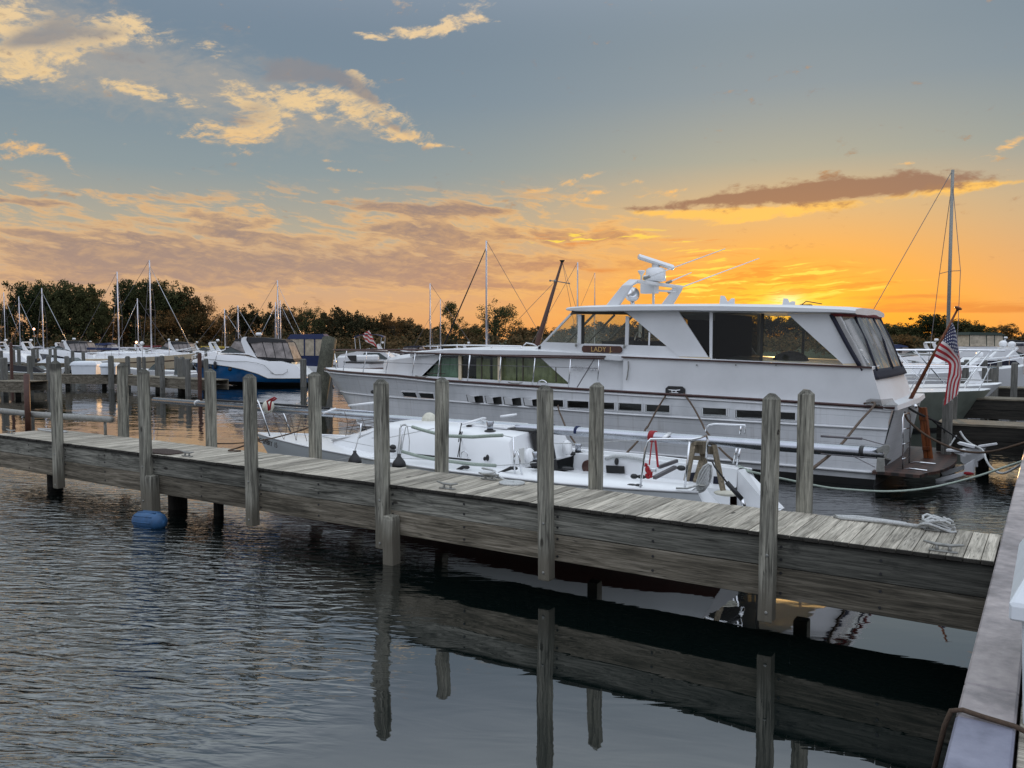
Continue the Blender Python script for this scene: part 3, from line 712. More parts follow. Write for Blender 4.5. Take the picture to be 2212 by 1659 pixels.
# carvel planking seams follow the sheer: bands in height with a slight fore and aft sweep
sweep = z + x * 0.010
seam = G.m('PINGPONG', sweep * 1.0 + noise(vec(x * 0.3, 0.0, z), 1.0, 2) * 0.02, 0.095)
sm_ = sstep(seam, 0.0075, 0.001) * (noise(vec(x * 0.5, y, z * 3.0), 1.0, 4) * 1.3)
dirt = noise(vec(x * 0.9, y, z * 0.35), 1.0, 8, 0.65); drip = noise(vec(x * 14.0, y, z * 0.5), 1.0, 5, 0.6)
c = ramp(dirt, [(0.3, (0.52, 0.54, 0.55, 1)), (0.5, (0.65, 0.665, 0.68, 1)), (0.7, (0.71, 0.72, 0.735, 1))])
c = mixc(sstep(drip, 0.50, 0.72) * sstep(dirt, 0.42, 0.6) * 0.4, c, (0.34, 0.33, 0.30, 1))
c = mixc(sm_ * 0.45, c, (0.16, 0.17, 0.18, 1))
put(b, 'Base Color', c); b.inputs['Roughness'].default_value = 0.28
bump(b, 1.0 - sm_ + dirt * 0.3, 0.35, 0.01)
hull.build('hull', 'planked_hull', yacht, autosm=True)
bt = MB()
for side in (1, -1):
    bt.grid([[p.lerp(q_, k / 2) for p, q_ in zip(hull_side([-0.55], side)[0], hull_side([0.0], side)[0])] for k in range(3)])
A = hull_side([-0.55], 1)[0][-1]; B_ = hull_side([0.0], 1)[0][-1]; C_ = hull_side([0.0], -1)[0][-1]; D_ = hull_side([-0.55], -1)[0][-1]
bt.sheet([A, B_, C_, D_]); bt.build('bottom', 'antifoul_black', yacht)
bs = MB()
for side in (1, -1):
    r0 = hull_side([0.0], side)[0]; r1 = mid_levels(0.0, 0.3, side, 2)[1]
    off = Vector((0, -0.012 * side, 0))
    bs.grid([[p + off for p in r0], [p + off for p in r1]])
bs.build('boot_stripe', 'antifoul_black', yacht)
def hull_strip(lev, r, dz=0.0, off=0.02, mt='white_paint', name='rub_rail', sy=1.0):
    o_ = MB()
    for side in (1, -1):
        pts = [hull_pt(i / NS, lev, side) + Vector((0, -side * off, dz)) for i in range(NS + 1)]
        o_.tube(pts, r, 8, sy=sy)
    return o_.build(name, mt, yacht, smooth=True)
hull_strip('sheer', 0.028, 0.0, 0.015, 'teak_rail', 'toe_rail', 1.1)
hull_strip('sheer', 0.022, -0.075, 0.008, 'white_paint', 'sheer_moulding')
hull_strip('strake', 0.024, 0.0, 0.012, 'white_paint', 'rub_strake')
hull_strip(0.3, 0.03, 0.0, 0.02, 'white_paint', 'spray_rail')
# deck
dk = MB(); dk.grid([[hull_pt(i / NS, 'sheer', 1) + Vector((0, 0.02, -0.02)) for i in range(NS + 1)], [Vector((hull_pt(i / NS, 'sheer', 1).x, YC, hull_pt(i / NS, 'sheer', 1).z + 0.05)) for i in range(NS + 1)],
          [hull_pt(i / NS, 'sheer', -1) + Vector((0, -0.02, -0.02)) for i in range(NS + 1)]])
dk.build('deck', 'white_paint', yacht)
def hullside_y(x, z, side=1):
    """y of the near topsides at x and height z"""
    best = None
    ys = lerp_tab(HB, x); zsh = lerp_tab(SH, x); zst = lerp_tab(ST, x)
    yst = ys * lerp_tab([(-20.3, 0.25), (-19.3, 0.72), (-17.5, 0.87), (-14, 0.95), (-9, 1.0), (-2, 1.01)], x)
    t = (z - zst) / (zsh - zst); t = max(0, min(1, t))
    return YC - (yst + (ys - yst) * t)
def port(pts, name='port_window', deep=False):
    q_ = [ay(p, hullside_y(ay(p, 18.2).x, 1.5)) for p in pts]; q_ = [Vector((p.x, hullside_y(p.x, p.z) - 0.006, p.z)) for p in q_]
    g = MB(); g.sheet(q_)
    o_ = g.build(name, 'glass_port', yacht)
    fr = MB()
    for a, b_ in zip(q_, q_[1:] + q_[:1]): fr.bar(a - Vector((0, 0.006, 0)), b_ - Vector((0, 0.006, 0)), 0.03, 0.016, (0, 1, 0))
    fr.build('frame', 'white_paint', o_)
    sl = MB(); a, b_ = q_[3], q_[2]; sl.bar(a.lerp(b_, 0.06) - Vector((0, 0.012, -0.022)), a.lerp(b_, 0.97) - Vector((0, 0.012, -0.022)), 0.012, 0.02); sl.bar(a.lerp(b_, 0.06) - Vector((0, 0.012, -0.02)), q_[0].lerp(q_[1], 0.06) - Vector((0, 0.012, 0.02)), 0.012, 0.02)
    sl.build('sash', 'chrome', o_)
m, b = mat('glass_port'); b.inputs['Base Color'].default_value = (0.008, 0.008, 0.007, 1); b.inputs['Roughness'].default_value = 0.12
def rect(cf, x0, y0, x1, y1, sk=0.0, dy=0.0): return [cf(x0, y0), cf(x1, y0 + dy), cf(x1, y1 + dy), cf(x0 + sk, y1)]
port([c2(1495, 1198), c2(1628, 1203), c2(1640, 1262), c2(1508, 1250)])
port([c2(1645, 1205), c2(1785, 1212), c2(1790, 1272), c2(1658, 1262)])
port(rect(c3, 800, 1374, 930, 1448, 0, 4)); port(rect(c3, 958, 1383, 1152, 1456, 0, 8)); port(rect(c3, 1180, 1395, 1375, 1466, 0, 7))
port(rect(c3, 1400, 1402, 1613, 1478, 0, 10)); port(rect(c3, 1637, 1415, 1857, 1490, 0, 10)); port(rect(c3, 2127, 1443, 2350, 1516, 0, 9))
port(rect(c4, 357, 1443, 595, 1522, 0, 10)); port(rect(c4, 650, 1462, 905, 1542, 0, 10)); port(rect(c4, 935, 1476, 1183, 1555, 0, 12))
for (x0, y0, x1, y1) in ((65, 1338, 215, 1404), (232, 1347, 384, 1414), (400, 1355, 557, 1424), (575, 1364, 735, 1432)):
    P = [c3(x0, y0), c3(x1, y0 + 8), c3(x1 + 3, y1 + 8), c3(x0 + 10, y1)]
    q_ = [ay(p, 18.15) for p in P]; q_ = [Vector((p.x, hullside_y(p.x, p.z) - 0.004, p.z)) for p in q_]
    g = MB(); g.sheet(q_); o_ = g.build('vent_scoop', 'interior_dark', yacht)
    s_ = MB(); a, b_, c_, d_ = [k + Vector((0, -0.004, 0)) for k in q_]; dd = Vector((0, -0.10, 0))
    a2, d2_ = a.lerp(b_, 0.05) - Vector((0, 0, 0.01)), d_.lerp(c_, 0.05) + Vector((0, 0, 0.01)); b2, c2_ = a.lerp(b_, 0.62) + dd - Vector((0, 0, .02)), d_.lerp(c_, 0.62) + dd + Vector((0, 0, .02)); b3, c3_ = a.lerp(b_, 0.62), d_.lerp(c_, 0.62)
    s_.add([a2, b2, c2_, d2_, a.lerp(b_, 0.9), d_.lerp(c_, 0.93)], [(0, 1, 2, 3), (0, 4, 1), (3, 2, 5)])
    s_.build('scoop', 'white_paint', o_)
# stem fittings
MB().tube([(-20.45, 20.2, 1.45), (-20.3, 20.1, 1.36)], 0.03, 6).build('bow_eye', 'black_rubber', yacht)
anc = ay(s1(1262, 205), hullside_y(-17, 1.5)); MB().ell((anc.x, anc.y - 0.02, anc.z), (0.09, 0.05, 0.06)).build('hawse', 'black_rubber', yacht, smooth=True)
# ---- lower house (trunk cabin)
YS = 18.55; YF = 2 * YC - YS
TW = [(-18.1, 0.05), (-18.0, 0.35), (-17.6, 0.8), (-17.1, 1.2), (-16.4, 1.55), (-15.6, 1.78), (-15.1, 1.85), (-6, 1.85)]
TZ = [(-18.1, 2.24), (-17.6, 2.38), (-16.9, 2.5), (-15.6, 2.62), (-14.6, 2.70), (-13.9, 2.73), (-11.2, 2.72), (-6.5, 2.64)]
TB = [(-18.1, 2.12), (-17.7, 1.93), (-17.2, 1.9), (-15, 1.87), (-10, 1.78), (-6, 1.72)]
tc_ = MB(); rings = []
for i in range(17):
    x = -18.1 + 3.0 * (i / 16) ** 1.3; wd = lerp_tab(TW, x); zt = lerp_tab(TZ, x); zb = lerp_tab(TB, x)
    rings.append([Vector((x, YC - wd * k, z)) for k, z in ((1.0, zb), (1.0, zt - 0.12), (0.93, zt - 0.03), (0.6, zt + 0.03), (0.0, zt + 0.06), (-0.6, zt + 0.03), (-0.93, zt - 0.03), (-1.0, zt - 0.12), (-1.0, zb))])
tc_.grid(rings); tc_.build('trunk_cabin', 'white_paint', yacht, autosm=True)
for side in (1, -1):
    ys = YC - side * 1.85; off = -side * 0.0
    w_ = XZ([c2(1675, 1070), c2(1865, 885), c3(720, 1013), c3(990, 1252)], YS)
    # side wall below and above the long window, and aft of it
    lo, hi = 1.84, 2.555
    sw = MB()
    sw.prism(nearly([(-15.2, 2.70), (-15.2, 1.84), (w_[0][0], w_[0][1]), (w_[1][0], w_[1][1]), (w_[1][0], 2.70)], ys), (0, 0.03 * side, 0))
    sw.prism(nearly([(w_[1][0], 2.565), (-11.15, 2.565), (-11.15, 2.72), (w_[1][0], 2.72)], ys), (0, 0.03 * side, 0))
    sw.prism(nearly([(w_[2][0], 2.56), (w_[3][0], 1.86), (-8.62, 1.74), (-8.62, 2.6), (-11.15, 2.72)], ys), (0, 0.03 * side, 0))
    sw.prism(nearly([(-15.3, 1.74), (-8.6, 1.62), (-8.6, 1.80), (w_[3][0], 1.88), (w_[0][0], 1.97), (-15.3, 1.97)], ys - 0.004 * side), (0, 0.03 * side, 0))
    sw.build('house_side', 'white_paint', yacht)
    gl = MB(); gl.sheet(nearly([w_[0], w_[1], w_[2], w_[3]], ys + 0.02 * side)); o_ = gl.build('side_window', 'glass_green', yacht)
    if side == 1:
        fr = MB()
        for xc, wd in ((c2(2018, 900), 0.09), (c3(370, 1050), 0.09)):
            p = ay(xc, YS); fr.box(p.x - wd / 2, p.x + wd / 2, ys - 0.03, ys + 0.02, 1.90, 2.57)
        fr.build('pillar', 'cream_paint', o_)
        for xc in (c3(212, 1050), c3(572, 1050), c3(860, 1150), c2(1845, 950)):
            p = ay(xc, YS); MB().box(p.x - 0.015, p.x + 0.015, ys - 0.002, ys + 0.02, 1.92, 2.30 if xc == c3(860, 1150) else 2.57).build('sash', 'interior_tan', o_)
        MB().box(-15.0, -14.35, ys - 0.002, ys + 0.02, 2.04, 2.065).build('sash', 'interior_tan', o_)
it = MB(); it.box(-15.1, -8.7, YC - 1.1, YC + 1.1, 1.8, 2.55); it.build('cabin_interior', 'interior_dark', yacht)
for x0, x1, mt, z1 in ((-15.1, -14.0, 'curtain_green', 2.5), (-13.35, -12.9, 'curtain', 2.5), (-12.8, -12.05, 'curtain', 2.52), (-12.0, -10.4, 'curtain', 2.52)):
    cu = MB(); n = 24
    cu.grid([[Vector((x0 + (x1 - x0) * i / n, YS + 0.12 + 0.025 * math.sin(i * 1.9), z)) for i in range(n + 1)] for z in (1.88, z1)])
    cu.build('curtain', mt, yacht, smooth=True)
# house roof / bridge deck moulding, wider than the house
rd = MB(); rings = []
for i in range(25):
    x = -15.6 + (15.6 - 3.1) * i / 24; wd = min(lerp_tab(TW, x) + 0.10, 1.98) if x < -9 else 2.05; zt = lerp_tab([(-15.6, 2.66), (-14.5, 2.74), (-13.9, 2.77), (-11.3, 2.76), (-8, 2.62), (-3, 2.46)], x)
    th = 0.15 if x < -8.7 else 0.06
    rings.append([Vector((x, YC - wd * k, z)) for k, z in ((1.0, zt - th), (1.0, zt - 0.03), (0.97, zt), (0, zt + 0.05), (-0.97, zt), (-1, zt - 0.03), (-1.0, zt - th))])
rd.loft(rings); rd.build('bridge_deck', 'white_paint', yacht, autosm=True)
gr = MB()
gp = [ay(c3(x_, y_), 18.9) for x_, y_ in ((0, 905), (300, 908), (560, 915))]
gr.tube([Vector((-15.3, 18.9, gp[0].z - 0.02))] + gp, 0.022, 6)
for p in gp + [gp[0] + Vector((-0.7, 0, -0.01))]: gr.tube([p, p - Vector((0, 0, 0.12))], 0.018, 6)
gr.build('grab_rail', 'chrome', yacht, smooth=True)
# ---- flush aft topsides panel (bulwark side of the aft deck)
for side in (1, -1):
    ys = YC - side * 2.08
    ap = MB(); ap.prism(nearly([(-8.72, 1.74), (-2.88, 1.64), (-3.06, 2.27), (-3.10, 2.44), (-8.72, 2.60)], ys), (0, 0.04 * side, 0)); ap.build('aft_side', 'white_paint', yacht)
    tr = MB(); tr.bar((-8.75, ys - 0.02 * side, 2.60), (-3.1, ys - 0.02 * side, 2.455), 0.05, 0.035); tr.build('teak_trim', 'teak_rail', yacht)
    tr = MB(); tr.bar((-14.6, ys + 0.1 * side, 2.60), (-9.25, ys + 0.1 * side, 2.605), 0.04, 0.03); tr.build('teak_trim', 'teak_rail', yacht)
aw = MB(); n = 8
def aft_ring(x, z, hw): return [Vector((x + 0.06 * (1 - abs(2 * k / n - 1) ** 3), YC - hw + 2 * hw * k / n, z)) for k in range(n + 1)]
aw.grid([aft_ring(-2.87, 1.60, 2.09), aft_ring(-2.95, 1.9, 2.08), aft_ring(-3.10, 2.30, 2.05), aft_ring(-3.16, 2.44, 2.03)])
aw.build('aft_coaming', 'white_paint', yacht, smooth=True)
# ---- upper deckhouse: the two sides are mirror images, seen through their glass
def side_panel(pts, name, mt='white_paint', th=0.04, out_=0.0, ref=YS):
    r = []
    xz = XZ(pts, ref) if isinstance(pts[0][0], float) and abs(pts[0][0]) > 60 else pts
    for side in (1, -1):
        ys = YC - side * 1.85
        mb = MB(); mb.prism(nearly(xz, ys - side * out_), (0, th * side, 0)); r.append(mb.build(name, mt, yacht))
    return r
side_panel([c3(680, 938), c3(770, 878), c3(1840, 915), c3(1938, 1003), c3(2200, 1030), c3(680, 990)], 'coaming')
side_panel([c3(1420, 604), c3(1478, 622), c3(1520, 655), c3(1935, 1003), c3(2190, 1010), c3(1928, 606)], 'side_wing', out_=0.02)
side_panel([c4(1105, 628), c4(1500, 632), c4(1820, 1060), c4(1588, 1066)], 'side_wing', out_=0.02)
side_panel([c4(165, 1005), c4(435, 1012), c4(435, 1040), c4(168, 1034)], 'kick_board', 'cream_paint', out_=0.012)
side_panel([c4(1590, 1064), c4(1822, 1060), c4(1828, 1102), c4(1588, 1094)], 'kick_board', 'cream_paint', out_=0.012)
side_panel([c4(430, 612), c4(458, 613), c4(452, 1035), c4(430, 1005)], 'window_post', 'white_paint', out_=0.015)
side_panel([c4(880, 630), c4(905, 630), c4(888, 1052), c4(862, 1050)], 'mullion', 'interior_dark', th=0.02)
side_panel([c3(1055, 636), c3(1083, 638), c3(1080, 893), c3(1050, 890)], 'window_post', 'white_paint', out_=0.015)
side_panel([c3(1470, 652), c3(1500, 655), c3(1492, 907), c3(1462, 905)], 'window_post', 'white_paint', out_=0.015)
side_panel([c3(1085, 640), c3(1108, 640), c3(1104, 895), c3(1082, 893)], 'inner_post', 'interior_dark', th=0.02)
side_panel([c3(1668, 790), c3(1682, 800), c3(1678, 912), c3(1664, 910)], 'inner_post', 'chrome', th=0.02)
side_panel([c3(1000, 606), c3(1420, 604), c3(1480, 622), c3(1540, 672), c3(1480, 640), c3(1040, 634), c3(985, 640)], 'window_head', 'interior_tan', th=0.03)
side_panel([c4(165, 614), c4(1500, 630), c4(1500, 618), c4(160, 598)], 'window_head', 'white_paint', th=0.03)
for pts, mt, nm in (([c3(770, 880), c3(1010, 630), c3(1480, 640), c3(1560, 690), c3(1840, 915)], 'glass', 'side_window'),
                ([c4(160, 615), c4(430, 612), c4(430, 1000)], 'glass_dark', 'side_window'),
                ([c4(458, 625), c4(882, 628), c4(864, 1050), c4(450, 1035)], 'glass_dark', 'side_window'),
                ([c4(890, 628), c4(1110, 630), c4(1580, 1082), c4(870, 1052)], 'glass', 'side_window')):
    xz = XZ(pts, YS)
    for side in (1, -1):
        mb = MB(); mb.sheet(nearly(xz, YC - side * 1.83)); mb.build(nm, mt if side == 1 else 'glass', yacht)
# windshield between the raked corner posts
A_ = ay(c3(700, 930), YS); B_ = ay(c3(1000, 622), YS)
wsf = MB()
for k in range(4):
    y = YS + 0.03 + (YF - YS - 0.06) * k / 3; MB().bar((A_.x, y, A_.z - 0.02), (B_.x, y, B_.z), 0.05, 0.05).build('windshield_post', 'white_paint' if k == 0 else 'interior_tan', yacht)
wsf.bar((A_.x + 0.06, YS, A_.z + 0.02), (A_.x + 0.06, YF, A_.z + 0.02), 0.08, 0.1); wsf.build('windshield_frame', 'white_paint', yacht)
MB().sheet([(A_.x + 0.04, YS, A_.z), (B_.x + 0.04, YS, B_.z), (B_.x + 0.04, YF, B_.z), (A_.x + 0.04, YF, A_.z)]).build('windshield', 'glass', yacht)
fw = MB(); fw.sheet([(-11.34, YS, 2.70), (A_.x + 0.02, YS, A_.z), (A_.x + 0.02, YF, A_.z), (-11.34, YF, 2.70)]); fw.build('forward_coaming', 'white_paint', yacht)
# inner structure seen through the glass: bulkhead, aft cabin wall, helm and seats
ib = MB(); p0 = ay(c4(460, 630), YS); p1 = ay(c4(640, 720), YS)
ib.box(-6.55, -6.50, YS + 0.08, YC + 0.9, 2.5, 3.62); ib.build('bulkhead', 'interior_dark', yacht)
ib = MB(); ib.box(-7.30, -7.26, YS + 0.3, YF - 0.3, 2.6, 3.5); ib.build('bulkhead', 'interior_tan', yacht)
hl = MB(); hl.box(-9.9, -9.0, YC - 0.9, YC + 1.3, 2.7, 2.98); hl.ell((-9.6, YC + 0.2, 2.98), (0.4, 0.5, 0.12)); hl.build('helm_console', 'interior_dark', yacht)
wh = MB(); c_ = Vector((-9.05, YC - 0.5, 3.02)); wh.tube([c_ + Vector((0.03 * math.sin(t), 0.2 * math.cos(t), 0.2 * math.sin(t))) for t in [j * math.pi / 8 for j in range(17)]], 0.015, 6)
for k in range(3): wh.tube([c_, c_ + Vector((0, 0.2 * math.cos(k * 2.09), 0.2 * math.sin(k * 2.09)))], 0.012, 6)
wh.build('steering_wheel', 'chrome', yacht, smooth=True)
st_ = MB(); st_.box(-8.3, -7.9, YC - 1.0, YC - 0.4, 2.62, 2.9); st_.box(-7.98, -7.9, YC - 1.0, YC - 0.4, 2.9, 3.15); st_.ell((-5.05, YC - 0.9, 2.5), (0.42, 0.42, 0.27)); st_.build('seat', 'interior_dark', yacht, bevel=0.02)
# ---- roof with its forward visor
rf = MB(); rings = []
for i in range(33):
    x = -10.78 + (10.78 - 3.50) * i / 32
    t = max(0.0, min(1.0, (x + 10.78) / 0.9)); hw = 1.25 + 0.83 * math.sqrt(t) ; 
    ta = max(0.0, min(1.0, (-3.50 - x) / 0.5)); hw *= 0.86 + 0.14 * math.sqrt(ta)
    zt = lerp_tab([(-10.8, 3.84), (-10.3, 3.865), (-8.7, 3.87), (-6.5, 3.83), (-4.9, 3.77), (-3.7, 3.70), (-3.05, 3.62)], x)
    zb = lerp_tab([(-10.8, 3.80), (-10.2, 3.73), (-9.6, 3.71), (-7.4, 3.69), (-3.9, 3.585), (-3.05, 3.54)], x)
    rings.append([Vector((x, YC - hw * k, z)) for k, z in ((1.0, zb + 0.02), (1.0, zt - 0.045), (0.97, zt - 0.012), (0.6, zt + 0.035), (0, zt + 0.05), (-0.6, zt + 0.035), (-0.97, zt - 0.012), (-1, zt - 0.045), (-1, zb + 0.02), (-0.97, zb), (0.97, zb))])
rf.loft(rings); rf.build('roof', 'white_paint', yacht, autosm=True)
# ---- aft canvas enclosure
top = [(-3.98, -1.87), (-3.80, -1.90), (-3.66, -1.65), (-3.56, -0.6), (-3.54, 0.6), (-3.58, 1.6), (-3.70, 1.85), (-3.98, 1.87)]
bot = [(-3.24, -2.05), (-3.14, -2.06), (-3.04, -1.85), (-2.98, -0.6), (-2.96, 0.6), (-2.98, 1.7), (-3.08, 1.98), (-3.24, 2.02)]
def interp_path(path, n):
    L_ = [0]
    for a, b_ in zip(path, path[1:]): L_.append(L_[-1] + math.dist(a, b_))
    r = []
    for i in range(n + 1):
        s_ = L_[-1] * i / n; r.append(lerp_tab(list(zip(L_, path)), s_))
    return r
n = 90; T = interp_path(top, n); Bm = interp_path(bot, n)
def canvas_row(t, amp=0.030):
    zt, zb = 3.56, 2.28
    return [Vector((a[0] + (b_[0] - a[0]) * t + amp * (math.sin(i * 0.55 + 1.2 * math.sin(i * .13)) + 0.7 * math.sin(i * 1.05 - t * 2.0)) * math.sin(math.pi * min(1, t * 1.1)), YC + a[1] + (b_[1] - a[1]) * t, zt + (zb - zt) * t)) for i, (a, b_) in enumerate(zip(T, Bm))]
cv = MB(); cv.grid([canvas_row(k / 10 * 0.93, 0.032) for k in range(11)]); cv.build('clear_curtain', 'vinyl_curtain', yacht, smooth=True)
nb_ = MB(); nb_.grid([canvas_row(0.9 + 0.16 * k / 3, 0.03) for k in range(4)]); o_ = nb_.build('curtain_band', 'navy_canvas', yacht, smooth=True, solid=0.012)
tb = MB(); tb.tube([p + Vector((0.01, 0, 0.0)) for p in canvas_row(0.0, 0)], 0.05, 8); tb.build('curtain_track', 'maroon_canvas', yacht, smooth=True)
def pjx(p):
    d = p - Vector((0, 0, CAMZ)); r = d.x * math.cos(YAW) + d.y * math.sin(YAW); f = -d.x * math.sin(YAW) + d.y * math.cos(YAW); return 1106 + FPX * r / f
R0, R1 = canvas_row(0.0, 0), canvas_row(0.95, 0)
def nearest(row, px_): return min(range(len(row)), key=lambda i: abs(pjx(row[i]) - px_) + (1000 if i > 76 else 0))
for xt, xb, wd in ((1510, 1838, 0.045), (1680, 1892, 0.03), (1840, 2028, 0.03), (1898, 2105, 0.03)):
    i0 = 0 if xt == 1510 else nearest(R0, c4(xt, 625)[0]); i1 = 0 if xt == 1510 else nearest(R1, c4(xb, 1110)[0])
    se = MB(); P_ = [canvas_row(t, 0.02)[int(round(i0 + (i1 - i0) * min(1, t / 0.95)))] + Vector((0.012, -0.012, 0)) for t in (0, 0.15, 0.3, 0.45, 0.6, 0.75, 0.92)]
    se.tube(P_, wd, 6); se.build('seam_strip', 'navy_canvas', yacht, smooth=True)
# ---- arch, radar and aerials on the roof
ar = MB()
for y, dx in ((18.75, 0.0), (22.0, 0.0)):
    sgn = 1 if y < YC else -1
    xs0, xs1 = -9.42, -9.06
    ar.loft([[(xs0, y - 0.06, 3.84), (xs1, y - 0.06, 3.84), (xs1, y + 0.06, 3.84), (xs0, y + 0.06, 3.84)],
             [(-8.98, y - 0.06 + sgn * 0.05, 4.36), (-8.70, y - 0.06 + sgn * 0.05, 4.36), (-8.70, y + 0.06 + sgn * 0.05, 4.36), (-8.98, y + 0.06 + sgn * 0.05, 4.36)],
             [(-8.86, y - 0.05 + sgn * 0.22, 4.52), (-8.60, y - 0.05 + sgn * 0.22, 4.50), (-8.60, y + 0.07 + sgn * 0.22, 4.44), (-8.86, y + 0.07 + sgn * 0.22, 4.46)]])
ar.loft([[(-8.86, y, 4.52), (-8.60, y, 4.50), (-8.60, y, 4.42), (-8.86, y, 4.44)] for y in (18.9, 19.4, 20.4, 21.4, 21.85)])
ar.build('radar_arch', 'white_paint', yacht, bevel=0.02)
rx_ = MB(); rc = Vector((-8.73, YC - 0.15, 4.52)); rx_.lathe(rc, [(0.16, 0), (0.27, 0.03), (0.26, 0.2), (0.25, 0.32), (0.19, 0.36), (0.10, 0.38), (0.10, 0.46), (0, 0.46)], 20); rad = rx_.build('radar', 'white_gelcoat', yacht, smooth=True)
rb = MB(); rb.loft([[rc + Vector((dx * 0.9 + 0.1 * a, dx * 0.5 - 0.15 * a, 0.52 - dx * 0.34 + z * 0.7)) for a, z in ((-1, -0.05), (-0.6, 0.06), (0.6, 0.08), (1, -0.04), (0.5, -0.1), (-0.5, -0.1))] for dx in (-0.44, -0.40, 0.40, 0.44)]); rb.build('scanner_bar', 'white_gelcoat', rad, smooth=False, bevel=0.02)
sl = MB(); c_ = Vector((-8.75, 19.55, 4.15)); sl = MB(); lc = ay(c3(1532, 470), 19.6); sl.lathe(lc + Vector((-0.09, 0, 0)), [(0.0, -0.02), (0.12, 0.0), (0.17, 0.06), (0.19, 0.16), (0.18, 0.2), (0.0, 0.18)], 20, (0.75, -0.6, 0.1)); sl.tube([lc - Vector((0.02, 0, 0.15)), (lc.x, lc.y, 3.86)], [0.05, 0.06], 10); sl.build('searchlight', 'chrome', yacht, smooth=True)
bxm = MB(); pc = ay(c3(1695, 412), YC); bxm.box(pc.x - 0.24, pc.x + 0.16, YC - 0.2, YC + 0.1, pc.z - 0.13, pc.z + 0.12); bxm.tube([(pc.x + 0.05, YC, 3.86), (pc.x + 0.05, YC, 4.45)], 0.035, 8); bxm.tube([(pc.x + .1, YC, pc.z - .05), (pc.x + 0.3, YC + .9, pc.z - .05)], 0.03, 6); bxm.build('speaker_box', 'white_paint', yacht, bevel=0.01)
hn = MB(); h0 = ay(c3(1605, 320), 19.5); hn.lathe(h0 - Vector((0, 0, 0.06)), [(0.03, 0), (0.025, 0.12), (0.09, 0.22), (0.09, 0.25), (0, 0.25)], 12); hn.lathe(h0 + Vector((0.12, 0, -0.06)), [(0.03, 0), (0.02, 0.06), (0.07, 0.09), (0.07, 0.12), (0, 0.12)], 12); hn.build('horn', 'white_gelcoat', yacht, smooth=True)
for a_, b_, y_, r_ in ((c3(1640, 320), (c4(565, 65)), 19.3, 0.018), (c3(1835, 360), c4(272, 272), 21.6, 0.022), (c3(1850, 440), c4(862, 148), 21.9, 0.02)):
    pa = ay(a_, y_); pb = ay(b_, y_); MB().tube([pa, pa.lerp(pb, 0.3), pb], [r_, r_ * 0.8, r_ * 0.5], 6).build('aerial', 'white_gelcoat', yacht, smooth=True)
    MB().tube([pa - (pb - pa).normalized() * 0.05, pa + (pb - pa).normalized() * 0.12], 0.04, 8).build('aerial_mount', 'galvanised', yacht, smooth=True)
for cx0, cx1, yy_ in ((512, 642, 19.6), (1060, 1170, 19.6)):
    k = [ay(c4(cx0, 560), yy_), ay(c4(cx0 + 5, 473 if cx0 < 600 else 497), yy_)]; x0 = k[0].x; x1 = ay(c4(cx1, 560), yy_).x; zt = k[1].z; zb = 3.80; wd = x1 - x0
    ch = MB()
    for yv in (yy_,):
        ch.prism([(x0, yv, zb), (x0 + 0.03, yv, zt), (x0 + 0.12, yv, zt - 0.01), (x0 + wd * 0.55, yv, zb + (zt - zb) * 0.42), (x1 - 0.06, yv, zt - 0.07), (x1, yv, zt - 0.08), (x1, yv, zb)], (0, 0.05, 0))
    ch.build('dinghy_chock', 'white_paint', yacht)
lt = MB(); lc = ay(c4(1270, 560), 19.8); lt.box(lc.x - 0.12, lc.x + 0.12, 19.7, 19.9, 3.8, 3.83); lt.tube([lc + Vector((-.1, 0, .02)), lc + Vector((0, 0, .1)), lc + Vector((.35, 0, .03))], 0.012, 6); lt.build('roof_light', 'black_rubber', yacht)
# ---- name board and chrome script
nbx = XZ([c3(1087, 922), c3(1100, 908), c3(1418, 913), c3(1436, 930), c3(1436, 958), c3(1418, 974), c3(1102, 968), c3(1087, 952)], YS - 0.05)
brd = MB(); brd.prism(nearly(nbx, YS - 0.06), (0, 0.03, 0)); bo = brd.build('name_board', 'brown_paint', yacht, bevel=0.006)
nc = ay(c3(1258, 943), YS - 0.065)
wall_text('LADY  J.', 'lettering', 'gold_paint', bo, nc, 0.17)
sc_ = ay(c3(1095, 1105), YS - 0.05); wall_text('Chris Craft', 'script', 'chrome', yacht, sc_ + Vector((0, 0.0, 0)), 0.15, shear=0.45)
# ---- bow rail: mahogany cap on chrome stanchions, thin wire below
RAIL = [c2(930, 838), c2(1210, 845), c2(1640, 862), c2(2212, 880), c3(370, 998), c3(680, 1008), c3(1280, 1022)]
def rail_y(x): return YC - (lerp_tab(HB, x) - 0.10)
def on_rail(p):
    y = 18.4
    for _ in range(6):
        k = ay(p, y); y = rail_y(k.x)
    return ay(p, y)
pts = [on_rail(p) for p in RAIL]
br = MB(); br.tube(pts, 0.024, 8); br.tube([pts[0]] + [Vector((-20.6, YC, pts[0].z))] + [Vector((p.x, 2 * YC - p.y, p.z)) for p in pts[:4]], 0.024, 8); br.build('bow_rail', 'teak_rail', yacht, smooth=True)
for a_, b_ in ((c2(925, 868), c2(938, 1000)), (c2(1030, 845), c2(998, 1018)), (c2(1205, 850), c2(1170, 1035)), (c2(1400, 852), c2(1366, 1060)), (c2(1628, 862), c2(1596, 1080)), (c2(1845, 870), c2(1823, 1070)), (c2(2105, 880), c2(2080, 1110)),
               (c3(110, 992), c3(90, 1222)), (c3(382, 1000), c3(366, 1238)), (c3(680, 1010), c3(656, 1256)), (c3(990, 1018), c3(970, 1270)), (c3(1235, 1022), c3(1226, 1222))):
    pa = on_rail(a_); pb = on_rail(b_); MB().tube([pa, pb], 0.0165, 8).build('stanchion', 'chrome', yacht, smooth=True)
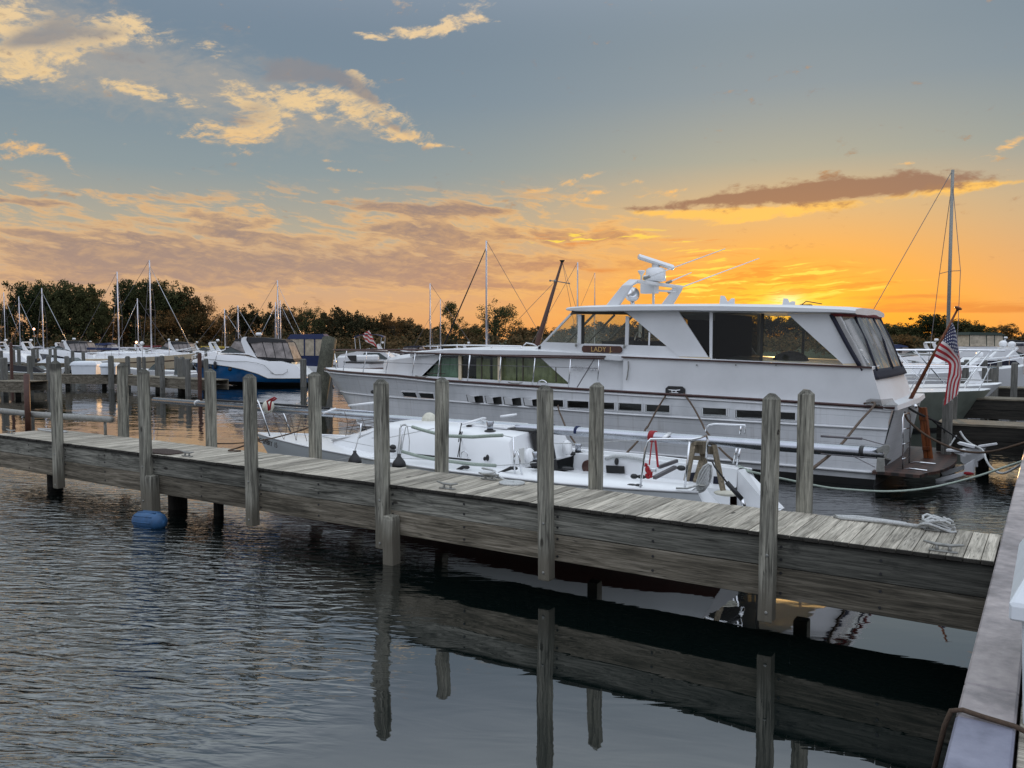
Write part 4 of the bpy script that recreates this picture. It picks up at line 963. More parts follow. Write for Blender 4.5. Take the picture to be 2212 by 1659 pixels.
wr = MB(); wp = [on_rail(p) for p in (c2(1205, 940), c2(1845, 962), c3(110, 1078), c3(680, 1090), c3(1230, 1108))]; wr.tube(wp, 0.007, 5); wr.tube([on_rail(c3(1195, 1025)), on_rail(c3(1045, 1272))], 0.013, 6)
wr.build('rail_wire', 'wire', yacht)
hnd = MB(); hp = [ay(c3(1490, 1045), 18.27), ay(c3(1492, 1100), 18.27), ay(c3(1483, 1170), 18.27), ay(c3(1475, 1210), 18.27)]; hnd.tube(hp, 0.015, 6); hnd.build('grab_handle', 'galvanised', yacht)
# deck cleats and fairleads
for p_ in (c2(1680, 1072), c3(505, 1240)):
    k = ay(p_, 18.35); cleat(k.x, k.y, s=1.3, z=k.z - 0.08).build('cleat', 'galvanised', yacht, smooth=True)
fl = MB(); k = ay(c3(742, 1245), 18.3); fl.tube([k + Vector((0.14 * math.cos(t), 0, 0.1 * math.sin(t))) for t in [j * math.pi / 8 for j in range(9)]], 0.02, 6); fl.build('fairlead', 'chrome', yacht, smooth=True)
hw = MB(); a0 = ay(c3(1815, 1320), 18.3); a1 = ay(c3(1988, 1265), 18.3)
hw.prism([(a0.x, 18.31, a0.z), (a1.x, 18.31, a0.z), (a1.x, 18.31, a1.z - 0.06), (a1.x - 0.07, 18.31, a1.z), (a0.x + 0.07, 18.31, a1.z), (a0.x, 18.31, a1.z - 0.06)], (0, -0.03, 0)); ho = hw.build('hawse_hole', 'black_rubber', yacht, bevel=0.01)
cleat((a0.x + a1.x) / 2, 18.22, s=0.9, z=a0.z + 0.01).build('cleat', 'chrome', ho, smooth=True)
for cx in (318, 658, 1008, 1380, 1760):
    k = ay(c4(cx, 1078), 18.3); 
    MB().tube([k, k + Vector((0, -0.02, 0))], 0.018, 8).build('snap_hook', 'galvanised', yacht)
for cx, cy in ((1035, 903), (1455, 918)):
    k = ay(c3(cx, cy), 18.5); MB().ell((k.x, 18.5, k.z), (0.03, 0.03, 0.05), 8, 5).build('lamp_bracket', 'galvanised', yacht)
m, b = mat('platform_grid'); co = obco(); x, y, z = sepv(co)
gx = G.m('PINGPONG', x + 0.02, 0.13); gy = G.m('PINGPONG', y, 0.16)
hole = G.m('GREATER_THAN', gx, 0.06) * G.m('GREATER_THAN', gy, 0.08)
gn = noise(vec(x * 4.0, y * 30.0, z), 1.0, 5)
put(b, 'Base Color', mixc(hole * 0.9, ramp(gn, [(0.3, (0.03, 0.014, 0.01, 1)), (0.7, (0.09, 0.042, 0.03, 1))]), (0.004, 0.004, 0.004, 1))); b.inputs['Roughness'].default_value = 0.5
# ---- stern: swim platform, ladder, corner guard, rudder-like trim post, flagstaff
pf = MB(); n = 10
poly = [(-3.0, 18.0), (-2.12, 17.98)] + [(-2.12 + 0.42 * math.sin(t), 18.4 + 2.0 + 2.0 * -math.cos(t)) for t in [math.pi * j / 12 for j in range(1, 12)]] + [(-2.12, 22.7), (-3.0, 22.7)]
pf.prism([(x, y, 0.30) for x, y in poly], (0, 0, 0.06)); po = pf.build('swim_platform', 'platform_grid' if 'platform_grid' in MATS else 'brown_paint', yacht)
ld = MB()
lp = [c6(893, 830), c6(890, 260), c6(900, 225), c6(960, 212), c6(972, 240), c6(962, 760)]
lq = [ax(p, -2.52) for p in lp]; ld.tube(lq, 0.017, 8)
for a_, b_ in ((c6(893, 390), c6(970, 372)), (c6(890, 550), c6(968, 532)), (c6(888, 712), c6(960, 692))): ld.tube([ax(a_, -2.52), ax(b_, -2.52)], 0.015, 8)
ld.tube([lq[0], Vector((-2.4, lq[0].y, 0.38)), Vector((-2.05, lq[0].y - .15, 0.38))], 0.016, 8); ld.tube([lq[-1], Vector((-2.4, lq[-1].y, 0.40)), Vector((-2.0, lq[-1].y - 0.1, 0.40))], 0.016, 8)
ld.build('boarding_ladder', 'chrome', yacht, smooth=True)
cg = MB(); cg.tube([(-2.66, 18.22, 1.6), (-2.98, 18.35, 0.32)], [0.03, 0.03], 6); cg.build('corner_guard', 'aluminium', yacht)
cp = MB(); cp.loft([[(-2.85, 18.2, 1.60), (-2.58, 18.24, 1.60), (-2.45, 20.4, 1.62), (-2.58, 22.5, 1.60), (-2.85, 22.5, 1.60)], [(-2.85, 18.2, 1.70), (-2.60, 18.24, 1.70), (-2.47, 20.4, 1.72), (-2.60, 22.5, 1.70), (-2.85, 22.5, 1.70)]]); cp.build('covering_board', 'white_paint', yacht)
nl = MB(); k = ax(c5(860, 1420), -2.44); nl.ell(k, (0.05, 0.05, 0.05)); nl.build('stern_light', 'chrome', yacht, smooth=True)
sb = ay(c5(785, 1360), YC); st2 = ay(c5(1375, 235), YC)
stf = MB(); stf.tube([sb, sb.lerp(st2, 0.5), st2], [0.045, 0.034, 0.022], 10); stf.lathe(st2, [(0.02, 0), (0.03, 0.03), (0.075, 0.05), (0.08, 0.08), (0.03, 0.1), (0, 0.1)], 12, st2 - sb); stf.build('flagstaff', 'varnish', yacht, smooth=True)
# davits on the platform
dv = MB()
def dflat(pts, dpt, th=0.05): dv.prism([ad(c6(*p), dpt) for p in pts], Vector((0.02, th, 0)))
dflat([(1242, 930), (1660, 820), (1665, 865), (1262, 975)], 17.6); dflat([(1560, 780), (1665, 715), (1665, 865), (1560, 850)], 17.58)
dflat([(1300, 850), (1620, 760), (1620, 800), (1330, 905)], 18.4); dflat([(1515, 660), (1760, 650), (1770, 700), (1700, 745), (1700, 800), (1580, 790), (1520, 740)], 18.3)
dflat([(1480, 540), (1500, 525), (1680, 570), (1670, 600), (1500, 555)], 17.9, 0.14); dflat([(1710, 565), (1900, 538), (1912, 560), (1720, 590)], 17.9, 0.14)
dflat([(1360, 605), (1560, 610), (1570, 635), (1365, 632)], 17.6, 0.14); dflat([(1540, 590), (1680, 600), (1800, 580), (1740, 660), (1560, 670)], 17.95)
dflat([(1400, 630), (1600, 635), (1560, 690), (1500, 665)], 17.65)
dv.build('dinghy_davit', 'white_paint', yacht, bevel=0.006)
ds = MB(); k = ad(c6(1610, 870), 17.5); ds.ell(k, (0.10, 0.02, 0.035)); ds.build('davit_badge', 'red_strap', yacht)
# the ensign
flag_pts = None
# ------------------------------------------------------------------ ensign on the yacht's staff
m, b = mat('flag_cloth')
uvn = G.nt.nodes.new('ShaderNodeUVMap'); fu, fv, _z = sepv(G(uvn.outputs[0]))      # u along the fly, v along the hoist from the top
stripe = G.m('GREATER_THAN', G.m('FRACT', fv * 6.5), 0.5)
c = mixc(stripe, (0.42, 0.012, 0.022, 1), (0.66, 0.62, 0.6, 1))
canton = G.m('LESS_THAN', fu, 0.36) * G.m('LESS_THAN', fv, 7 / 13)
row = G.m('FLOOR', fv * 13 / 7 * 9)
gx = G.m('FRACT', fu / 0.36 * 6 + G.m('MODULO', row, 2.0) * 0.5) - 0.5; gy = G.m('FRACT', fv * 13 / 7 * 9) - 0.5
star = sstep(gx * gx * 1.0 + gy * gy * 0.7, 0.075, 0.035)
c = mixc(canton, c, mixc(star, (0.012, 0.016, 0.07, 1), (0.62, 0.62, 0.64, 1)))
put(b, 'Base Color', c); b.inputs['Roughness'].default_value = 0.85; b.inputs['Sheen Weight'].default_value = 0.3
b.inputs['Transmission Weight'].default_value = 0.0
S0 = [(1312, 372), (1350, 470), (1390, 680), (1442, 1000), (1425, 1120), (1392, 1270)]
S5 = [(1203, 585), (1292, 660), (1402, 830), (1385, 1000), (1330, 1130), (1300, 1350)]
S9 = [(1092, 795), (1190, 848), (1262, 890), (1268, 980), (1240, 1160), (1208, 1418)]
def curve(P, t):
    k = len(P) - 1; a = t * k; i = min(int(a), k - 1); f = a - i
    p0 = P[max(i - 1, 0)]; p1 = P[i]; p2 = P[i + 1]; p3 = P[min(i + 2, k)]
    return tuple(0.5 * ((2 * b_) + (c_ - a_) * f + (2 * a_ - 5 * b_ + 4 * c_ - d_) * f * f + (3 * b_ - a_ - 3 * c_ + d_) * f ** 3) for a_, b_, c_, d_ in zip(p0, p1, p2, p3))
NU, NV = 48, 26; vs = []; uvs = []
for j in range(NV + 1):
    s_ = j / NV
    for i in range(NU + 1):
        t = i / NU; a0, a1, a2 = curve(S0, t), curve(S5, t), curve(S9, t)
        fo_ = 0.42 * max(0.0, min(1.0, (t - 0.30) / 0.35)); s_v = s_ ; s_ = (s_ - fo_) / (1 - fo_) if s_ > fo_ else (fo_ - s_) * 0.55
        back_ = 0.10 if s_v <= fo_ else 0.0
        p = tuple(x0 * (1 - s_) * (1 - 2 * s_) + x1 * 4 * s_ * (1 - s_) + x2 * s_ * (2 * s_ - 1) for x0, x1, x2 in zip(a0, a1, a2))
        dep = YC + back_ + 0.13 * math.sin((p[0] - 1180) / 55.0) * min(1, t * 4) + 0.05 * math.sin(t * 9 + s_ * 6)
        k = ay(c5(*p), YC); vs.append((k.x, dep, k.z)); uvs.append((t, s_v)); s_ = s_v
fs = [(j * (NU + 1) + i, j * (NU + 1) + i + 1, (j + 1) * (NU + 1) + i + 1, (j + 1) * (NU + 1) + i) for j in range(NV) for i in range(NU)]
fm = MB().add(vs, fs); me = bpy.data.meshes.new('flag'); me.from_pydata([tuple(p) for p in fm.v], [], fm.f)
ul = me.uv_layers.new(name='UVMap')
for l in me.loops: ul.data[l.index].uv = uvs[l.vertex_index]
me.materials.append(MATS['flag_cloth']); me.polygons.foreach_set('use_smooth', [True] * len(me.polygons))
fo = bpy.data.objects.new('flag', me); COL.objects.link(fo); tag(fo, 'stars and stripes flag hanging in folds from the yacht stern flagstaff', 'flag')

bp = MB(); P4 = [ay(c6(*k), 20.6) for k in ((1058, 150), (1138, 150), (1212, 745), (1122, 745))]
bp.prism([P4[0], P4[0].lerp(P4[1], 0.45), P4[3].lerp(P4[2], 0.45), P4[3]], (0.03, 0.05, 0)); bp.prism([P4[0].lerp(P4[1], 0.55), P4[1], P4[2], P4[3].lerp(P4[2], 0.6)], (0.03, 0.05, 0))
bp.bar(P4[0].lerp(P4[3], 0.2) - Vector((0, .02, 0)), P4[1].lerp(P4[2], 0.2) - Vector((0, .02, 0)), 0.04, 0.08); bp.bar(P4[0].lerp(P4[3], 0.75) - Vector((0, .02, 0)), P4[1].lerp(P4[2], 0.75) - Vector((0, .02, 0)), 0.04, 0.08)
tag(bp.build('boarding_plank', 'varnish', bevel=0.006), 'varnished brown boarding plank standing upright on the yacht swim platform', 'boarding plank')

# mesh wrap on the stern cleat
wr_ = MB(); W = [[ay(c5(x, y), 18.05 + dy) for x, y in ((245, 1395), (250, 1345), (300, 1326), (420, 1335), (500, 1330), (575, 1320), (605, 1370), (640, 1395))] for dy in (0.0, 0.25)]
wr_.grid([[p.lerp(Vector((p.x, p.y, 1.70)), 1 - k) for p in W[0]] for k in (0, 0.5, 0.9, 1.0)]); wr_.grid([W[0], W[1]])
tag(wr_.build('chafe_wrap', 'vinyl', smooth=True), 'crumpled clear plastic wrap over the yacht stern mooring cleat', 'plastic wrap')

# mooring lines of the yacht
def line(pts, r, mt, label, nm='mooring_line', smooth_n=6):
    P = [Vector(p) for p in pts]; r_ = []
    for i in range(len(P) - 1):
        p0 = P[max(i - 1, 0)]; p1 = P[i]; p2 = P[i + 1]; p3 = P[min(i + 2, len(P) - 1)]
        for k in range(smooth_n):
            f = k / smooth_n; r_.append(0.5 * ((2 * p1) + (p2 - p0) * f + (2 * p0 - 5 * p1 + 4 * p2 - p3) * f * f + (3 * p1 - p0 - 3 * p2 + p3) * f ** 3))
    r_.append(P[-1])
    o = MB().tube(r_, r, 7).build(nm, mt, smooth=True); tag(o, label, 'mooring line'); return o
hz = ay(c3(1830, 1325), 18.22); hz2 = ay(c3(1975, 1325), 18.22)
def interp_y(pxs, y0, y1):
    return [ay(p, y0 + (y1 - y0) * (i / (len(pxs) - 1))) for i, p in enumerate(pxs)]
line([hz] + interp_y([c3(1750, 1450), c3(1660, 1615), s3(960, 365), s3(870, 505), s3(715, 670)], 17.6, 13.75), 0.02, 'rope_brown', 'brown mooring line falling left from the dark hawse hole in the yacht side')
line([hz2] + interp_y([c3(2060, 1450), c3(2130, 1580), s3(1600, 400), s3(1760, 600), s3(1895, 725)], 17.6, 13.3), 0.02, 'rope_brown', 'brown mooring line falling right from the dark hawse hole in the yacht side')
line(interp_y([c3(880, 1430), c3(885, 1470), c3(915, 1545), s2(2030, 680), s2(2125, 830), s3(320, 665)], 18.0, 13.8), 0.02, 'rope_brown', 'brown line coming out of an open port low in the yacht side')
line([(-3.2, 18.1, 1.72)] + interp_y([c6(590, 110), c6(420, 310), c6(220, 555), c6(0, 748)], 17.8, 11.4) + [ay((1740, 1022), 9.86)], 0.022, 'rope_brown', 'brown mooring line running from the yacht stern cleat to the pier post')
line([(-3.0, 18.1, 1.68)] + [ad(c6(*k), dd) for k, dd in (((870, 160), 17.6), ((950, 290), 17.6), ((1140, 450), 17.4), ((1400, 580), 17.2), ((1650, 640), 17), ((1900, 622), 16.5), ((2212, 535), 16), ((2300, 510), 15.8))], 0.024, 'rope_brown', 'grey brown stern line sagging from the yacht corner towards the quay')
line([(-3.0, 18.1, 1.69)] + [ad(c6(*k), dd) for k, dd in (((900, 140), 17.8), ((1040, 205), 18.2), ((1250, 300), 19), ((1510, 410), 20), ((1620, 540), 19), ((1720, 600), 18.2))], 0.026, 'rope_black', 'thick black shore cable hanging from the yacht stern corner')
line([ad(c6(1040, 120), 19), ad(c6(1250, 320), 19), ad(c6(1500, 490), 18.8), ad(c6(1700, 585), 18), ad(c6(1810, 625), 17.5)], 0.018, 'rope_black', 'thin black line from the foot of the flagstaff to the davit')
line([ad(c6(*k), dd) for k, dd in (((1515, 410), 18.6), ((1560, 480), 18.5), ((1630, 545), 18.2), ((1760, 615), 17.6), ((1800, 720), 17.2), ((1860, 810), 17), ((1970, 868), 16.6), ((2100, 820), 16.3), ((2212, 745), 16), ((2300, 690), 15.8))], 0.024, 'rope_white', 'pale blue grey line looping over the davit towards the quay')
line([ad(c6(1500, 420), 19.5), ad(c6(1400, 570), 19)], 0.02, 'rope_white', 'short taut pale line behind the davit')

# ------------------------------------------------------------------ the white racing sailboat beside the pier
SY = 12.0
sb_ = thing('sailboat', 'white sloop hull with its mast unstepped, moored between the pier and the yacht', 'sailboat', (-9, SY, 0))
SHB = [(-14.4, 0.02), (-13.4, 0.42), (-12.3, 0.78), (-11.5, 1.02), (-10, 1.36), (-9, 1.56), (-8, 1.65), (-6, 1.65), (-5, 1.48), (-4.2, 1.24), (-3.9, 1.15)]
def sz_(x): return lerp_tab([(-14.4, 0.975), (-9, 0.95), (-3.9, 0.93)], x)
NSB = 30
def srow(k, side):
    """k = 0 sheer ... 1 below the water"""
    r = []
    for i in range(NSB + 1):
        t = (i / NSB) ** 0.9; x = -14.4 + t * 10.4; hw = lerp_tab(SHB, x)
        rake = (1 - t) ** 4 * 1.1; z = sz_(x) + (-0.35 - sz_(x)) * k
        x2 = x + rake * k + 0.75 * k * max(0, (t - 0.97) / 0.03) * 0.9
        w_ = hw * (1 - 0.5 * k ** 2.2) * (1 - 0.35 * k * (1 - t)) + 0.015
        r.append(Vector((x2, SY - side * w_, z)))
    return r
hl = MB()
for side in (1, -1): hl.grid([srow(k, side) for k in (0.0, 0.06, 0.2, 0.34)])
hl.build('hull', 'hull_grey', sb_, smooth=True)
hb = MB()
for side in (1, -1): hb.grid([srow(k, side) for k in (0.34, 0.5, 0.68, 0.8, 1.0)])
hb.build('bottom', 'antifoul_red', sb_, smooth=True)
# deck with side decks, open cockpit and cut-out stern
dkm = MB()
xs_ = [-14.4 + 7.3 * i / 20 for i in range(21)]
dkm.grid([[Vector((x, SY - k * lerp_tab(SHB, x), sz_(x) + 0.04 * (1 - k * k))) for k in (1, 0.6, 0.2, -0.2, -0.6, -1)] for x in xs_])
ck = lambda x: min(0.92, lerp_tab(SHB, x) - 0.42)
for side in (1, -1):
    dkm.grid([[Vector((x, SY - side * (lerp_tab(SHB, x)), sz_(x))), Vector((x, SY - side * (lerp_tab(SHB, x) - 0.03), sz_(x) + 0.035)), Vector((x, SY - side * (ck(x) + 0.1), sz_(x) + 0.07)), Vector((x, SY - side * ck(x), sz_(x) + 0.06))] for x in [-7.1 + 3.0 * i / 10 for i in range(11)]])
dkm.build('deck', 'white_gelcoat', sb_, smooth=True)
cw = MB()
for side in (1, -1):
    cw.grid([[Vector((x, SY - side * ck(x), sz_(x) + 0.06)), Vector((x, SY - side * (ck(x) - 0.03), 0.72)), Vector((x, SY - side * 0.45, 0.72)), Vector((x, SY - side * 0.45, 0.42)), Vector((x, SY, 0.42))] for x in [-7.1 + 3.0 * i / 10 for i in range(11)]])
    # stern quarters that slope down and aft
    a = Vector((-4.1, SY - side * 1.2, 0.955)); b_ = Vector((-4.1, SY - side * ck(-4.1), 0.99)); c_ = Vector((-3.55, SY - side * 0.78, 0.42)); d_ = Vector((-3.45, SY - side * 1.12, 0.40))
    cw.add([a, b_, c_, d_], [(0, 1, 2, 3)]); cw.add([b_, (-4.1, SY - side * ck(-4.1), 0.42), c_], [(0, 1, 2)])
    cw.add([a, d_, (-3.5, SY - side * 1.0, -0.1), (-4.1, SY - side * 1.0, -0.1)], [(0, 1, 2, 3)])
cw.sheet([(-4.15, SY - 0.8, 0.42), (-3.45, SY - 1.12, 0.40), (-3.45, SY + 1.12, 0.40), (-4.15, SY + 0.8, 0.42)])
cw.build('cockpit', 'white_gelcoat', sb_)
rk = MB(); rk.bar((-12.9, SY - 0.55, 1.0), (-12.9, SY - 0.55, 1.0 + 0.001), 0.001, 0.001)
# toe rail and rub edge
tr = MB()
for side in (1, -1): tr.tube([p + Vector((0, 0, 0.02)) for p in srow(0.0, side)], 0.022, 6)
tr.build('toe_rail', 'white_gelcoat', sb_, smooth=True)
# cabin
cb = MB(); rings = []
f0 = ay(s1(1130, 600), SY - 0.5); f1 = ay(s1(1410, 490), SY - 0.6)
for x, wb, wt, zt in ((-11.9, 0.38, 0.30, 1.0), (-11.2, 0.62, 0.5, 1.18), (-10.4, 0.86, 0.68, 1.42), (-10.0, 0.94, 0.76, 1.49), (-8.8, 1.02, 0.84, 1.50), (-7.8, 1.04, 0.86, 1.46), (-7.35, 1.04, 0.86, 1.44)):
    rings.append([Vector((x + dx, SY + y, z)) for y, z, dx in ((-wb, 0.95, 0), (-wt - 0.03, zt - 0.07, 0), (-wt + 0.06, zt, 0), (-0.3, zt + 0.05, 0), (0.3, zt + 0.05, 0), (wt - 0.06, zt, 0), (wt + 0.03, zt - 0.07, 0), (wb, 0.95, 0))])
rings.append([Vector((p.x + (0.22 if abs(p.y - SY) > 0.95 else 0.05), p.y, p.z)) for p in rings[-1]])
cb.loft(rings); cb.build('cabin', 'white_gelcoat', sb_, autosm=True)
xb = -7.12
cwv = MB(); cwv.prism([(xb + 0.02, SY - 0.32, 0.80), (xb + 0.02, SY + 0.32, 0.80), (xb - 0.12, SY + 0.32, 1.47), (xb - 0.12, SY - 0.32, 1.47)], (0.02, 0, 0)); cwv.box(-8.1, xb - 0.1, SY - 0.3, SY + 0.3, 1.49, 1.515); cwv.build('companionway', 'antifoul_black', sb_)
hc = MB(); hc.box(-8.75, -7.7, SY - 0.36, SY + 0.36, 1.515, 1.56); hc.build('sliding_hatch', 'white_gelcoat', sb_, bevel=0.015)
for y_, r_ in ((SY - 0.62, 0.13), (SY + 0.62, 0.13)):
    MB().lathe((xb + 0.04, y_, 1.14), [(0, -0.02), (r_, -0.02), (r_, 0.03), (r_ * 0.85, 0.05), (0, 0.05)], 20, (1, 0, 0.15)).build('instrument_cover', 'white_gelcoat', sb_, smooth=True)
gv = MB()
for k in range(6): gv.box(xb + 0.05, xb + 0.06, SY - 0.95 + 0.022 * k * 1.2, SY - 0.94 + 0.022 * k * 1.2, 1.05, 1.3)
gv.build('louvre', 'sign_white', sb_)
def winch(x, y, z, s=1.0, par=None):
    w_ = thing.__call__ if False else None
    o1 = MB().lathe((x, y, z), [(0.085 * s, 0), (0.085 * s, 0.05 * s), (0.06 * s, 0.06 * s)] + [(0.0, 0.06 * s)], 16).build('winch', 'black_rubber', sb_, smooth=True)
    MB().lathe((x, y, z + 0.055 * s), [(0.05 * s, 0), (0.045 * s, 0.06 * s), (0.06 * s, 0.12 * s), (0.05 * s, 0.135 * s), (0, 0.135 * s)], 16).build('drum', 'aluminium', o1, smooth=True)
for p_, yy_ in ((s2(1188, 715), SY - 0.55), (s2(2145, 950), SY + 1.05), (s2(1690, 1060), SY - 1.1)):
    k = ay(p_, yy_); winch(k.x, yy_, k.z, 1.15)
# small black and white deck gear
for p_, yy_, r_ in ((s2(130, 860), 11.0, (0.07, 0.05, 0.05)), (s2(120, 900), 10.9, (0.09, 0.05, 0.03)), (s2(1160, 975), 10.95, (0.03, 0.03, 0.055)), (s2(1130, 985), 10.95, (0.025, 0.03, 0.035)), (s2(960, 630), 11.6, (0.06, 0.05, 0.025)),
                     (s2(1010, 622), 11.7, (0.05, 0.05, 0.025)), (s2(1575, 708), 12.4, (0.05, 0.03, 0.04)), (s2(2050, 935), 13.0, (0.12, 0.06, 0.05)), (s3(630, 740), 12.9, (0.04, 0.04, 0.06)), (s3(130, 650), 12.9, (0.1, 0.05, 0.04)), (s3(100, 815), 11.5, (0.12, 0.06, 0.03)),
                     (s1(1060, 660), 11.6, (0.05, 0.04, 0.035)), (s2(1510, 1200), 10.6, (0.08, 0.05, 0.03)), (s3(800, 1003), 10.7, (0.09, 0.06, 0.03)), (s3(870, 1003), 10.7, (0.06, 0.05, 0.03)), (s3(1335, 810), 11.3, (0.07, 0.05, 0.04)), (s3(820, 900), 11.4, (0.06, 0.05, 0.04)), (s3(900, 905), 11.45, (0.08, 0.05, 0.03))):
    k = ay(p_, yy_); MB().ell(k, r_, 10, 6).build('deck_block', 'black_rubber', sb_, smooth=True)
k = ay(s2(1665, 1215), 10.7); MB().ell(k, (0.09, 0.06, 0.045), 12, 6).build('dome_vent', 'galvanised', sb_, smooth=True)
for p0_, p1_ in ((s2(760, 1135), s2(900, 1075)), (s2(1280, 1140), s2(1420, 1085))):
    a = ay(p0_, 10.6); b_ = ay(p1_, 10.6); h_ = MB(); h_.tube([a, a.lerp(b_, 0.5), b_], [0.014, 0.02, 0.03], 8); h_.ell(b_ + Vector((0.05, 0, 0.0)), (0.07, 0.04, 0.03), 10, 6); h_.build('genoa_car', 'black_rubber', sb_, smooth=True)
k0, k1 = ay(s2(340, 935), 10.8), ay(s2(975, 1000), 10.8); MB().bar(k0, k1, 0.03, 0.025).build('genoa_track', 'black_rubber', sb_)
gt = MB(); gt.tube([ay(s2(870, 975), 10.9), ay(s2(880, 920), 10.9), ay(s2(910, 895), 10.9), ay(s2(940, 925), 10.9), ay(s2(945, 985), 10.9)], 0.01, 6); gt.build('grab_rail', 'chrome', sb_, smooth=True)
# cockpit details
lk = MB(); lk.box(-6.9, -4.4, SY + 0.98, SY + 1.0, 0.62, 0.9)
p4 = [ay(k, SY + 0.86) for k in (s3(512, 780), s3(715, 790), s3(720, 870), s3(520, 865))]; MB().sheet(p4).build('cave_locker', 'antifoul_black', sb_)
k = ay(s3(325, 795), SY + 0.86); MB().lathe(k, [(0, 0), (0.12, 0), (0.12, 0.03), (0.09, 0.03), (0.09, 0.015), (0, 0.015)], 18, (0, -1, 0)).build('round_port', 'brown_paint', sb_, smooth=True)
for quad, mt in (((s3(1690, 900), s3(1895, 905), s3(1890, 1050), s3(1680, 1040)), 'navy_canvas'), ((s3(1430, 860), s3(1640, 850), s3(1640, 980), s3(1425, 965)), 'navy_canvas')):
    MB().prism([ay(k, SY + 0.86) for k in quad], (0, -0.02, 0)).build('locker_curtain', mt, sb_)
for a_, b_ in ((s3(510, 710), s3(920, 720)),):
    MB().tube([ay(a_, 12.9), ay(s3(600, 680), 12.9), ay(s3(740, 685), 12.9), ay(b_, 12.9)], 0.03, 8).build('grab_rail', 'rope_white', sb_, smooth=True)
tv = MB(); tv.bar(ay(s3(1090, 800), 12.0), ay(s3(1290, 730), 12.3), 0.05, 0.05); tv.bar(ay(s3(1040, 915), 11.7), ay(s3(1270, 800), 12.2), 0.06, 0.05); tv.build('traveller', 'wire', sb_)
bk = MB(); bk.tube([ay(k, 11.3) for k in (s3(1670, 740), s3(1700, 800), s3(1840, 980))], 0.012, 6); bk.tube([ay(k, 11.3) for k in (s3(1830, 965), s3(1995, 1150))], 0.035, 8); bk.build('backstay_adjuster', 'black_rubber', sb_, smooth=True)
MB().tube([ay(k, 11.3) for k in (s3(1995, 1150), s3(2025, 1255))], 0.03, 8).build('adjuster_rod', 'chrome', sb_, smooth=True)
# rails
def tubes(name, lists, r=0.0125, mt='chrome', par=None):
    for l in lists:
        MB().tube(l, r, 8).build(name, mt, par or sb_, smooth=True)
NYR = 10.6; FYR = 13.2
tubes('pushpit', [[ay(k, NYR + dy) for k, dy in ((s3(888, 1020), 0), (s3(940, 620), 0), (s3(965, 530), 0), (s3(1000, 495), 0.02), (s3(1200, 495), 0.1), (s3(1440, 500), 0.25), (s3(1540, 480), 0.4), (s3(1605, 455), 0.6), (s3(1622, 500), 0.6), (s3(1605, 700), 0.6))],
                  [ay(k, NYR + 0.25) for k in (s3(1425, 510), s3(1370, 1050))],
                  [ay(k, FYR) for k in (s3(1600, 410), s3(1600, 375), s3(1640, 340), s3(1700, 330), s3(2030, 345), s3(2020, 440))], [ay(k, FYR) for k in (s3(1985, 350), s3(1970, 440))],
                  [ay(k, FYR) for k in (s3(1945, 560), s3(1900, 760))], [ay(k, FYR) for k in (s3(1980, 570), s3(1930, 815))]], 0.0165)
tubes('pulpit', [[ay(k, 11.3) for k in (s1(360, 590), s1(300, 400), s1(262, 300), s1(250, 275))], [ay(k, 12.6) for k in (s1(540, 555), s1(490, 420), s1(458, 350), s1(440, 330))]], 0.016)
tubes('stanchion', [[ay(k, 10.55) for k in (s2(1440, 745), s2(1460, 1215))], [ay(k, 10.55) for k in (s2(1450, 1000), s2(1465, 905), s2(1485, 895), s2(1505, 960), s2(1535, 1165))], [ay(k, 10.65) for k in (s2(238, 610), s2(205, 1040))], [ay(k, 10.9) for k in (s1(1155, 480), s1(1140, 610))]], 0.014)
tubes('lifeline_sleeve', [[ay(k, 10.62) for k in (s2(340, 638), s2(450, 672), s2(580, 706), s2(735, 737), s2(1000, 748), s2(1200, 735), s2(1325, 730))], [ay(k, 10.62) for k in (s2(225, 905), s2(400, 955), s2(580, 990), s2(735, 1012), s2(1000, 1045), s2(1250, 1060))]], 0.028, 'rope_green')
tubes('lifeline', [[ay(k, 10.6) for k in (s2(1325, 730), s2(1440, 755))], [ay(k, 10.62) for k in (s2(1250, 1060), s2(1440, 1050), s2(1690, 1025))], [ay(k, 10.6) for k in (s2(340, 638), s2(235, 620))], [ay(k, 10.8) for k in (s2(-100, 760), s2(100, 752), s2(580, 655))],
                     [ay(k, 10.7) for k in (s1(930, 800), s1(1100, 775), s1(1470, 785), s1(1800, 795))], [ay(k, 10.8) for k in (s3(-200, 545), s3(350, 540), s3(900, 500))], [ay(k, 11.0) for k in (s1(820, 595), s1(1100, 650), s1(1260, 680))]], 0.006, 'rope_white')
# cords of the netting between pulpit and shrouds
cords = [[s1(380, 370), s1(430, 520), s1(482, 620), s1(500, 560), s1(520, 400)], [s1(540, 420), s1(590, 640), s1(600, 540), s1(640, 400)], [s1(640, 420), s1(660, 560), s1(695, 680)], [s1(400, 380), s1(560, 520), s1(700, 540)], [s1(310, 410), s1(370, 375)],
         [s1(850, 440), s1(1040, 475), s1(1270, 440)], [s1(870, 530), s1(1020, 520), s1(1270, 470)], [s1(920, 400), s1(880, 520)], [s1(1010, 380), s1(1040, 480), s1(1020, 590)], [s1(1110, 450), s1(1060, 560)], [s1(1160, 430), s1(1210, 560)], [s1(880, 545), s1(1100, 530), s1(1270, 500)]]
tubes('net_cord', [[ay(k, 11.6) for k in cc] for cc in cords], 0.005, 'rope_brown')
tubes('sail_rod', [[ay(k, 10.9) for k in (s1(1130, 605), s1(1265, 545))], [ay(k, 12.6) for k in (s1(820, 585), s1(1120, 600))]], 0.02, 'white_gelcoat')
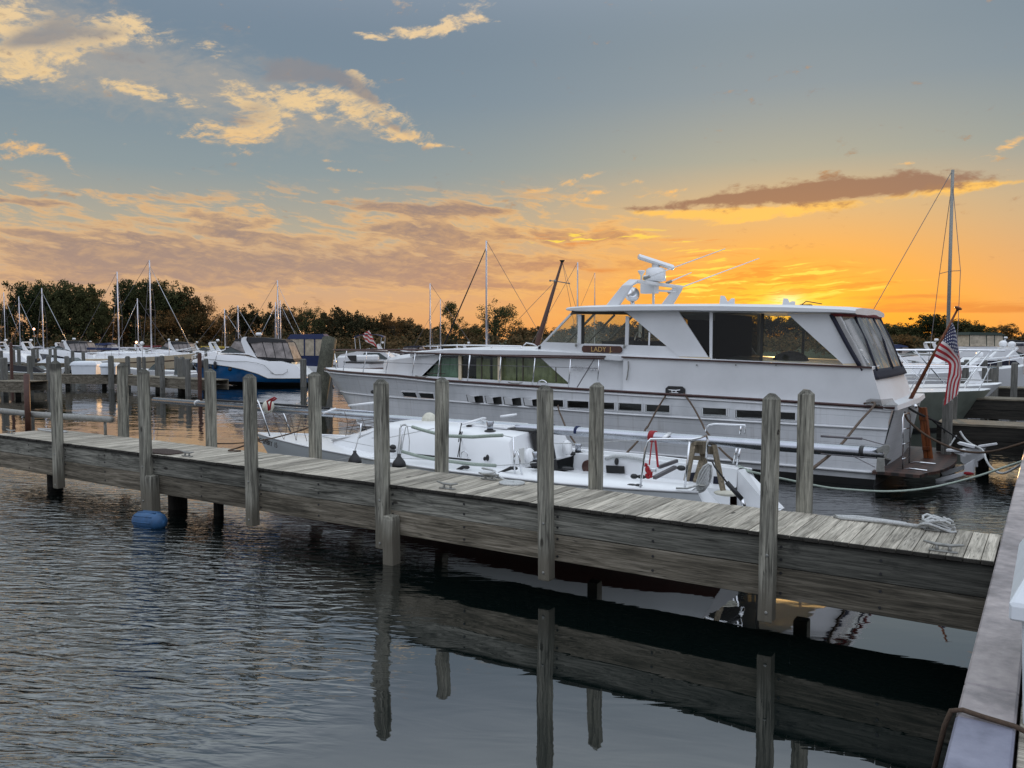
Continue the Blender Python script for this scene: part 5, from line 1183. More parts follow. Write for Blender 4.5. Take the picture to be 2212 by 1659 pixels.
# hanging fenders on the near side
for cx, cy in ((1100, 800), (1485, 830)):
    k = ay(s1(cx, cy), 10.25); f_o = thing('hanging_fender', ('black capped white fender hanging from the sailboat rail, nearer its bow' if cx < 1300 else 'black capped white fender hanging from the sailboat rail, nearer its cabin'), 'fender', (k.x, 10.25, 0.5), 'fenders on the sailboat side')
    cz = k.z - 0.02; MB().lathe((k.x, 10.25, cz), [(0.115, -0.03), (0.115, 0.0), (0.1, 0.05), (0.06, 0.1), (0.03, 0.14), (0.03, 0.18), (0, 0.18)], 16).build('cap', 'black_rubber', f_o, smooth=True)
    MB().lathe((k.x, 10.25, cz - 0.6), [(0, 0), (0.06, 0.01), (0.11, 0.07), (0.117, 0.3), (0.115, 0.57)], 16).build('body', 'fender_white', f_o, smooth=True)
    top_ = ay(s1(cx + (55 if cx < 1300 else 15), 520 if cx < 1300 else 490), 10.62); MB().tube([(k.x, 10.25, cz + 0.17), top_], 0.009, 6).build('cord', 'rope_white', f_o, smooth=True)
hk = MB(); 
for a_, b_, c_ in ((s2(205, 650), s2(195, 800), s2(175, 970)), (s2(270, 640), s2(240, 800), s2(215, 960)), (s2(290, 650), s2(310, 780), s2(305, 905))): hk.tube([ay(a_, 10.62), ay(b_, 10.6), ay(c_, 10.6)], 0.008, 5)
hk.tube([ay(k, 10.6) for k in (s2(205, 655), s2(235, 620), s2(265, 610), s2(290, 645))], 0.012, 5)
tag(hk.build('rope', 'rope_white'), 'slack white cords looped over the sailboat stanchion by the cabin front', 'rope')
bk_ = MB(); 
for a_, b_ in ((s2(875, 600), s2(845, 800)), (s2(885, 690), s2(835, 965)), (s2(880, 600), s2(850, 720)), (s2(870, 690), s2(855, 965))): bk_.tube([ay(a_, 11.2), ay(b_, 10.85)], 0.008, 5)
tag(bk_.build('lashing', 'rope_black'), 'black cord lashing the mast down to the sailboat side deck', 'lashing')
wall_text('MC 5898RY  15', 'registration', 'black_rubber', sb_, ay(s1(335, 648), 11.40) , 0.15, (1, -0.30, -0.03))
# ropes in the cockpit
ro = MB(); c_ = ay(s3(1585, 920), 10.9)
for k in range(7): ro.tube([c_ + Vector(((0.10 + 0.012 * k) * math.cos(t) * 0.6, 0.05 * math.sin(t), (0.15 + 0.01 * k) * math.sin(t + 0.4 * k))) for t in [j * 0.6 for j in range(11)]], 0.016, 6)
ro.tube([c_ - Vector((0, 0, .1)), ay(s3(1500, 1000), 10.8), ay(s3(1400, 1030), 10.7), ay(s3(1280, 1030), 10.7)], 0.015, 6)
tag(ro.build('rope', 'rope_white', smooth=True), 'bunched white rope hanging on the sailboat stern rail post', 'rope')
ro = MB(); c_ = ay(s3(1560, 1000), 10.75); MB().ell(c_, (0.06, 0.05, 0.02)).build('stern_cleat', 'galvanised', sb_, smooth=True)
# long pale stern line to the quay
line([ay(s3(1960, 790), 13.1), ay(s3(2050, 830), 13.2), ay(s3(2150, 865), 13.3)] + [ad(c6(*k), dd) for k, dd in (((0, 1012), 14.5), ((300, 1045), 14.9), ((680, 1065), 15.2), ((1000, 1050), 15.3), ((1300, 1003), 15.3), ((1700, 900), 15.3), ((2000, 800), 15.2), ((2212, 730), 15.1), ((2330, 690), 15.0))], 0.021, 'rope_green', 'long pale green line sagging low over the water from sailboat stern to quay')

# ------------------------------------------------------------------ the unstepped mast, lying fore and aft
mst = thing('unstepped_mast', 'long silver aluminium mast lying horizontally along the top of the sailboat', 'mast', (-9.6, SY, 1.6))
mL = ay((334, 864), SY); mR = ay(c6(690, 650), SY)
MB().tube([mL, mL.lerp(mR, 0.5) + Vector((0, 0, -0.02)), mR], [0.085, 0.095, 0.105], 16, sy=0.78).build('mast_tube', 'aluminium', mst, smooth=True)
def onm(px_, dy=0.0, dz=0.0):
    k = ay((px_, 900), SY + dy); t = (k.x - mL.x) / (mR.x - mL.x); return mL.lerp(mR, t) + Vector((0, dy, dz))
MB().tube([onm(450, 0.0, 0.10), onm(620, 0, 0.10), onm(712, 0.02, 0.09)], 0.022, 8).build('furling_foil', 'black_rubber', mst, smooth=True)
MB().tube([onm(440, 0.1, 0.07), onm(560, 0.1, 0.08), onm(700, 0.1, 0.07), onm(820, 0.1, 0.06)], 0.02, 8).build('halyard_bundle', 'aluminium', mst, smooth=True)
for pts in ((s2(885, 610), s2(1112, 545)), (s2(1130, 545), s2(1105, 580)), (s2(1300, 525), s2(1475, 505)), (s1(820, 392), s1(935, 352)), (s1(1045, 325), s1(1275, 300)), (s3(1145, 480), s3(1205, 435))):
    MB().tube([ay(pts[0], 11.45 if pts[0][1] > 900 else 11.7), ay(pts[1], 11.9)], [0.032, 0.04], 8, sy=0.6).build('spreader', 'white_gelcoat', mst, smooth=True)
fit = MB(); P_ = [ay(c6(*k), SY - 0.11) for k in ((600, 605), (690, 560), (735, 562), (750, 585), (735, 640), (700, 700), (690, 690), (690, 640), (640, 640), (620, 650))]
fit.prism(P_, (0, 0.03, 0)); fit.build('masthead_crane', 'galvanised', mst); MB().prism([ay(c6(*k), SY - 0.08) for k in ((693, 705), (760, 725), (700, 790))], (0, 0.1, 0)).build('masthead_wedge', 'black_rubber', mst)
MB().prism([ay(c6(*k), 11.3) for k in ((612, 700), (690, 705), (690, 850), (600, 850))], (0, 0.03, 0)).build('end_plate', 'galvanised', mst)
for px_, mt, w_ in (((1100 + 3232 + 0) / 1, 'x', 0),): pass
def band(px_, wd, mt, name='band', r=0.108):
    k = onm(px_); MB().tube([k - Vector((wd / 2, 0, 0)), k + Vector((wd / 2, 0, 0))], r, 16, sy=0.8).build(name, mt, mst, smooth=True)
band(1865, 0.05, 'black_rubber'); 
for px_ in (1192, 1248): band(px_, 0.05, 'blue_canvas', 'tape', 0.104)
band(428, 0.045, 'sign_white', 'tape', 0.093); band(458, 0.05, 'blue_canvas', 'tape', 0.095)
for a_, b_ in ((c6(340, 675), c6(590, 800)), (c6(0, 655), c6(600, 700))): MB().tube([ay(a_, 11.85), ay(b_, 11.8)], 0.006, 5).build('stay', 'wire', mst)
MB().tube([ay(c6(0, 462), 12.2), ay(c6(450, 490), 12.2)], 0.018, 6).build('furling_rod', 'wire', mst, smooth=True); MB().tube([ay(c6(450, 490), 12.2), ay(c6(540, 515), 12.1), ay(c6(700, 560), 12.0)], 0.008, 5).build('stay', 'wire', mst)
# ball buoys wedged under and over it
for cx, cy, r_, cf, lab in ((347, 335, 0.14, s1, 'round white buoy tied with red line on the lying mast near the bow'), (1748, 455, 0.15, lambda x, y: s1(x, y), 'round cream buoy on the cabin top under the lying mast')):
    k = ay(cf(cx, cy), SY - 0.12); o_ = tag(MB().ell(k, (r_ * 0.95, r_ * 0.9, r_), 18, 12).build('buoy', 'fender_white', smooth=True), lab, 'buoy')
k = ay(s1(347, 335), SY - 0.26); rl_ = MB(); rl_.tube([ay(s1(*p), SY - 0.28) for p in ((350, 370), (345, 320), (335, 290), (370, 270), (400, 255), (418, 262), (400, 275), (372, 285), (365, 320), (358, 365))], 0.02, 6)
tag(rl_.build('red_line', 'red_strap', smooth=True), 'red line knotted round the white buoy at the sailboat bow', 'rope')
# ratchet strap
rs_ = thing('ratchet_strap', 'red ratchet strap holding the lying mast down to the sailboat cockpit', 'ratchet strap', (-5.5, 11.9, 0.9))
k = onm((s3(1028, 400))[0]); MB().tube([k - Vector((0.045, 0, 0)), k + Vector((0.045, 0, 0))], 0.114, 16, sy=0.8).build('strap_loop', 'red_strap', rs_, smooth=True)
a_ = ay(s3(1020, 480), 11.9); MB().bar(a_, ay(s3(985, 775), 11.7), 0.02, 0.008).build('strap_leg', 'red_strap', rs_); MB().bar(ay(s3(1050, 480), 11.9), ay(s3(1080, 800), 11.7), 0.032, 0.01).build('strap_leg', 'red_strap', rs_)
tk = MB(); rr = random.Random(2)
for _ in range(9): 
    p = ay(s3(970 + rr.uniform(-38, 40), 830 + rr.uniform(-60, 80)), 11.6); tk.ell(p, (rr.uniform(.02, .05), 0.03, rr.uniform(.02, .06)), 8, 5)
tk.build('strap_bundle', 'red_strap', rs_); MB().box(*(lambda c: (c.x - .04, c.x + .05, c.y - .04, c.y, c.z - .03, c.z + .03))(ay(s3(1035, 830), 11.6))).build('ratchet', 'chrome', rs_, bevel=0.01)
# wooden stand that carries the mast
sh = thing('sawhorse', 'weathered wooden trestle standing in the sailboat cockpit under the lying mast', 'sawhorse', (-4.3, 11.9, 0.45))
def legp(a, b_, y0, y1, w=0.075): MB().bar(ay(a, y0), ay(b_, y1), w, 0.045).build('leg', 'trestle_wood', sh, bevel=0.004)
wood('trestle_wood', 2, [(0.07, 0.06, 0.045, 1), (0.13, 0.115, 0.085, 1), (0.2, 0.175, 0.13, 1), (0.28, 0.25, 0.19, 1)], 0.2)
legp(s3(1470, 545), s3(1388, 950), 11.6, 11.3); legp(s3(1535, 545), s3(1600, 790), 11.7, 12.1); legp(s3(1590, 600), s3(1490, 960), 12.0, 11.5); legp(s3(1690, 560), s3(1795, 1085), 11.9, 11.7)
tb_ = MB(); P_ = [ay(s3(*k), 11.55) for k in ((1445, 535), (1480, 522), (1590, 525), (1600, 590), (1560, 560), (1470, 560))]; tb_.prism(P_, (0, 0.1, 0)); tb_.build('saddle', 'trestle_wood', sh)
MB().bar(ay(s3(1480, 600), 11.6), ay(s3(1700, 620), 11.95), 0.04, 0.12).build('brace', 'trestle_wood', sh); MB().bar(ay(s3(1470, 700), 11.5), ay(s3(1560, 700), 11.8), 0.03, 0.06).build('brace', 'trestle_wood', sh)
k = ay(s3(1825, 1085), 11.7); MB().ell(k, (0.19, 0.14, 0.04), 12, 6).build('foot_pad', 'fender_white', sh, smooth=True)
# ------------------------------------------------------------------ land, trees
CR = Vector((math.cos(YAW), math.sin(YAW), 0)); CF = Vector((-math.sin(YAW), math.cos(YAW), 0))
def cw_(r, f, z=0.0): return CR * r + CF * f + Vector((0, 0, z))       # right, forward, up
def gpos(px, d, z=0.0): return cw_((px - 1106) / FPX * d, d, z)
def ztop(py, d): return CAMZ - (py - 730) / FPX * d
ld_ = MB(); n = 60; rows = [[], [], []]
for i in range(n + 1):
    r = -260 + 620 * i / n; f0 = 128 + 7 * math.sin(i * 0.7) + 4 * math.sin(i * 1.9)
    rows[0].append(cw_(r, f0, -0.6)); rows[1].append(cw_(r, f0 + 3, 0.55 + 0.1 * math.sin(i * 2.2))); rows[2].append(cw_(r * 3.2, 900, 1.2))
ld_.grid(rows); kind(ld_.build('shore', 'shore_grass', smooth=True))

def foliage(name, a, b2, trans=0.22):
    m = bpy.data.materials.new(name); m.use_nodes = True; G.nt = m.node_tree; MATS[name] = m; nt = m.node_tree; nt.nodes.clear()
    o = nt.nodes.new('ShaderNodeOutputMaterial'); d = nt.nodes.new('ShaderNodeBsdfDiffuse'); t = nt.nodes.new('ShaderNodeBsdfTranslucent'); mx = nt.nodes.new('ShaderNodeMixShader')
    oi = nt.nodes.new('ShaderNodeObjectInfo'); rnd = geo('Random Per Island'); co = obco()
    c = mixc(sstep(noise(co, 0.35, 3) + (rnd - 0.5) * 0.5 + (G(oi.outputs['Random']) - 0.5) * 0.5, 0.3, 0.75), a, b2)
    for s in (d, t): nt.links.new(c.s, s.inputs[0])
    mx.inputs[0].default_value = trans; nt.links.new(d.outputs[0], mx.inputs[1]); nt.links.new(t.outputs[0], mx.inputs[2]); nt.links.new(mx.outputs[0], o.inputs[0])
foliage('leaves_dark', (0.032, 0.042, 0.02, 1), (0.085, 0.085, 0.038, 1))
foliage('leaves_autumn', (0.05, 0.045, 0.022, 1), (0.17, 0.09, 0.035, 1))
foliage('leaves_far', (0.045, 0.046, 0.026, 1), (0.12, 0.08, 0.04, 1))
simple('bark', (0.05, 0.042, 0.034), 0.9, var=0.4, scale=6)
def make_tree(seed, h, w, leafmat, dens=1.0, leaf=0.22, base=0.22, clumps=60, label='', core=0.3):
    """a trunk with limbs that reach into leaf clumps spread through an uneven crown"""
    rr = random.Random(seed); root = thing('tree', label, 'tree')
    tb = MB(); cr = MB(); tops = []
    lean = rr.uniform(-0.05, 0.05)
    tb.tube([(0, 0, -0.3), (lean * h * .3, 0, h * 0.3), (lean * h * .7, 0.1, h * 0.6), (lean * h, 0.0, h * 0.86)], [h * 0.024, h * 0.018, h * 0.011, h * 0.003], 7)
    lobes = [(rr.uniform(-0.32, 0.32) * w, rr.uniform(-0.3, 0.3) * w, rr.uniform(max(base + 0.1, 0.35), 0.86) * h, rr.uniform(0.14, 0.26) * w) for _ in range(11)]
    lobes.append((0, 0, h * 0.82, w * 0.22))
    for k in range(clumps):
        if k < clumps * core:            # the shaded inside and the skirt of the crown
            a_ = rr.uniform(0, 6.28); q_ = rr.random() ** 0.5; zf = rr.uniform(base, 0.80); wr = w * 0.40 * math.sin(min(1.0, (1.02 - zf) * 2.2) * math.pi / 2)
            c = Vector((math.cos(a_) * q_ * wr, math.sin(a_) * q_ * wr, zf * h)); tops.append(c); continue
        lb = lobes[k % len(lobes)]
        p = Vector((rr.gauss(0, 1), rr.gauss(0, 1), rr.gauss(0, 1))).normalized() * (0.5 + 0.55 * rr.random())
        c = Vector((lb[0] + p.x * lb[3] * 1.2, lb[1] + p.y * lb[3] * 1.2, lb[2] + p.z * lb[3] * 0.95))
        c.z = min(max(c.z, base * h), h * rr.uniform(0.90, 1.0)); tops.append(c)
    for c in tops[::3]:
        z0 = max(h * 0.12, c.z - h * rr.uniform(0.18, 0.34)); st = Vector((lean * z0, 0, z0)); md = st.lerp(c, 0.55) + Vector((0, 0, -0.03 * h))
        tb.tube([st, md, c], [h * 0.008, h * 0.005, h * 0.0015], 4, False)
    for c in tops:
        s = rr.uniform(0.032, 0.062) * w; nl = int(rr.uniform(24, 44) * dens)
        for _ in range(nl):
            g = Vector((rr.gauss(0, 1) * s, rr.gauss(0, 1) * s, rr.gauss(0, 0.8) * s))
            if g.length > s * 2.1: g *= 0.5
            q = c + g
            a = Vector((rr.gauss(0, 1), rr.gauss(0, 1), rr.gauss(0, 1))).normalized(); b_ = a.orthogonal().normalized(); l = leaf * rr.uniform(0.6, 1.25)
            cr.add([q - a * l * 0.5, q + b_ * l * 0.38, q + a * l * 0.5, q - b_ * l * 0.38], [(0, 1, 2, 3)])
    tb.build('trunk', 'bark', root); o = cr.build('crown', leafmat, root)
    return root
def place_tree(proto, first, px, top, d, wpx, label, group, H, W, z0=0.5):
    t = proto if first else copy_tree(proto)
    h = (ztop(top, d) - z0) * (1.28 if 'far tree' in label else 1.02); w = wpx / FPX * d; p = gpos(px, d, z0)
    t.location = p; t.scale = (w / W, w / W, h / H); t.rotation_euler = (0, 0, (px * 1.7) % 6.28)
    t['label'] = label; t['group'] = group
    return t
TREES = {}
def tree_set(key, n, *a, **k):
    TREES[key] = [[make_tree(100 * (len(TREES) + 1) + i, *a, **k), True] for i in range(n)]
tree_set('dense', 3, 10, 8, 'leaves_dark', dens=1.2, leaf=0.32, clumps=270, base=0.02, core=0.5)
tree_set('autumn', 2, 10, 8, 'leaves_autumn', dens=1.1, leaf=0.30, clumps=220, base=0.03, core=0.5)
tree_set('open', 2, 10, 8, 'leaves_dark', dens=1.1, leaf=0.24, clumps=130, base=0.18, core=0.08)
tree_set('sparse', 1, 10, 8, 'leaves_autumn', dens=0.5, leaf=0.2, clumps=120, base=0.15, core=0.1)
tree_set('far', 3, 8, 9, 'leaves_far', dens=1.0, leaf=0.42, clumps=170, base=0.02, core=0.5)
cnt = {}
def T(key, px, top, d, wpx, label, group):
    i = cnt.get(key, 0); cnt[key] = i + 1; L_ = TREES[key]; e = L_[i % len(L_)]
    H_, W_ = (8, 9) if key == 'far' else (10, 8)
    place_tree(e[0], e[1], px, top, d, wpx, label, group, H_, W_); e[1] = False
gl_ = 'trees of the big dark clump on the left shore'
for px, top, w, lab in ((18, 655, 60, 'low dark tree at the left edge of the photo'), (68, 605, 92, 'tall dark tree at the left end of the big left clump'), (112, 608, 90, 'tall dark tree second from left in the left clump'), (152, 612, 90, 'dark tree in the middle of the left clump above the white cruisers'),
                       (192, 618, 88, 'dark rounded tree in the right half of the left clump'), (222, 645, 56, 'lower dark tree at the right end of the left clump')):
    T('dense', px, top, 150, w * 1.05, lab, gl_)
gl_ = 'trees of the second clump behind the tall twin masts'
for key, px, top, w, lab in (('dense', 292, 610, 85, 'dark tree just left of the tallest left mast'), ('dense', 335, 602, 90, 'tallest dark tree behind the tallest left mast'), ('dense', 378, 607, 90, 'dark tree right of the tallest left mast'), ('autumn', 412, 618, 70, 'brown tinged tree on the right shoulder of the second clump'),
                            ('sparse', 443, 638, 58, 'thin half bare autumn tree at the right end of the second clump'), ('autumn', 258, 684, 50, 'low brown tree in the gap between the two left clumps'), ('autumn', 355, 668, 90, 'brown tree low in the front of the second clump'), ('autumn', 425, 672, 80, 'rusty brown tree in front of the half bare one'), ('autumn', 470, 676, 60, 'brown tree where the second clump drops to the treeline')):
    T(key, px, top, 148 if top > 660 else 152, w * 1.05, lab, gl_)
far_l = [(500, 690, 'behind the pair of short masts'), (535, 680, 'between two short masts left of centre'), (570, 688, 'above the blue hulled cruiser bow'), (603, 677, 'behind the three close masts'), (635, 686, 'left of the lone flat topped tree'), (700, 690, 'right of the lone flat topped tree'),
         (735, 684, 'above the blue canvas boat'), (770, 692, 'above the dark leaning pile'), (805, 699, 'left of the small ensign'), (838, 694, 'above the small ensign'), (872, 702, 'above the white cabin boat'), (905, 712, 'left of the lone grey mast'), (940, 716, 'behind the lone grey mast'),
         (1020, 712, 'between the two lacy trees'), (1125, 716, 'right of the lacy trees'), (1165, 716, 'at the foot of the raked wooden mast'), (1205, 718, 'just left of the yacht windshield')]
for px, top, w_ in far_l: T('far', px, top, 215, 66, 'far treeline tree ' + w_, 'trees of the far treeline')
for px, top in ((1250, 712), (1300, 708), (1350, 712), (1400, 704), (1620, 700), (1665, 694), (1710, 698), (1760, 690), (1805, 700)):
    T('far', px, top, 215, 76, 'far treeline tree seen through the yacht deckhouse windows', 'trees seen through the deckhouse')
T('open', 662, 655, 170, 78, 'lone flat topped dark tree standing above the treeline left of centre', 'single trees above the treeline')
T('open', 975, 650, 150, 66, 'lacy see-through tree left of the tall sloop mast', 'single trees above the treeline')
T('open', 1068, 650, 150, 120, 'broad lacy see-through tree right of the tall sloop mast', 'single trees above the treeline')
T('sparse', 852, 684, 190, 46, 'bare twiggy tree rising from the treeline near the small ensign', 'single trees above the treeline')
for key, px, top, w, lab in (('dense', 1885, 700, 70, 'dark tree just behind the yacht stern curtain'), ('dense', 1925, 697, 64, 'dark tree right of the yacht stern curtain'), ('dense', 1965, 698, 60, 'dark tree left of the right-hand mast'), ('dense', 2020, 681, 80, 'tallest dark tree behind the right-hand mast'),
                            ('dense', 2065, 689, 70, 'dark tree behind the top of the flag'), ('dense', 2100, 692, 60, 'dark tree right of the flag top'), ('autumn', 2165, 697, 64, 'brown rounded tree by itself near the right edge'), ('autumn', 2212, 720, 50, 'low brown tree at the right edge'), ('autumn', 2130, 722, 40, 'low brown bush in the right-hand gap'), ('dense', 1845, 704, 70, 'dark tree hidden behind the yacht aft wing'),
                            ('autumn', 1940, 722, 90, 'low brown tree in front of the right dark trees'), ('autumn', 2050, 722, 90, 'low brown tree behind the flag')):
    T(key, px, top, 160 if top < 715 else 152, w * 1.2, lab, 'trees of the right-hand shore')
for L_ in TREES.values():
    for e in L_:
        if e[1]: pass
# undergrowth along the whole shore
rr = random.Random(11); ug = MB()
for k in range(2600):
    r = rr.uniform(-150, 160); f = rr.uniform(133, 178) ; px = 1106 + r / f * FPX
    if px < -60 or px > 2290: continue
    hh = rr.uniform(1.2, 3.6) * (1.35 if f > 155 else 1); c = cw_(r, f, 0.5 + hh * rr.uniform(0.1, 0.9)); s = rr.uniform(0.5, 0.9)
    for _ in range(16):
        q = c + Vector((rr.gauss(0, s), rr.gauss(0, s), rr.gauss(0, s * 0.6))); a = Vector((rr.gauss(0, 1), rr.gauss(0, 1), rr.gauss(0, 1))).normalized(); b_ = a.orthogonal().normalized(); l = rr.uniform(0.3, 0.75)
        ug.add([q - a * l * 0.5, q + b_ * l * 0.35, q + a * l * 0.5, q - b_ * l * 0.35], [(0, 1, 2, 3)])
kind(tag(ug.build('undergrowth', 'leaves_far'), 'dark band of bushes along the foot of the far trees', 'bushes'), 'stuff')

# ------------------------------------------------------------------ boats of the marina: builders in local coordinates (bow towards -X, water at 0)
def hull_generic(root, L, beam, zs, zb, hullmat, bowrise=0.25, band=None, name='hull', over=0.1, stern_w=0.85, bot='antifoul_black', split=None):
    """zs sheer height at the stern, zs+bowrise at the bow; band: (material, fraction below the sheer)"""
    n = 16
    def hw(t): return beam / 2 * (math.sin(min(1, t / 0.55) * math.pi / 2) ** 0.75 if t < 0.55 else 1 - (1 - stern_w) * ((t - 0.55) / 0.45) ** 1.5)
    def row(k, side):
        r = []
        for i in range(n + 1):
            t = i / n; x = -L / 2 + t * L; z1 = zs + bowrise * (1 - t) ** 2; z = z1 + (zb - z1) * k
            x2 = x + over * L * k * (1 - t) ** 3 - 0.02 * L * k * (t ** 8); r.append(Vector((x2, -side * (hw(t) * (1 - 0.28 * k * k - 0.35 * k * (1 - t)) + 0.01), z)))
        return r
    def part_(name, mt, k0, k1, off=0.0):
        m_ = MB()
        for side in (1, -1): m_.grid([[p + Vector((0, -side * off, 0)) for p in row(k, side)] for k in (k0, (k0 + k1) / 2, k1)])
        a, b_ = [row(k, 1)[-1] for k in (k0, k1)], [row(k, -1)[-1] for k in (k0, k1)]
        m_.sheet([a[0], b_[0], b_[1], a[1]]); return m_.build(name, mt, root, smooth=False, autosm=True)
    kb = zs / (zs - zb) * 0.93
    if split: part_(name, split[0], 0.0, split[1]); part_('lower_hull', hullmat, split[1], kb)
    else: part_(name, hullmat, 0.0, kb)
    part_('bottom', bot, kb, 1.0)
    if band: part_('stripe', band[0], band[1], band[2], 0.012)
    d = MB(); d.grid([row(0.02, 1), [Vector((p.x, 0, p.z + 0.05)) for p in row(0.0, 1)], row(0.02, -1)]); d.build('deck', 'white_gelcoat', root)
    return hw, row
def prism_y(pts, hw, name, mt, root, z=None, bevel=0.0):
    """side profile (x, z) extruded across the boat"""
    m_ = MB(); m_.prism([(x, -hw, z) for x, z in pts], (0, 2 * hw, 0)); return m_.build(name, mt, root, bevel=bevel)
def house(root, prof, h0, h1, name, mt, bevel=0.0):
    """profile with narrower top: (x, z, halfwidth)"""
    m_ = MB(); n = len(prof)
    m_.add([(x, -w, z) for x, z, w in prof] + [(x, w, z) for x, z, w in prof], [tuple(range(n))[::-1], tuple(range(n, 2 * n))] + [(j, (j + 1) % n, (j + 1) % n + n, j + n) for j in range(n)])
    return m_.build(name, mt, root, autosm=True)
def cruiser(L=7.62, hullmat='white_gelcoat', canvas='black_canvas', label='', group=None, split=None, arch=True, top=True, band=None, detail=False):
    root = thing('cabin_cruiser', label, 'motorboat', (0, 0, 0), group); k = L / 2122.0
    X = lambda x: (x + 92 - 1061) * k; Z = lambda y: (1072 - y) * k; B = 0.185 * L
    m_rows = {}
    xs = [-92, 0, 120, 250, 450, 700, 950, 1200, 1385, 1600, 1850, 2030]
    def half(x): t = (x + 92) / 2122; return B * (math.sin(min(1, t / 0.5) * math.pi / 2) ** 0.8) * (1 if t < 0.7 else 1 - 0.1 * (t - 0.7) / 0.3) + 0.01
    border = [(-92, 668), (350, 690), (700, 730), (1000, 790), (1250, 870), (1385, 935), (1475, 938), (2030, 938)]
    deck = [(-92, 640), (200, 570), (480, 520), (900, 540), (1160, 590), (1350, 640), (1740, 642), (1765, 700), (1840, 690), (1970, 870), (2030, 885)]
    rub = [(-92, 655), (350, 640), (700, 635), (1000, 640), (1250, 690), (1400, 780), (1500, 865), (1700, 880), (2030, 900)]
    def line_(tab, f, stem=0.0, side=1): return [Vector((X(x) + (stem * k if x == -92 else stem * k * 0.35 if x == 0 else 0), -side * half(x) * f, Z(lerp_tab(tab, x)))) for x in xs]
    chine = [(-92, 900), (350, 985), (2030, 1015)]; wl = [(-92, 1000), (350, 1060), (2030, 1072)]; keel = [(-92, 1010), (2030, 1160)]
    lo = MB(); up = MB(); bo = MB(); nf = MB()
    for s in (1, -1):
        lo.grid([line_(border, 1.0, 0, s), line_([(x, (a + lerp_tab(chine, x)) / 2) for x, a in border], 0.97, 70, s), line_(chine, 0.9, 165, s)])
        up.grid([line_(deck, 0.86, 25, s), line_([(x, (lerp_tab(deck, x) * 0.45 + a * 0.55)) for x, a in border], 0.97, 10, s), line_(border, 1.01, 0, s)])
        bo.grid([line_(chine, 0.9, 165, s), line_(keel, 0.35, 320, s)])
    lo.sheet([line_(border, 1, 0, 1)[-1], line_(border, 1, 0, -1)[-1], line_(chine, 0.9, 0, -1)[-1], line_(chine, 0.9, 0, 1)[-1]]); up.sheet([line_(deck, .86, 0, 1)[-1], line_(deck, .86, 0, -1)[-1], line_(border, 1, 0, -1)[-1], line_(border, 1, 0, 1)[-1]])
    up.grid([line_(deck, 0.86, 25, 1), [Vector((p.x, 0, p.z + 0.05)) for p in line_(deck, 0.86, 25, 1)], line_(deck, 0.86, 25, -1)])
    lo.build('hull', split or hullmat, root, smooth=True); up.build('topsides', hullmat if not split else 'white_gelcoat', root, autosm=True); bo.build('bottom', 'antifoul_black', root, smooth=True)
    rb = MB()
    for s in (1, -1): rb.tube([p + Vector((0, -s * 0.01, 0)) for p in line_(border, 1.01, 0, s)], 0.022, 5)
    rb.build('rub_rail', 'galvanised', root)
    w1 = B * 0.72; w0 = B * 0.62
    wsg = house(root, [(X(500), Z(497), w1 * 0.7), (X(670), Z(395), w0 * 0.9), (X(940), Z(500), w1)], 0, 0, 'windshield', 'windscreen')
    MBf = MB()
    for s in (1, -1):
        MBf.tube([(X(500), -s * w1 * 0.7, Z(500)), (X(672), -s * w0 * 0.9, Z(392)), (X(945), -s * w1, Z(500))], 0.02, 5)
    MBf.tube([(X(672), -w0 * 0.9, Z(392)), (X(672), w0 * 0.9, Z(392))], 0.02, 5); MBf.build('frame', 'black_rubber', wsg)
    if arch:
        a = MB(); pr = [(885, 300), (890, 245), (935, 215), (985, 215), (965, 260), (1010, 340), (1165, 585), (960, 505)]
        for s in (1, -1): a.prism([(X(x), s * w1 * (1.0 - 0.1 * (585 - y) / 370), Z(y)) for x, y in pr], (0, -s * 0.09, 0))
        a.prism([(X(x), -w1 * 0.9, Z(y)) for x, y in ((890, 245), (935, 215), (985, 215), (965, 260))], (0, 2 * w1 * 0.9, 0)); a.build('radar_arch', 'white_gelcoat', root)
        MB().lathe((X(1118), 0, Z(215)), [(0.03, 0), (0.03, 0.06), (0.2 * L / 8, 0.08), (0.21 * L / 8, 0.2), (0.15 * L / 8, 0.28), (0, 0.28)], 14).build('radar', 'white_gelcoat', root, smooth=True)
    if top:
        house(root, [(X(760), Z(285), w0), (X(770), Z(258), w0 * 0.9), (X(960), Z(216), w0 * 0.9), (X(1300), Z(232), w0 * 0.9), (X(1650), Z(270), w0 * 0.9), (X(1690), Z(315), w0), (X(1260), Z(302), w0 + .05), (X(1040), Z(328), w0 + .05), (X(960), Z(290), w0)], 0, 0, 'canvas_top', canvas)
        sc_ = house(root, [(X(1040), Z(328), w0 * 0.98), (X(1250), Z(300), w0 * 0.98), (X(1690), Z(312), w0 * 0.96), (X(1800), Z(600), w1), (X(1175), Z(562), w1)], 0, 0, 'side_curtain', 'curtain_vinyl')
        house(root, [(X(680), Z(388), w0 * 0.88), (X(762), Z(290), w0 * 0.95), (X(900), Z(290), w0 * 0.95), (X(945), Z(495), w1 * 0.98)], 0, 0, 'front_curtain', 'curtain_vinyl')
        st_ = MB()
        for xt, xb in ((1040, 1175), (1250, 1345), (1425, 1495), (1595, 1675), (1690, 1800)):
            for s in (1, -1): st_.bar((X(xt), -s * (w0 * 0.98 + 0.012), Z(305 + (25 if xt < 1100 else 0))), (X(xb), -s * (w1 + 0.012), Z(590)), 0.035, 0.012, (0, 1, 0))
        st_.build('seam', canvas, sc_)
        house(root, [(X(1165), Z(572), w1 + 0.02), (X(1800), Z(600), w1 + .02), (X(1840), Z(662), w1 + .02), (X(1560), Z(625), w1 + .02), (X(1300), Z(615), w1 + .02)], 0, 0, 'canvas_skirt', canvas)
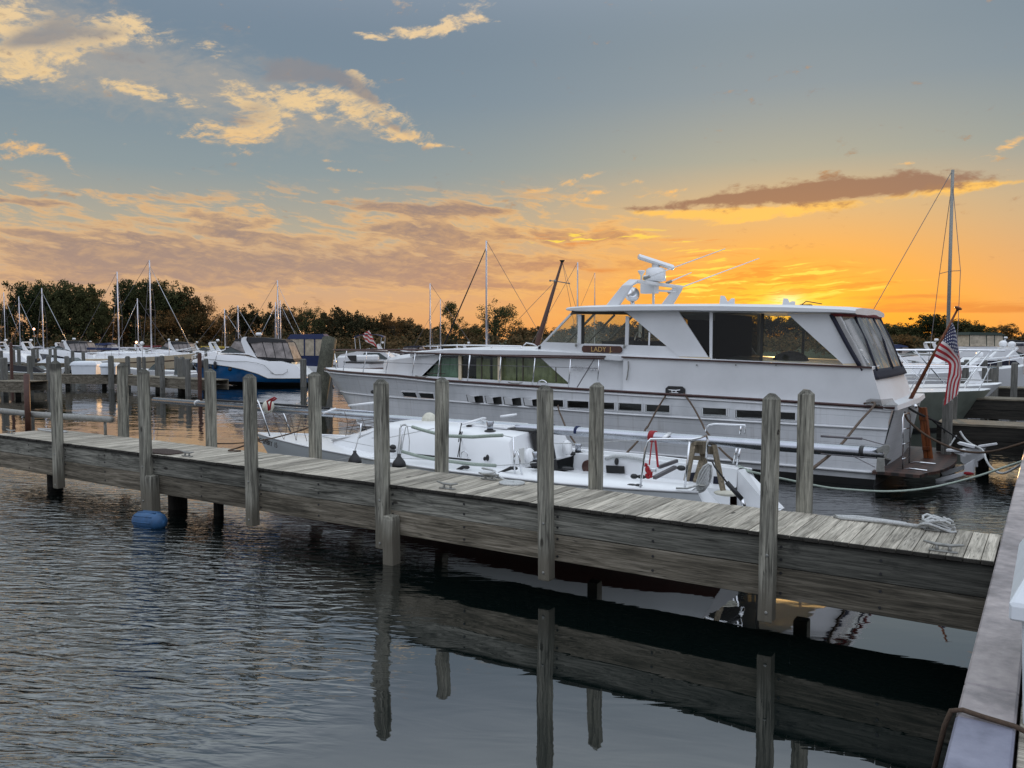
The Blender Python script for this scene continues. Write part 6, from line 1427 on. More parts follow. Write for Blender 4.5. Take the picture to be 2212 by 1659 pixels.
    if detail:
        for x, y in ((20, 710), (350, 735), (720, 775)):
            MB().lathe((X(x), -half(x) * 0.985 - 0.012, Z(y)), [(0, -0.02), (0.13, -0.02), (0.13, 0.01), (0, 0.015)], 14, (0, -1, 0)).build('porthole', 'black_rubber', root, smooth=True)
        for x, y0, y1 in ((190, 505, 760), (445, 500, 780)):
            h_ = half(x) * 1.0 + 0.1; f_ = MB().lathe((X(x), -h_, Z(y1)), [(0, 0), (0.08, 0.03), (0.1, 0.1), (0.1, 0.42), (0.05, 0.5), (0, 0.5)], 12).build('fender', 'black_rubber', root, smooth=True)
            MB().tube([(X(x), -h_, Z(y1) + 0.5), (X(x + 15), -half(x) * 0.8, Z(y0))], 0.01, 5).build('cord', 'black_rubber', f_)
        MB().tube([(X(1430), -half(1430) - 0.02, Z(835)), (X(1520), -half(1500) - 0.02, Z(870)), (X(1640), -half(1600) - 0.02, Z(865)), (X(1720), -half(1700) - 0.02, Z(820)), (X(1720), -half(1700) - 0.02, Z(775))], 0.015, 5).build('hose', 'galvanised', root, smooth=True)
        MB().tube([(X(x), -half(x) - 0.012, Z(y)) for x, y in ((310, 605), (700, 640), (1000, 640), (1200, 670), (1330, 710), (1420, 800), (1480, 850))], 0.014, 5).build('accent_line', 'galvanised', root, smooth=True)
        MB().box(X(1770), X(1840), -w1 - 0.03, w1 + 0.03, Z(800), Z(660)).build('stern_seat', 'cream_paint', root)
    rl = MB()
    for s in (1, -1):
        pr = [(X(x), -s * half(x) * 0.85, Z(lerp_tab(deck, x)) + 0.32 * L / 8) for x in (-80, 100, 300, 480)]; rl.tube(pr, 0.012, 5)
        for p in pr: rl.tube([p, (p[0], p[1], p[2] - 0.32 * L / 8)], 0.01, 4)
    rl.build('bow_rail', 'chrome', root)
    return root
simple('blue_hull', (0.007, 0.075, 0.2), 0.12, var=0.5, scale=1.1)
simple('navy_hull', (0.008, 0.012, 0.03), 0.15, var=0.2)
simple('windscreen', (0.06, 0.075, 0.075), 0.08, var=0.3)
simple('curtain_vinyl', (0.30, 0.265, 0.25), 0.22, var=0.5, scale=2.5)
simple('cream_vinyl', (0.42, 0.36, 0.27), 0.4, var=0.4, scale=3)

def put_boat(root, px, d, head=0.0, py=None):
    """head: 0 = bow to the left of the picture, side on; positive turns the bow away"""
    root.location = gpos(px, d, 0.0); root.rotation_euler = (0, 0, YAW + R(-head)); return root
blue = cruiser(7.75, 'white_gelcoat', 'black_canvas', 'white and bright blue express cruiser with black canvas, moored left of the yacht', None, split='blue_hull', detail=True)
put_boat(blue, 542, 54, 0)

def sailboat(L, H, label, group=None, hullmat='white_gelcoat', band=None, furl=True, mast_at=-0.08, cover=None, cabin=True, mastmat='far_mast', dirn=1, mr=0.07):
    root = thing('sailing_boat', label, 'sailboat', (0, 0, 0), group)
    zs = 0.11 * L; hull_generic(root, L, 0.30 * L, zs, -0.25, hullmat, 0.05 * L, band=band, stern_w=0.7)
    if cabin:
        house(root, [(-0.22 * L, zs + 0.02, 0.06 * L), (-0.16 * L, zs + 0.045 * L, 0.07 * L), (0.16 * L, zs + 0.05 * L, 0.085 * L), (0.18 * L, zs, 0.09 * L)], 0, 0, 'cabin', 'white_gelcoat')
    mx = mast_at * L
    MB().tube([(mx, 0, zs), (mx, 0, H)], [mr, mr * 0.8], 10).build('mast', mastmat, root, smooth=True)
    bm_ = MB(); bm_.tube([(mx, 0, zs + 1.0), (mx + 0.38 * L, 0, zs + 1.05)], 0.12 if cover else 0.05, 8); bm_.build('boom', cover or mastmat, root, smooth=True)
    sp = MB(); sp.tube([(mx, -0.1 * L, H * 0.55), (mx, 0, H * 0.555), (mx, 0.1 * L, H * 0.55)], 0.018, 5); sp.build('spreader', 'wire', root)
    if furl: MB().tube([(mx - 0.05, 0, H * 0.94), (-L * 0.48, 0, zs + 0.5)], [0.02, 0.04] if furl is True else [0.04, 0.07], 6).build('furled_sail', furl if isinstance(furl, str) else 'aluminium', root, smooth=True)
    for nm, l in (('backstay', [(mx, 0, H), (L * 0.49, 0, zs + 0.3)]), ('shroud', [(mx, 0, H * 0.95), (mx, -0.1 * L, H * 0.55), (mx + 0.03 * L, -0.14 * L, zs)]), ('shroud', [(mx, 0, H * 0.95), (mx, 0.1 * L, H * 0.55), (mx + 0.03 * L, 0.14 * L, zs)])):
        MB().tube(l, 0.018, 4).build(nm, 'wire', root)
    pl_ = MB()
    for s in (1, -1):
        pts = [(-0.49 * L, 0, zs + 0.05 * L + 0.6), (-0.4 * L, -s * 0.06 * L, zs + 0.6 + 0.03 * L), (-0.2 * L, -s * 0.12 * L, zs + 0.6), (0.3 * L, -s * 0.13 * L, zs + 0.6), (0.49 * L, -s * 0.09 * L, zs + 0.6)]
        pl_.tube(pts, 0.014, 4)
        for p in pts: pl_.tube([p, (p[0], p[1], zs)], 0.014, 4)
    pl_.build('rail', 'chrome', root)
    return root
def sail_at(px, d, top, L, label, head=0, mast_px=None, **k):
    r = sailboat(L, ztop(top, d), label, 'sailing boats with standing masts', **k); ma = k.get('mast_at', -0.08) * L
    r.rotation_euler = (0, 0, YAW + R(-head)); v = Matrix.Rotation(YAW + R(-head), 3, 'Z') @ Vector((ma, 0, 0)); r.location = gpos(px, d) - v
    return r
sail_at(328, 79, 563, 10.0, 'white double ended sloop with cream topsides and the tallest mast on the left', 180, band=('teak_rail', 0.28, 0.34), hullmat='cream_paint', furl=True)
sail_at(258, 84, 588, 8.5, 'white sloop whose mast stands left of the tallest one', 180, cover='blue_canvas', furl=False)
sail_at(300, 112, 645, 8.0, 'small sloop with a red sail cover between the two tall left masts', 0, cover='maroon_canvas')
sail_at(95, 100, 623, 8.5, 'sloop with a bright slanting furled sail above the left cruisers', 180)
sail_at(45, 125, 641, 8.0, 'grey sloop standing high by the dark trees near the left edge', 180, hullmat='hull_grey')
sail_at(13, 128, 632, 7.5, 'sloop with the leftmost mast in the photo', 180)
sail_at(487, 104, 667, 8.0, 'sloop with a yellow sail cover, left of the blue hulled cruiser', 180, cover='yellow_cover')
sail_at(516, 104, 660, 8.0, 'sloop whose mast rises just above the blue hulled cruiser windshield', 180)
sail_at(597, 108, 653, 7.5, 'sloop with the left and thinnest of the three close masts', 0)
sail_at(602, 96, 606, 9.0, 'sloop with the tallest of the three close masts behind the blue cruiser', 180)
sail_at(607, 113, 649, 7.5, 'sloop with the right-hand one of the three close masts', 180)
sail_at(930, 82, 613, 8.5, 'sloop with a lone grey mast left of the lacy trees', 0, furl=False)
sail_at(952, 118, 647, 7.5, 'sloop whose short mast stands against the left lacy tree', 180, furl=False)
sail_at(1051, 66, 522, 9.5, 'sloop with a tall mast and a dark furled sail slanting down to the left', 0, furl='black_canvas', mr=0.085)
sail_at(1247, 74, 568, 8.5, 'sloop whose mast rises behind the yacht visor', 180, furl=False)
sail_at(1284, 105, 590, 7.5, 'sloop with a hair thin mast behind the yacht radar arch', 180, furl=False, mr=0.04)
rs2 = sail_at(2046, 44, 372, 10.5, 'sloop with the tall dark mast on the right behind the flag', 180, furl=False, mr=0.10, mast_at=-0.05, mastmat='galvanised')
# raked wooden mast of a trawler behind the yacht
rt = thing('wooden_trawler', 'white boat with a raked varnished wooden mast and crosstree behind the yacht windshield', 'motorboat', (0, 0, 0))
hull_generic(rt, 9.0, 3.0, 1.1, -0.3, 'white_gelcoat', 0.5)
house(rt, [(-1.5, 1.1, 1.1), (-1.1, 2.1, 1.0), (2.2, 2.1, 1.0), (2.4, 1.1, 1.1)], 0, 0, 'cabin', 'white_gelcoat')
rt.location = gpos(1150, 46); rt.rotation_euler = (0, 0, YAW + R(180)); ORG_RT = rt.location.copy()
d_ = 46.0; b0 = gpos(1160, d_, ztop(745, d_)); b1 = gpos(1213.7, d_, ztop(566, d_)); inv = Matrix.Rotation(-(YAW + R(180)), 3, 'Z')
loc = lambda p: inv @ (p - ORG_RT)
def lbuild(mb, name, mt, sm=True):
    mb.v = [inv @ (p - ORG_RT) for p in mb.v]; ORG[rt.name] = Vector((0, 0, 0)); return mb.build(name, mt, rt, smooth=sm)
b00 = gpos(1152, d_, 1.6); lbuild(MB().tube([b00, b0, b1], [0.17, 0.16, 0.06], 12), 'mast', 'brown_paint')
mt_ = MB(); xk = gpos(1199, d_, ztop(608, d_)); mt_.tube([gpos(1188, d_, ztop(607, d_)), xk, gpos(1229, d_, ztop(613, d_))], 0.03, 6); mt_.ell(gpos(1188, d_, ztop(607, d_)), 0.06, 8, 5); mt_.ell(gpos(1229, d_, ztop(613, d_)), 0.05, 8, 5); mt_.ell(xk, (0.1, 0.1, 0.1), 8, 6); lbuild(mt_, 'crosstree', 'galvanised')
mt_ = MB(); mt_.lathe(b1, [(0.09, -0.05), (0.12, 0.03), (0.16, 0.05), (0.16, 0.07), (0, 0.07)], 8); lbuild(mt_, 'masthead', 'black_rubber')
for p_ in ((1120, 690), (1262, 725), (1240, 700), (1180, 700)): lbuild(MB().tube([xk if p_[0] < 1240 else b1, gpos(p_[0], d_, ztop(p_[1], d_))], 0.012, 4), 'stay', 'wire')
dg = MB(); kk_ = [gpos(1130, 44, ztop(748, 44)), gpos(1137, 44, ztop(741, 44)), gpos(1152, 44, ztop(744, 44)), gpos(1160, 44, ztop(749, 44))]; dg.tube(kk_, 0.05, 6); lbuild(dg, 'dinghy', 'white_gelcoat')

# other motorboats: (px, distance, heading, length, hull, canvas, label, options)
MOT = [(1, 462, 90, 0, 8.0, 'white_gelcoat', 'black_canvas', 'white express cruiser with black framed screen left of the blue hulled one', dict(top=False)),
       (2, 152, 93, 0, 8.4, 'white_gelcoat', 'black_canvas', 'white cruiser with a dark hull stripe under a silver cover on the left', dict(split='navy_hull')),
       (3, 60, 96, 0, 8.0, 'white_gelcoat', 'navy_canvas', 'white cruiser with raised screen near the left edge', dict(top=False)),
       (4, 130, 108, 0, 7.5, 'white_gelcoat', 'black_canvas', 'small white cruiser with dark side windows in the back row at left', dict(top=False)),
       (5, 5, 92, 0, 8.0, 'white_gelcoat', 'black_canvas', 'white cruiser cut by the left edge of the photo', dict(top=False)),
       (6, 236, 98, 180, 7.5, 'white_gelcoat', 'blue_canvas', 'white boat with a bright blue canvas hood on the left', dict(arch=False)),
       (7, 375, 100, 0, 8.0, 'white_gelcoat', 'black_canvas', 'white cruiser with grey smoked curtains right of the tallest left mast', {}),
       (8, 420, 112, 0, 7.0, 'white_gelcoat', 'black_canvas', 'little white cruiser half hidden in the back row', dict(top=False)),
       (9, 565, 104, 180, 7.5, 'white_gelcoat', 'navy_canvas', 'white cruiser with navy canvas directly behind the blue hulled one', {}),
       (10, 300, 103, 0, 7.0, 'white_gelcoat', 'black_canvas', 'white cruiser behind the double ended sloop', dict(top=False)),
       (11, 190, 110, 0, 7.2, 'white_gelcoat', 'blue_canvas', 'white cruiser with a wheel shaped arch in the back row', dict(top=False)),
       (12, 905, 100, 180, 6.5, 'white_gelcoat', 'navy_canvas', 'small white boat with navy cover left of the lone grey mast', dict(arch=False)),
       (13, 1005, 98, 0, 7.0, 'white_gelcoat', 'black_canvas', 'white cruiser under the lacy trees behind the yacht foredeck', dict(top=False)),
       (14, 2010, 74, 0, 7.5, 'white_gelcoat', 'navy_canvas', 'white cruiser left of the flag on the right', dict(top=False)),
       (15, 1935, 66, 180, 7.0, 'white_gelcoat', 'blue_canvas', 'white boat with a dark blue cover beside the yacht stern', dict(arch=False)),
       (16, 2205, 60, 0, 7.5, 'white_gelcoat', 'navy_canvas', 'white cruiser with navy canvas at the right edge', {}),
       (17, 2160, 84, 0, 8.0, 'white_gelcoat', 'black_canvas', 'white cruiser behind the radar dome boat on the right', {}),
       (18, 820, 104, 0, 7.0, 'white_gelcoat', 'black_canvas', 'white cruiser in the back row above the yacht bow', dict(top=False))]
for _, px, d, hd, L_, hm, cm, lab, opt in MOT:
    put_boat(cruiser(L_ * (0.82 if px < 1500 else 0.9), hm, cm, lab, 'motorboats in the marina', **opt), px, d, hd)
def small_boat(px, d, hd, L_, label, hm='white_gelcoat', cover=None, band=None, nm='runabout', beam=0.3):
    r = thing(nm, label, 'small boat', (0, 0, 0), 'small open boats in the marina'); hull_generic(r, L_, beam * L_, 0.11 * L_, -0.2, hm, 0.05 * L_, band=band)
    if cover: house(r, [(-0.35 * L_, 0.12 * L_, 0.05 * L_), (-0.1 * L_, 0.24 * L_, 0.04 * L_), (0.3 * L_, 0.2 * L_, 0.04 * L_), (0.46 * L_, 0.12 * L_, 0.1 * L_)], 0, 0, 'cover', cover)
    else:
        house(r, [(-0.12 * L_, 0.11 * L_, 0.1 * L_), (-0.03 * L_, 0.2 * L_, 0.09 * L_), (0.02 * L_, 0.2 * L_, 0.09 * L_), (0.03 * L_, 0.11 * L_, 0.1 * L_)], 0, 0, 'windshield', 'windscreen')
        MB().box(0.47 * L_, 0.53 * L_, -0.04 * L_, 0.04 * L_, 0.02 * L_, 0.19 * L_).build('outboard_motor', 'black_rubber', r, bevel=0.03)
    return put_boat(r, px, d, hd)
small_boat(85, 66, 180, 4.2, 'low white runabout with a black mark on its side among the left piles')
small_boat(120, 74, 0, 5.5, 'white boat under a silver grey cover by the left dock', cover='box_plastic')
small_boat(158, 74, 180, 6.5, 'white open boat with two dark hull ports on the left', band=('navy_hull', 0.75, 0.95))
small_boat(345, 60, 0, 6.0, 'white boat bow lying behind the near left dock', beam=0.34)
small_boat(385, 56, 180, 4.6, 'white dinghy moored just left of the blue hull bow')
small_boat(40, 62, 0, 4.4, 'dark covered skiff at the far left', hm='olive_hull', cover='black_canvas')
small_boat(2130, 52, 180, 6.5, 'white boat with a rail, right of the flag behind the posts')
small_boat(1975, 48, 0, 7.0, 'low white boat with a stern rail between the yacht and the flag')
# silver cover hung on a back-row flybridge
# blue canvas boat, and the white cabin boat with ensign, beyond the dark pile
bc = thing('canvas_boat', 'white boat with a tall navy canvas enclosure behind the dark leaning pile', 'motorboat', (0, 0, 0)); hull_generic(bc, 7.5, 2.8, 1.0, -0.3, 'navy_hull', 0.5, split=('white_gelcoat', 0.3))
house(bc, [(-0.4, 0.98, 1.1), (-0.35, 1.75, 1.1), (3.6, 1.75, 1.1), (3.7, 0.98, 1.1)], 0, 0, 'canvas_side', 'blue_canvas')
cv_ = house(bc, [(-0.3, 1.75, 1.06), (-0.15, 2.95, 1.0), (3.4, 2.95, 1.0), (3.55, 1.75, 1.06)], 0, 0, 'clear_curtain', 'cream_vinyl')
for x0 in (-0.3, 1.35, 2.4, 3.5):
    for s in (1, -1): MB().bar((x0, s * 1.07, 1.7), (x0 + (0.15 if x0 < 0 else 0), s * 1.02, 2.95), 0.13, 0.03, (0, 1, 0)).build('canvas_frame', 'blue_canvas', cv_)
house(bc, [(-0.4, 2.9, 1.05), (-0.1, 3.22, 0.9), (3.2, 3.25, 0.9), (3.65, 2.9, 1.05)], 0, 0, 'canvas_top', 'blue_canvas')
put_boat(bc, 636, 60, 0); bc.scale = (0.70, 0.8, 1.03)
wb = thing('cabin_boat', 'white cabin boat with blue sun top and dark red stern trim beyond the yacht bow', 'motorboat', (0, 0, 0)); hull_generic(wb, 8.5, 3.0, 0.95, -0.3, 'white_gelcoat', 0.45, band=('teak_rail', 0.0, 0.06))
house(wb, [(-3.0, 0.95, 0.9), (-2.2, 1.75, 1.0), (-0.6, 2.05, 1.05), (1.2, 2.05, 1.05), (2.4, 1.1, 1.15)], 0, 0, 'cabin', 'white_gelcoat')
house(wb, [(-0.5, 1.55, 1.1), (-0.3, 1.9, 1.085), (0.9, 1.9, 1.085), (1.7, 1.35, 1.15)], 0, 0, 'side_window', 'windscreen')
for s in (1, -1): MB().box(-2.4, -1.5, s * 1.0 - 0.03, s * 1.0 + 0.03, 1.25, 1.6).build('side_window', 'windscreen', wb)
bt_ = MB(); bt_.grid([[Vector((0.0 + 0.14 * math.cos(a) * 8, y, 3.1 + 0.25 * math.sin(a))) for a in [math.pi * j / 8 for j in range(9)]] for y in (-1.0, 0, 1.0)]); bt_.build('sun_top', 'blue_canvas', wb, smooth=True, solid=0.03)
for x in (-1.05, 1.05):
    for s in (1, -1): MB().tube([(x, s * 0.98, 3.1), (x * 0.9, s * 1.0, 1.9)], 0.02, 5).build('pole', 'chrome', wb)
put_boat(wb, 800, 66, 0)
wall = MB(); wallp = [ay(c2(1005, 940), 31), ay(c2(1225, 948), 31), ay(c2(1222, 1045), 31), ay(c2(1008, 1020), 31)]
nb2 = thing('small_cruiser', 'white boat bow with black registration letters just beyond the yacht bow rail', 'motorboat', (0, 0, 0)); ORG[nb2.name] = Vector((0, 0, 0))
MB().prism(wallp, (0.1, 1.8, 0)).build('hull', 'white_gelcoat', nb2, bevel=0.03); MB().prism([ay(c2(1000, 936), 30.97), ay(c2(1228, 944), 30.97), ay(c2(1228, 954), 30.97), ay(c2(1003, 948), 30.97)], (0.1, 1.9, 0)).build('rub_rail', 'black_rubber', nb2)
wall_text('MC 3881 JX B', 'registration', 'black_rubber', nb2, (wallp[0] + wallp[1]) / 2 + Vector((-0.35, -0.02, -0.62)), 0.36)
MB().loft([[ay(c2(940, 890), 31.5), ay(c2(1110, 880), 31.5), ay(c2(1112, 940), 31.5), ay(c2(1005, 1020), 31.5), ay(c2(945, 1000), 31.5)], [p + Vector((0.2, 1.6, 0)) for p in (ay(c2(940, 890), 31.5), ay(c2(1110, 880), 31.5), ay(c2(1112, 940), 31.5), ay(c2(1005, 1020), 31.5), ay(c2(945, 1000), 31.5))]]).build('cabin', 'white_gelcoat', nb2, bevel=0.1)
MB().prism([ay(c2(1030, 885), 31.46), ay(c2(1110, 882), 31.46), ay(c2(1112, 935), 31.46), ay(c2(1060, 930), 31.46)], (0, 0.03, 0)).build('window', 'black_rubber', nb2)
MB().prism([ay(c2(1225, 990), 31.2), ay(c2(1440, 1015), 31.2), ay(c2(1440, 1045), 31.2), ay(c2(1225, 1040), 31.2)], (0.1, 1.2, 0)).build('transom_trim', 'teak_rail', nb2)
# small ensign beyond
ef = MB(); rows = []
P0 = [(1165, 700), (1225, 662), (1240, 700)]; 
for j in range(9):
    rows.append([ad(c2(1165 + 60 * i / 8 + (j / 8) * (25 + 45 * i / 8), 700 - 38 * i / 8 + (j / 8) * (60 + 90 * (i / 8))), 69 + 0.12 * math.sin(i * 1.3 + j)) for i in range(9)])
ef.grid(rows); me_o = ef.build('flag', 'flag_small' if False else 'red_strap', smooth=True)
m, b = mat('flag_small'); co = obco(); x, y, z = sepv(co); put(b, 'Base Color', mixc(G.m('GREATER_THAN', G.m('FRACT', (x * 0.7 + z) * 3.2), 0.5), (0.4, 0.03, 0.03, 1), (0.6, 0.56, 0.54, 1))); me_o.data.materials[0] = m
tag(me_o, 'small faded ensign flying behind the blue sun top in the distance', 'flag')

# ------------------------------------------------------------------ far docks with their posts
def dock(label, a, b_, width, z=0.9, posts=(), fascia=0.5, group='timber docks of the marina', deckm='far_deck', nplank=True, edge='far_deck'):
    a = Vector(a); b_ = Vector(b_); c = (a + b_) / 2; root = thing('dock', label, 'dock', (c.x, c.y, 0), group)
    dr = (b_ - a).normalized(); nrm = Vector((-dr.y, dr.x, 0))
    if nrm.dot(CF) < 0: nrm = -nrm
    m_ = MB(); m_.prism([a + Vector((0, 0, z - 0.05)), b_ + Vector((0, 0, z - 0.05)), b_ + nrm * width + Vector((0, 0, z - 0.05)), a + nrm * width + Vector((0, 0, z - 0.05))], (0, 0, 0.05)); m_.build('deck', deckm, root)
    for k in (0.02, width - 0.05):
        for z1, z0 in ((z - 0.06, z - 0.06 - fascia / 2), (z - 0.07 - fascia / 2, z - 0.06 - fascia)):
            f = MB(); f.prism([a + nrm * k + Vector((0, 0, z0)), b_ + nrm * k + Vector((0, 0, z0)), b_ + nrm * (k + 0.05) + Vector((0, 0, z0)), a + nrm * (k + 0.05) + Vector((0, 0, z0))], (0, 0, z1 - z0)); f.build('fascia_board', edge, root)
    n = int((b_ - a).length / 3)
    for i in range(n + 1):
        p = a.lerp(b_, (i + 0.5) / (n + 1)) + nrm * (width / 2); MB().tube([(p.x, p.y, -0.8), (p.x, p.y, z - 0.06)], 0.14, 8).build('pile', 'dark_pile', root)
    for p, zt, s, mt in posts:
        post(p.x, p.y, -0.8 if True else 0, zt, s, 0.03).build('post', mt, root)
    return root
def P(cf, x, ytop, d, s=0.2, mt='far_wood'):
    px_, py_ = cf(x, ytop); return (gpos(px_, d), ztop(py_, d), s, mt)
dock('long grey dock at left with two white dock boxes on it', gpos(-40, 50.5), gpos(262, 50), 1.3, 0.85,
     [P(q1, 540, 690, 44), P(q1, 65, 725, 44, 0.27), P(q1, 880, 690, 50), P(q1, 1215, 700, 51), P(q1, 2010, 690, 49.8, 0.24), P(q1, 205, 450, 49.5, 0.13, 'brown_paint'), P(q1, 465, 1015, 40, 0.15, 'brown_paint')])
dock('stepped grey dock running towards the blue hulled cruiser', gpos(258, 49), gpos(446, 43.5), 1.3, 0.85,
     [P(q2, 290, 700, 50), P(q2, 495, 710, 51), P(q2, 585, 712, 51.5, 0.16), P(q2, 825, 705, 48.5), P(q2, 910, 690, 45.8), P(q2, 1170, 705, 58), P(q2, 1235, 730, 47), P(q2, 1280, 712, 52), P(q2, 1375, 745, 43.6), P(q2, 1590, 640, 43.6, 0.15, 'brown_paint'), P(q2, 1710, 745, 50), P(q2, 1565, 625, 64)])
dock('small low dock at the left edge of the photo', gpos(-30, 42.5), gpos(50, 42), 1.6, 0.85, [])
dock('dim dock in the second row at left', gpos(30, 73), gpos(215, 71), 1.4, 0.85,
     [P(q1, 25, 600, 70), P(q1, 250, 580, 74), P(q1, 345, 580, 70), P(q1, 600, 560, 72), P(q1, 685, 560, 74, 0.16), P(q1, 915, 570, 74), P(q1, 1005, 555, 71), P(q1, 1320, 600, 70), P(q1, 1515, 622, 68), P(q1, 630, 545, 80, 0.16)])
dock('dock behind the double ended sloop', gpos(205, 88), gpos(560, 88), 1.5, 0.9, [P(q2, 1440, 600, 86), P(q2, 1710, 600, 86), P(q2, 640, 560, 88)])
dock('back row dock under the dark trees', gpos(-60, 118), gpos(1250, 118), 2.0, 1.0, [])
# right-hand docks
dock('brown topped dock just beyond the yacht stern', Vector((-2.25, 21.9, 0)), Vector((-0.385, 21.9, 0)), 1.2, 1.06, [P(r4, 985, 1320, 19.2, 0.2), P(r4, 1090, 1260, 20.4, 0.12)], 0.62, edge='dark_beam')
dock('pale edged dock right of the flag', Vector((-2.6, 31.5, 0)), Vector((3.5, 31.5, 0)), 1.2, 1.06, [P(r4, 1690, 790, 31.6, 0.22), P(r4, 1752, 790, 33.2, 0.22), P(r4, 2062, 735, 31.8, 0.22)], 0.62, edge='dark_beam')
dock('second pale edged dock right of the flag', Vector((-3.3, 38.8, 0)), Vector((6, 38.8, 0)), 1.2, 1.06, [P(r4, 1215, 730, 38.7, 0.22), P(r4, 1270, 690, 40.5, 0.22), P(r4, 1572, 695, 41, 0.22), P(r4, 1815, 690, 44, 0.22)], 0.62, edge='dark_beam')
dock('third dock between yacht and flag in the right background', gpos(1900, 62), gpos(2060, 60), 1.2, 0.95, [P(r4, 410, 710, 45), P(r4, 465, 715, 46), P(r4, 545, 750, 48), P(r4, 640, 740, 44), P(r4, 785, 670, 60)], 0.6)
def pbox(px0, px1, py0, py1, d, label):
    r = thing('dock_box', label, 'dock box', gpos((px0 + px1) / 2, d, 0.85), 'white dock boxes on the left dock'); r.rotation_euler = (0, 0, YAW)
    w_ = (px1 - px0) / FPX * d; h_ = (py1 - py0) / FPX * d; ORG[r.name] = Vector((0, 0, 0)); dock_box(r, -w_ / 2, w_ / 2, -0.4, 0.4, 0.0, h_)
pbox(160, 214, 782, 810, 50.6, 'longer white dock box on the left dock'); pbox(223, 256, 786, 811, 50.3, 'shorter white dock box with a warm lit side on the left dock')
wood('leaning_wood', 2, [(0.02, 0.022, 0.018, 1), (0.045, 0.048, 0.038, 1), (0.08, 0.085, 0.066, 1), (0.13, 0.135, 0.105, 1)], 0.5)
# dark leaning pile beyond the yacht bow
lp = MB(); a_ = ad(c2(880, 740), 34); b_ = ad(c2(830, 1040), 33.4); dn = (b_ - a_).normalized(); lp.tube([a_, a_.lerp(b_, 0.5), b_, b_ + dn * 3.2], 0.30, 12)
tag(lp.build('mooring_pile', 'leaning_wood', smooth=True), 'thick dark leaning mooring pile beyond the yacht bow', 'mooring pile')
for cx, cy, d, lab in ((860, 1070, 34.5, 'short grey pile in the water behind the leaning pile'), (650, 940, 52, 'grey pile by the blue hulled cruiser stern')):
    k = gpos(*[c2(cx, cy)[0], d]); tag(post(k.x, k.y, -0.6, ztop(c2(cx, cy)[1], d) + 0.2, 0.28).build('mooring_pile', 'far_wood'), lab, 'mooring pile')
# greenish hulled boat and its neighbour on the right
gb = thing('green_hulled_boat', 'grey green hulled boat with white deck and bow pulpit beyond the yacht stern', 'motorboat', (0, 0, 0)); hull_generic(gb, 9.0, 3.0, 1.32, -0.3, 'olive_hull', 0.0, over=0.16, bot='antifoul_black')
gb.location = cw_((2040 - 1106) / FPX * 27 - 2.65, 27.4 + 0.6, 0); gb.location = gpos(2142, 27.8) - CR * 4.5; gb.rotation_euler = (0, 0, YAW + R(180))
pr = MB()
for s in (1, -1):
    pr.tube([(-4.6, s * 0.1, 2.05), (-4.0, s * 0.6, 2.1), (-2.0, s * 1.3, 2.1), (1.5, s * 1.45, 2.1)], 0.022, 6); pr.tube([(-4.4, s * 0.2, 1.65), (-2.0, s * 1.3, 1.7), (1.5, s * 1.45, 1.7)], 0.015, 5)
    for x, y in ((-4.2, 0.45), (-3.0, 1.0), (-1.5, 1.35), (0.5, 1.42)): pr.tube([(x, s * y, 2.1), (x + 0.35, s * y * 0.95, 1.32)], 0.018, 5)
pr.build('bow_rail', 'chrome', gb)
wp_ = thing('white_bow', 'narrow white bow plank with a small fin, right of the flag', 'motorboat', (0, 0, 0)); hull_generic(wp_, 6.0, 1.9, 1.28, -0.3, 'white_gelcoat', 0.1, over=0.3); wp_.location = gpos(2160, 30.4) - CR * 2.9; wp_.rotation_euler = (0, 0, YAW + R(180))
MB().prism([(-2.3, 0, 1.4), (-1.75, 0, 1.4), (-2.05, 0, 1.9)], (0, 0.05, 0)).build('fin', 'white_gelcoat', wp_); 
pr = MB()
for s in (1, -1): pr.tube([(-3.0, s * 0.1, 2.6), (-1.0, s * 0.7, 2.62), (3.0, s * 0.9, 2.62)], 0.03, 6); pr.tube([(-2.4, s * .3, 2.6), (-1.3, s * 0.6, 1.4)], 0.025, 5); pr.tube([(0.6, s * .8, 2.6), (-.5, s * 0.8, 1.4)], 0.025, 5)
pr.build('rail', 'chrome', wp_)
# flybridge cruiser with green canvas top
fb = thing('flybridge_cruiser', 'white flybridge cruiser with dark green canvas top and cream curtains behind the flag', 'motorboat', (0, 0, 0)); hull_generic(fb, 11.0, 3.6, 1.3, -0.3, 'white_gelcoat', 0.7)
house(fb, [(-4.0, 1.3, 1.2), (-2.2, 2.3, 1.3), (-1.0, 2.95, 1.4), (3.2, 2.95, 1.4), (4.6, 1.4, 1.5)], 0, 0, 'cabin', 'white_gelcoat')
for s in (1, -1): MB().prism([(-2.5, s * 1.36, 1.75), (-1.2, s * 1.41, 2.3), (1.0, s * 1.44, 2.25), (2.6, s * 1.5, 1.6)], (0, s * 0.03, 0)).build('side_window', 'windscreen', fb)
house(fb, [(-0.8, 2.95, 1.3), (-1.0, 3.2, 1.35), (3.6, 3.2, 1.35), (3.3, 2.95, 1.3)], 0, 0, 'flybridge', 'white_gelcoat')
cc = house(fb, [(-0.7, 3.25, 1.2), (-0.5, 4.35, 1.1), (2.3, 4.3, 1.1), (2.5, 3.25, 1.2)], 0, 0, 'clear_curtain', 'cream_vinyl')
for x in (-0.6, 0.9, 1.6, 2.4):
    for s in (1, -1): MB().bar((x, s * 1.21, 3.25), (x, s * 1.12, 4.3), 0.06, 0.02, (0, 1, 0)).build('canvas_frame', 'green_canvas', cc)
house(fb, [(-0.7, 4.25, 1.2), (-0.5, 4.5, 1.1), (2.2, 4.45, 1.1), (2.6, 4.2, 1.2)], 0, 0, 'canvas_top', 'green_canvas')
put_boat(fb, 2092, 58, 0); fb.scale = (0.78, 0.78, 0.77)
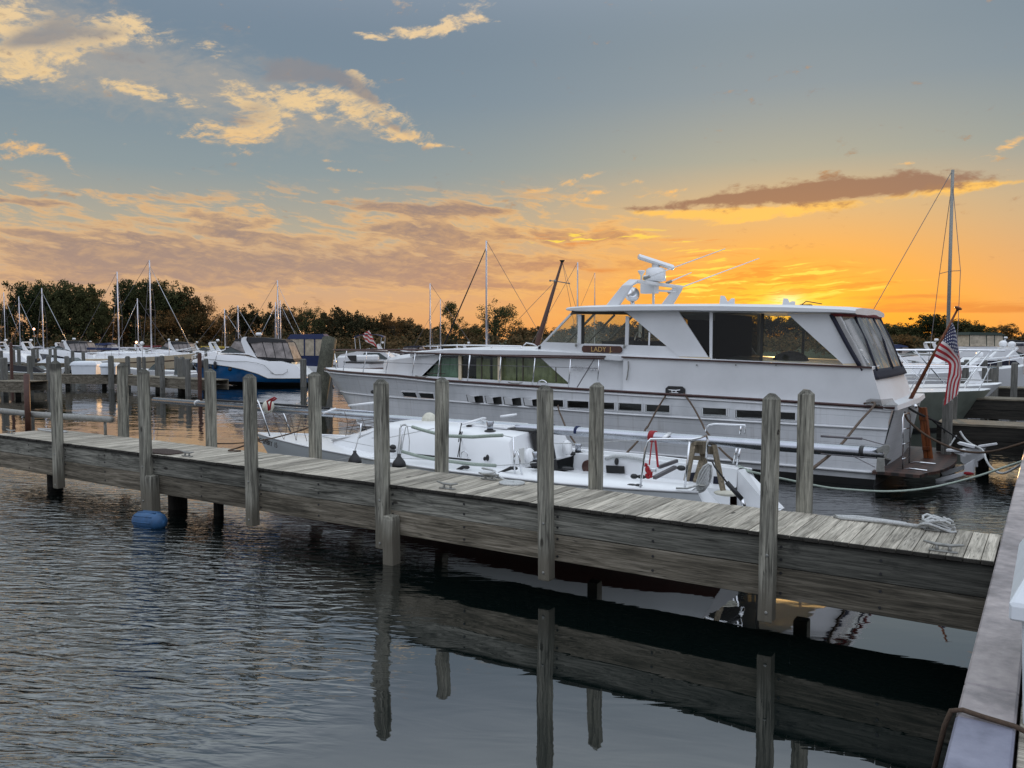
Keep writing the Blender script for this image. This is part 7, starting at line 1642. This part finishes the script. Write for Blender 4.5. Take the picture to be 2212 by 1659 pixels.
rd_ = thing('radar_boat', 'white cruiser with radar domes on an arch near the right edge', 'motorboat', (0, 0, 0)); hull_generic(rd_, 9.0, 3.0, 1.2, -0.3, 'white_gelcoat', 0.5)
house(rd_, [(-3.2, 1.2, 1.1), (-1.8, 2.3, 1.2), (1.0, 2.3, 1.2), (2.6, 1.2, 1.3)], 0, 0, 'cabin', 'white_gelcoat'); house(rd_, [(-2.2, 1.7, 1.21), (-1.5, 2.1, 1.23), (0.8, 2.1, 1.23), (1.4, 1.6, 1.28)], 0, 0, 'side_window', 'navy_canvas')
ra = MB()
for s in (1, -1): ra.bar((0.2, s * 1.1, 2.3), (1.0, s * 1.0, 3.0), 0.1, 0.3, (0, 1, 0))
ra.bar((0.9, -1.05, 3.0), (0.9, 1.05, 3.0), 0.35, 0.1); ra.build('arch', 'white_gelcoat', rd_)
for x, y, z, r_ in ((0.9, -0.5, 3.25, 0.28), (0.9, 0.6, 3.3, 0.3), (-1.2, 0, 2.55, 0.26)): MB().ell((x, y, z), (r_, r_, r_ * 0.85), 12, 8).build('radar_dome', 'white_gelcoat', rd_, smooth=True)
put_boat(rd_, 2150, 50, 0); rd_.scale = (0.8, 0.8, 0.82)
# lit lamp and globe lamps on the far dock
for cx, cy, d, lab in ((555, 470, 86, 'white globe lamp on a pole behind the double ended sloop'), (1045, 405, 92, 'small green white lamp on a pole right of the tallest left mast')):
    px_, py_ = q2(cx, cy); r = thing('dock_lamp', lab, 'lamp', gpos(px_, d, 0.9), 'pole lamps on the far dock'); z = ztop(py_, d); k = gpos(px_, d)
    MB().tube([(k.x, k.y, 0.9), (k.x, k.y, z - 0.15)], 0.05, 8).build('pole', 'sign_white', r, smooth=True); MB().ell((k.x, k.y, z), 0.22 if d < 90 else 0.13, 12, 8).build('globe', 'white_gelcoat', r, smooth=True)
m, b = mat('lamp_glow'); b.inputs['Emission Color'].default_value = (1.0, 0.45, 0.22, 1); b.inputs['Emission Strength'].default_value = 6.0
for (cf, cx, cy, d, r_, lab) in ((q1, 635, 210, 128, 0.16, 'small lit orange lamp among the dark trees on the left'), (q2, 455, 450, 100, 0.13, 'small warm light beside the red sail cover')):
    px_, py_ = cf(cx, cy); r = thing('lit_lamp', lab, 'lamp', gpos(px_, d, 0.5), 'small lit lamps'); z = ztop(py_, d); k = gpos(px_, d)
    MB().tube([(k.x, k.y, 0.5), (k.x, k.y, z - r_)], 0.05, 6).build('pole', 'galvanised', r); MB().ell((k.x, k.y, z), r_, 10, 6).build('bulb', 'lamp_glow', r, smooth=True)
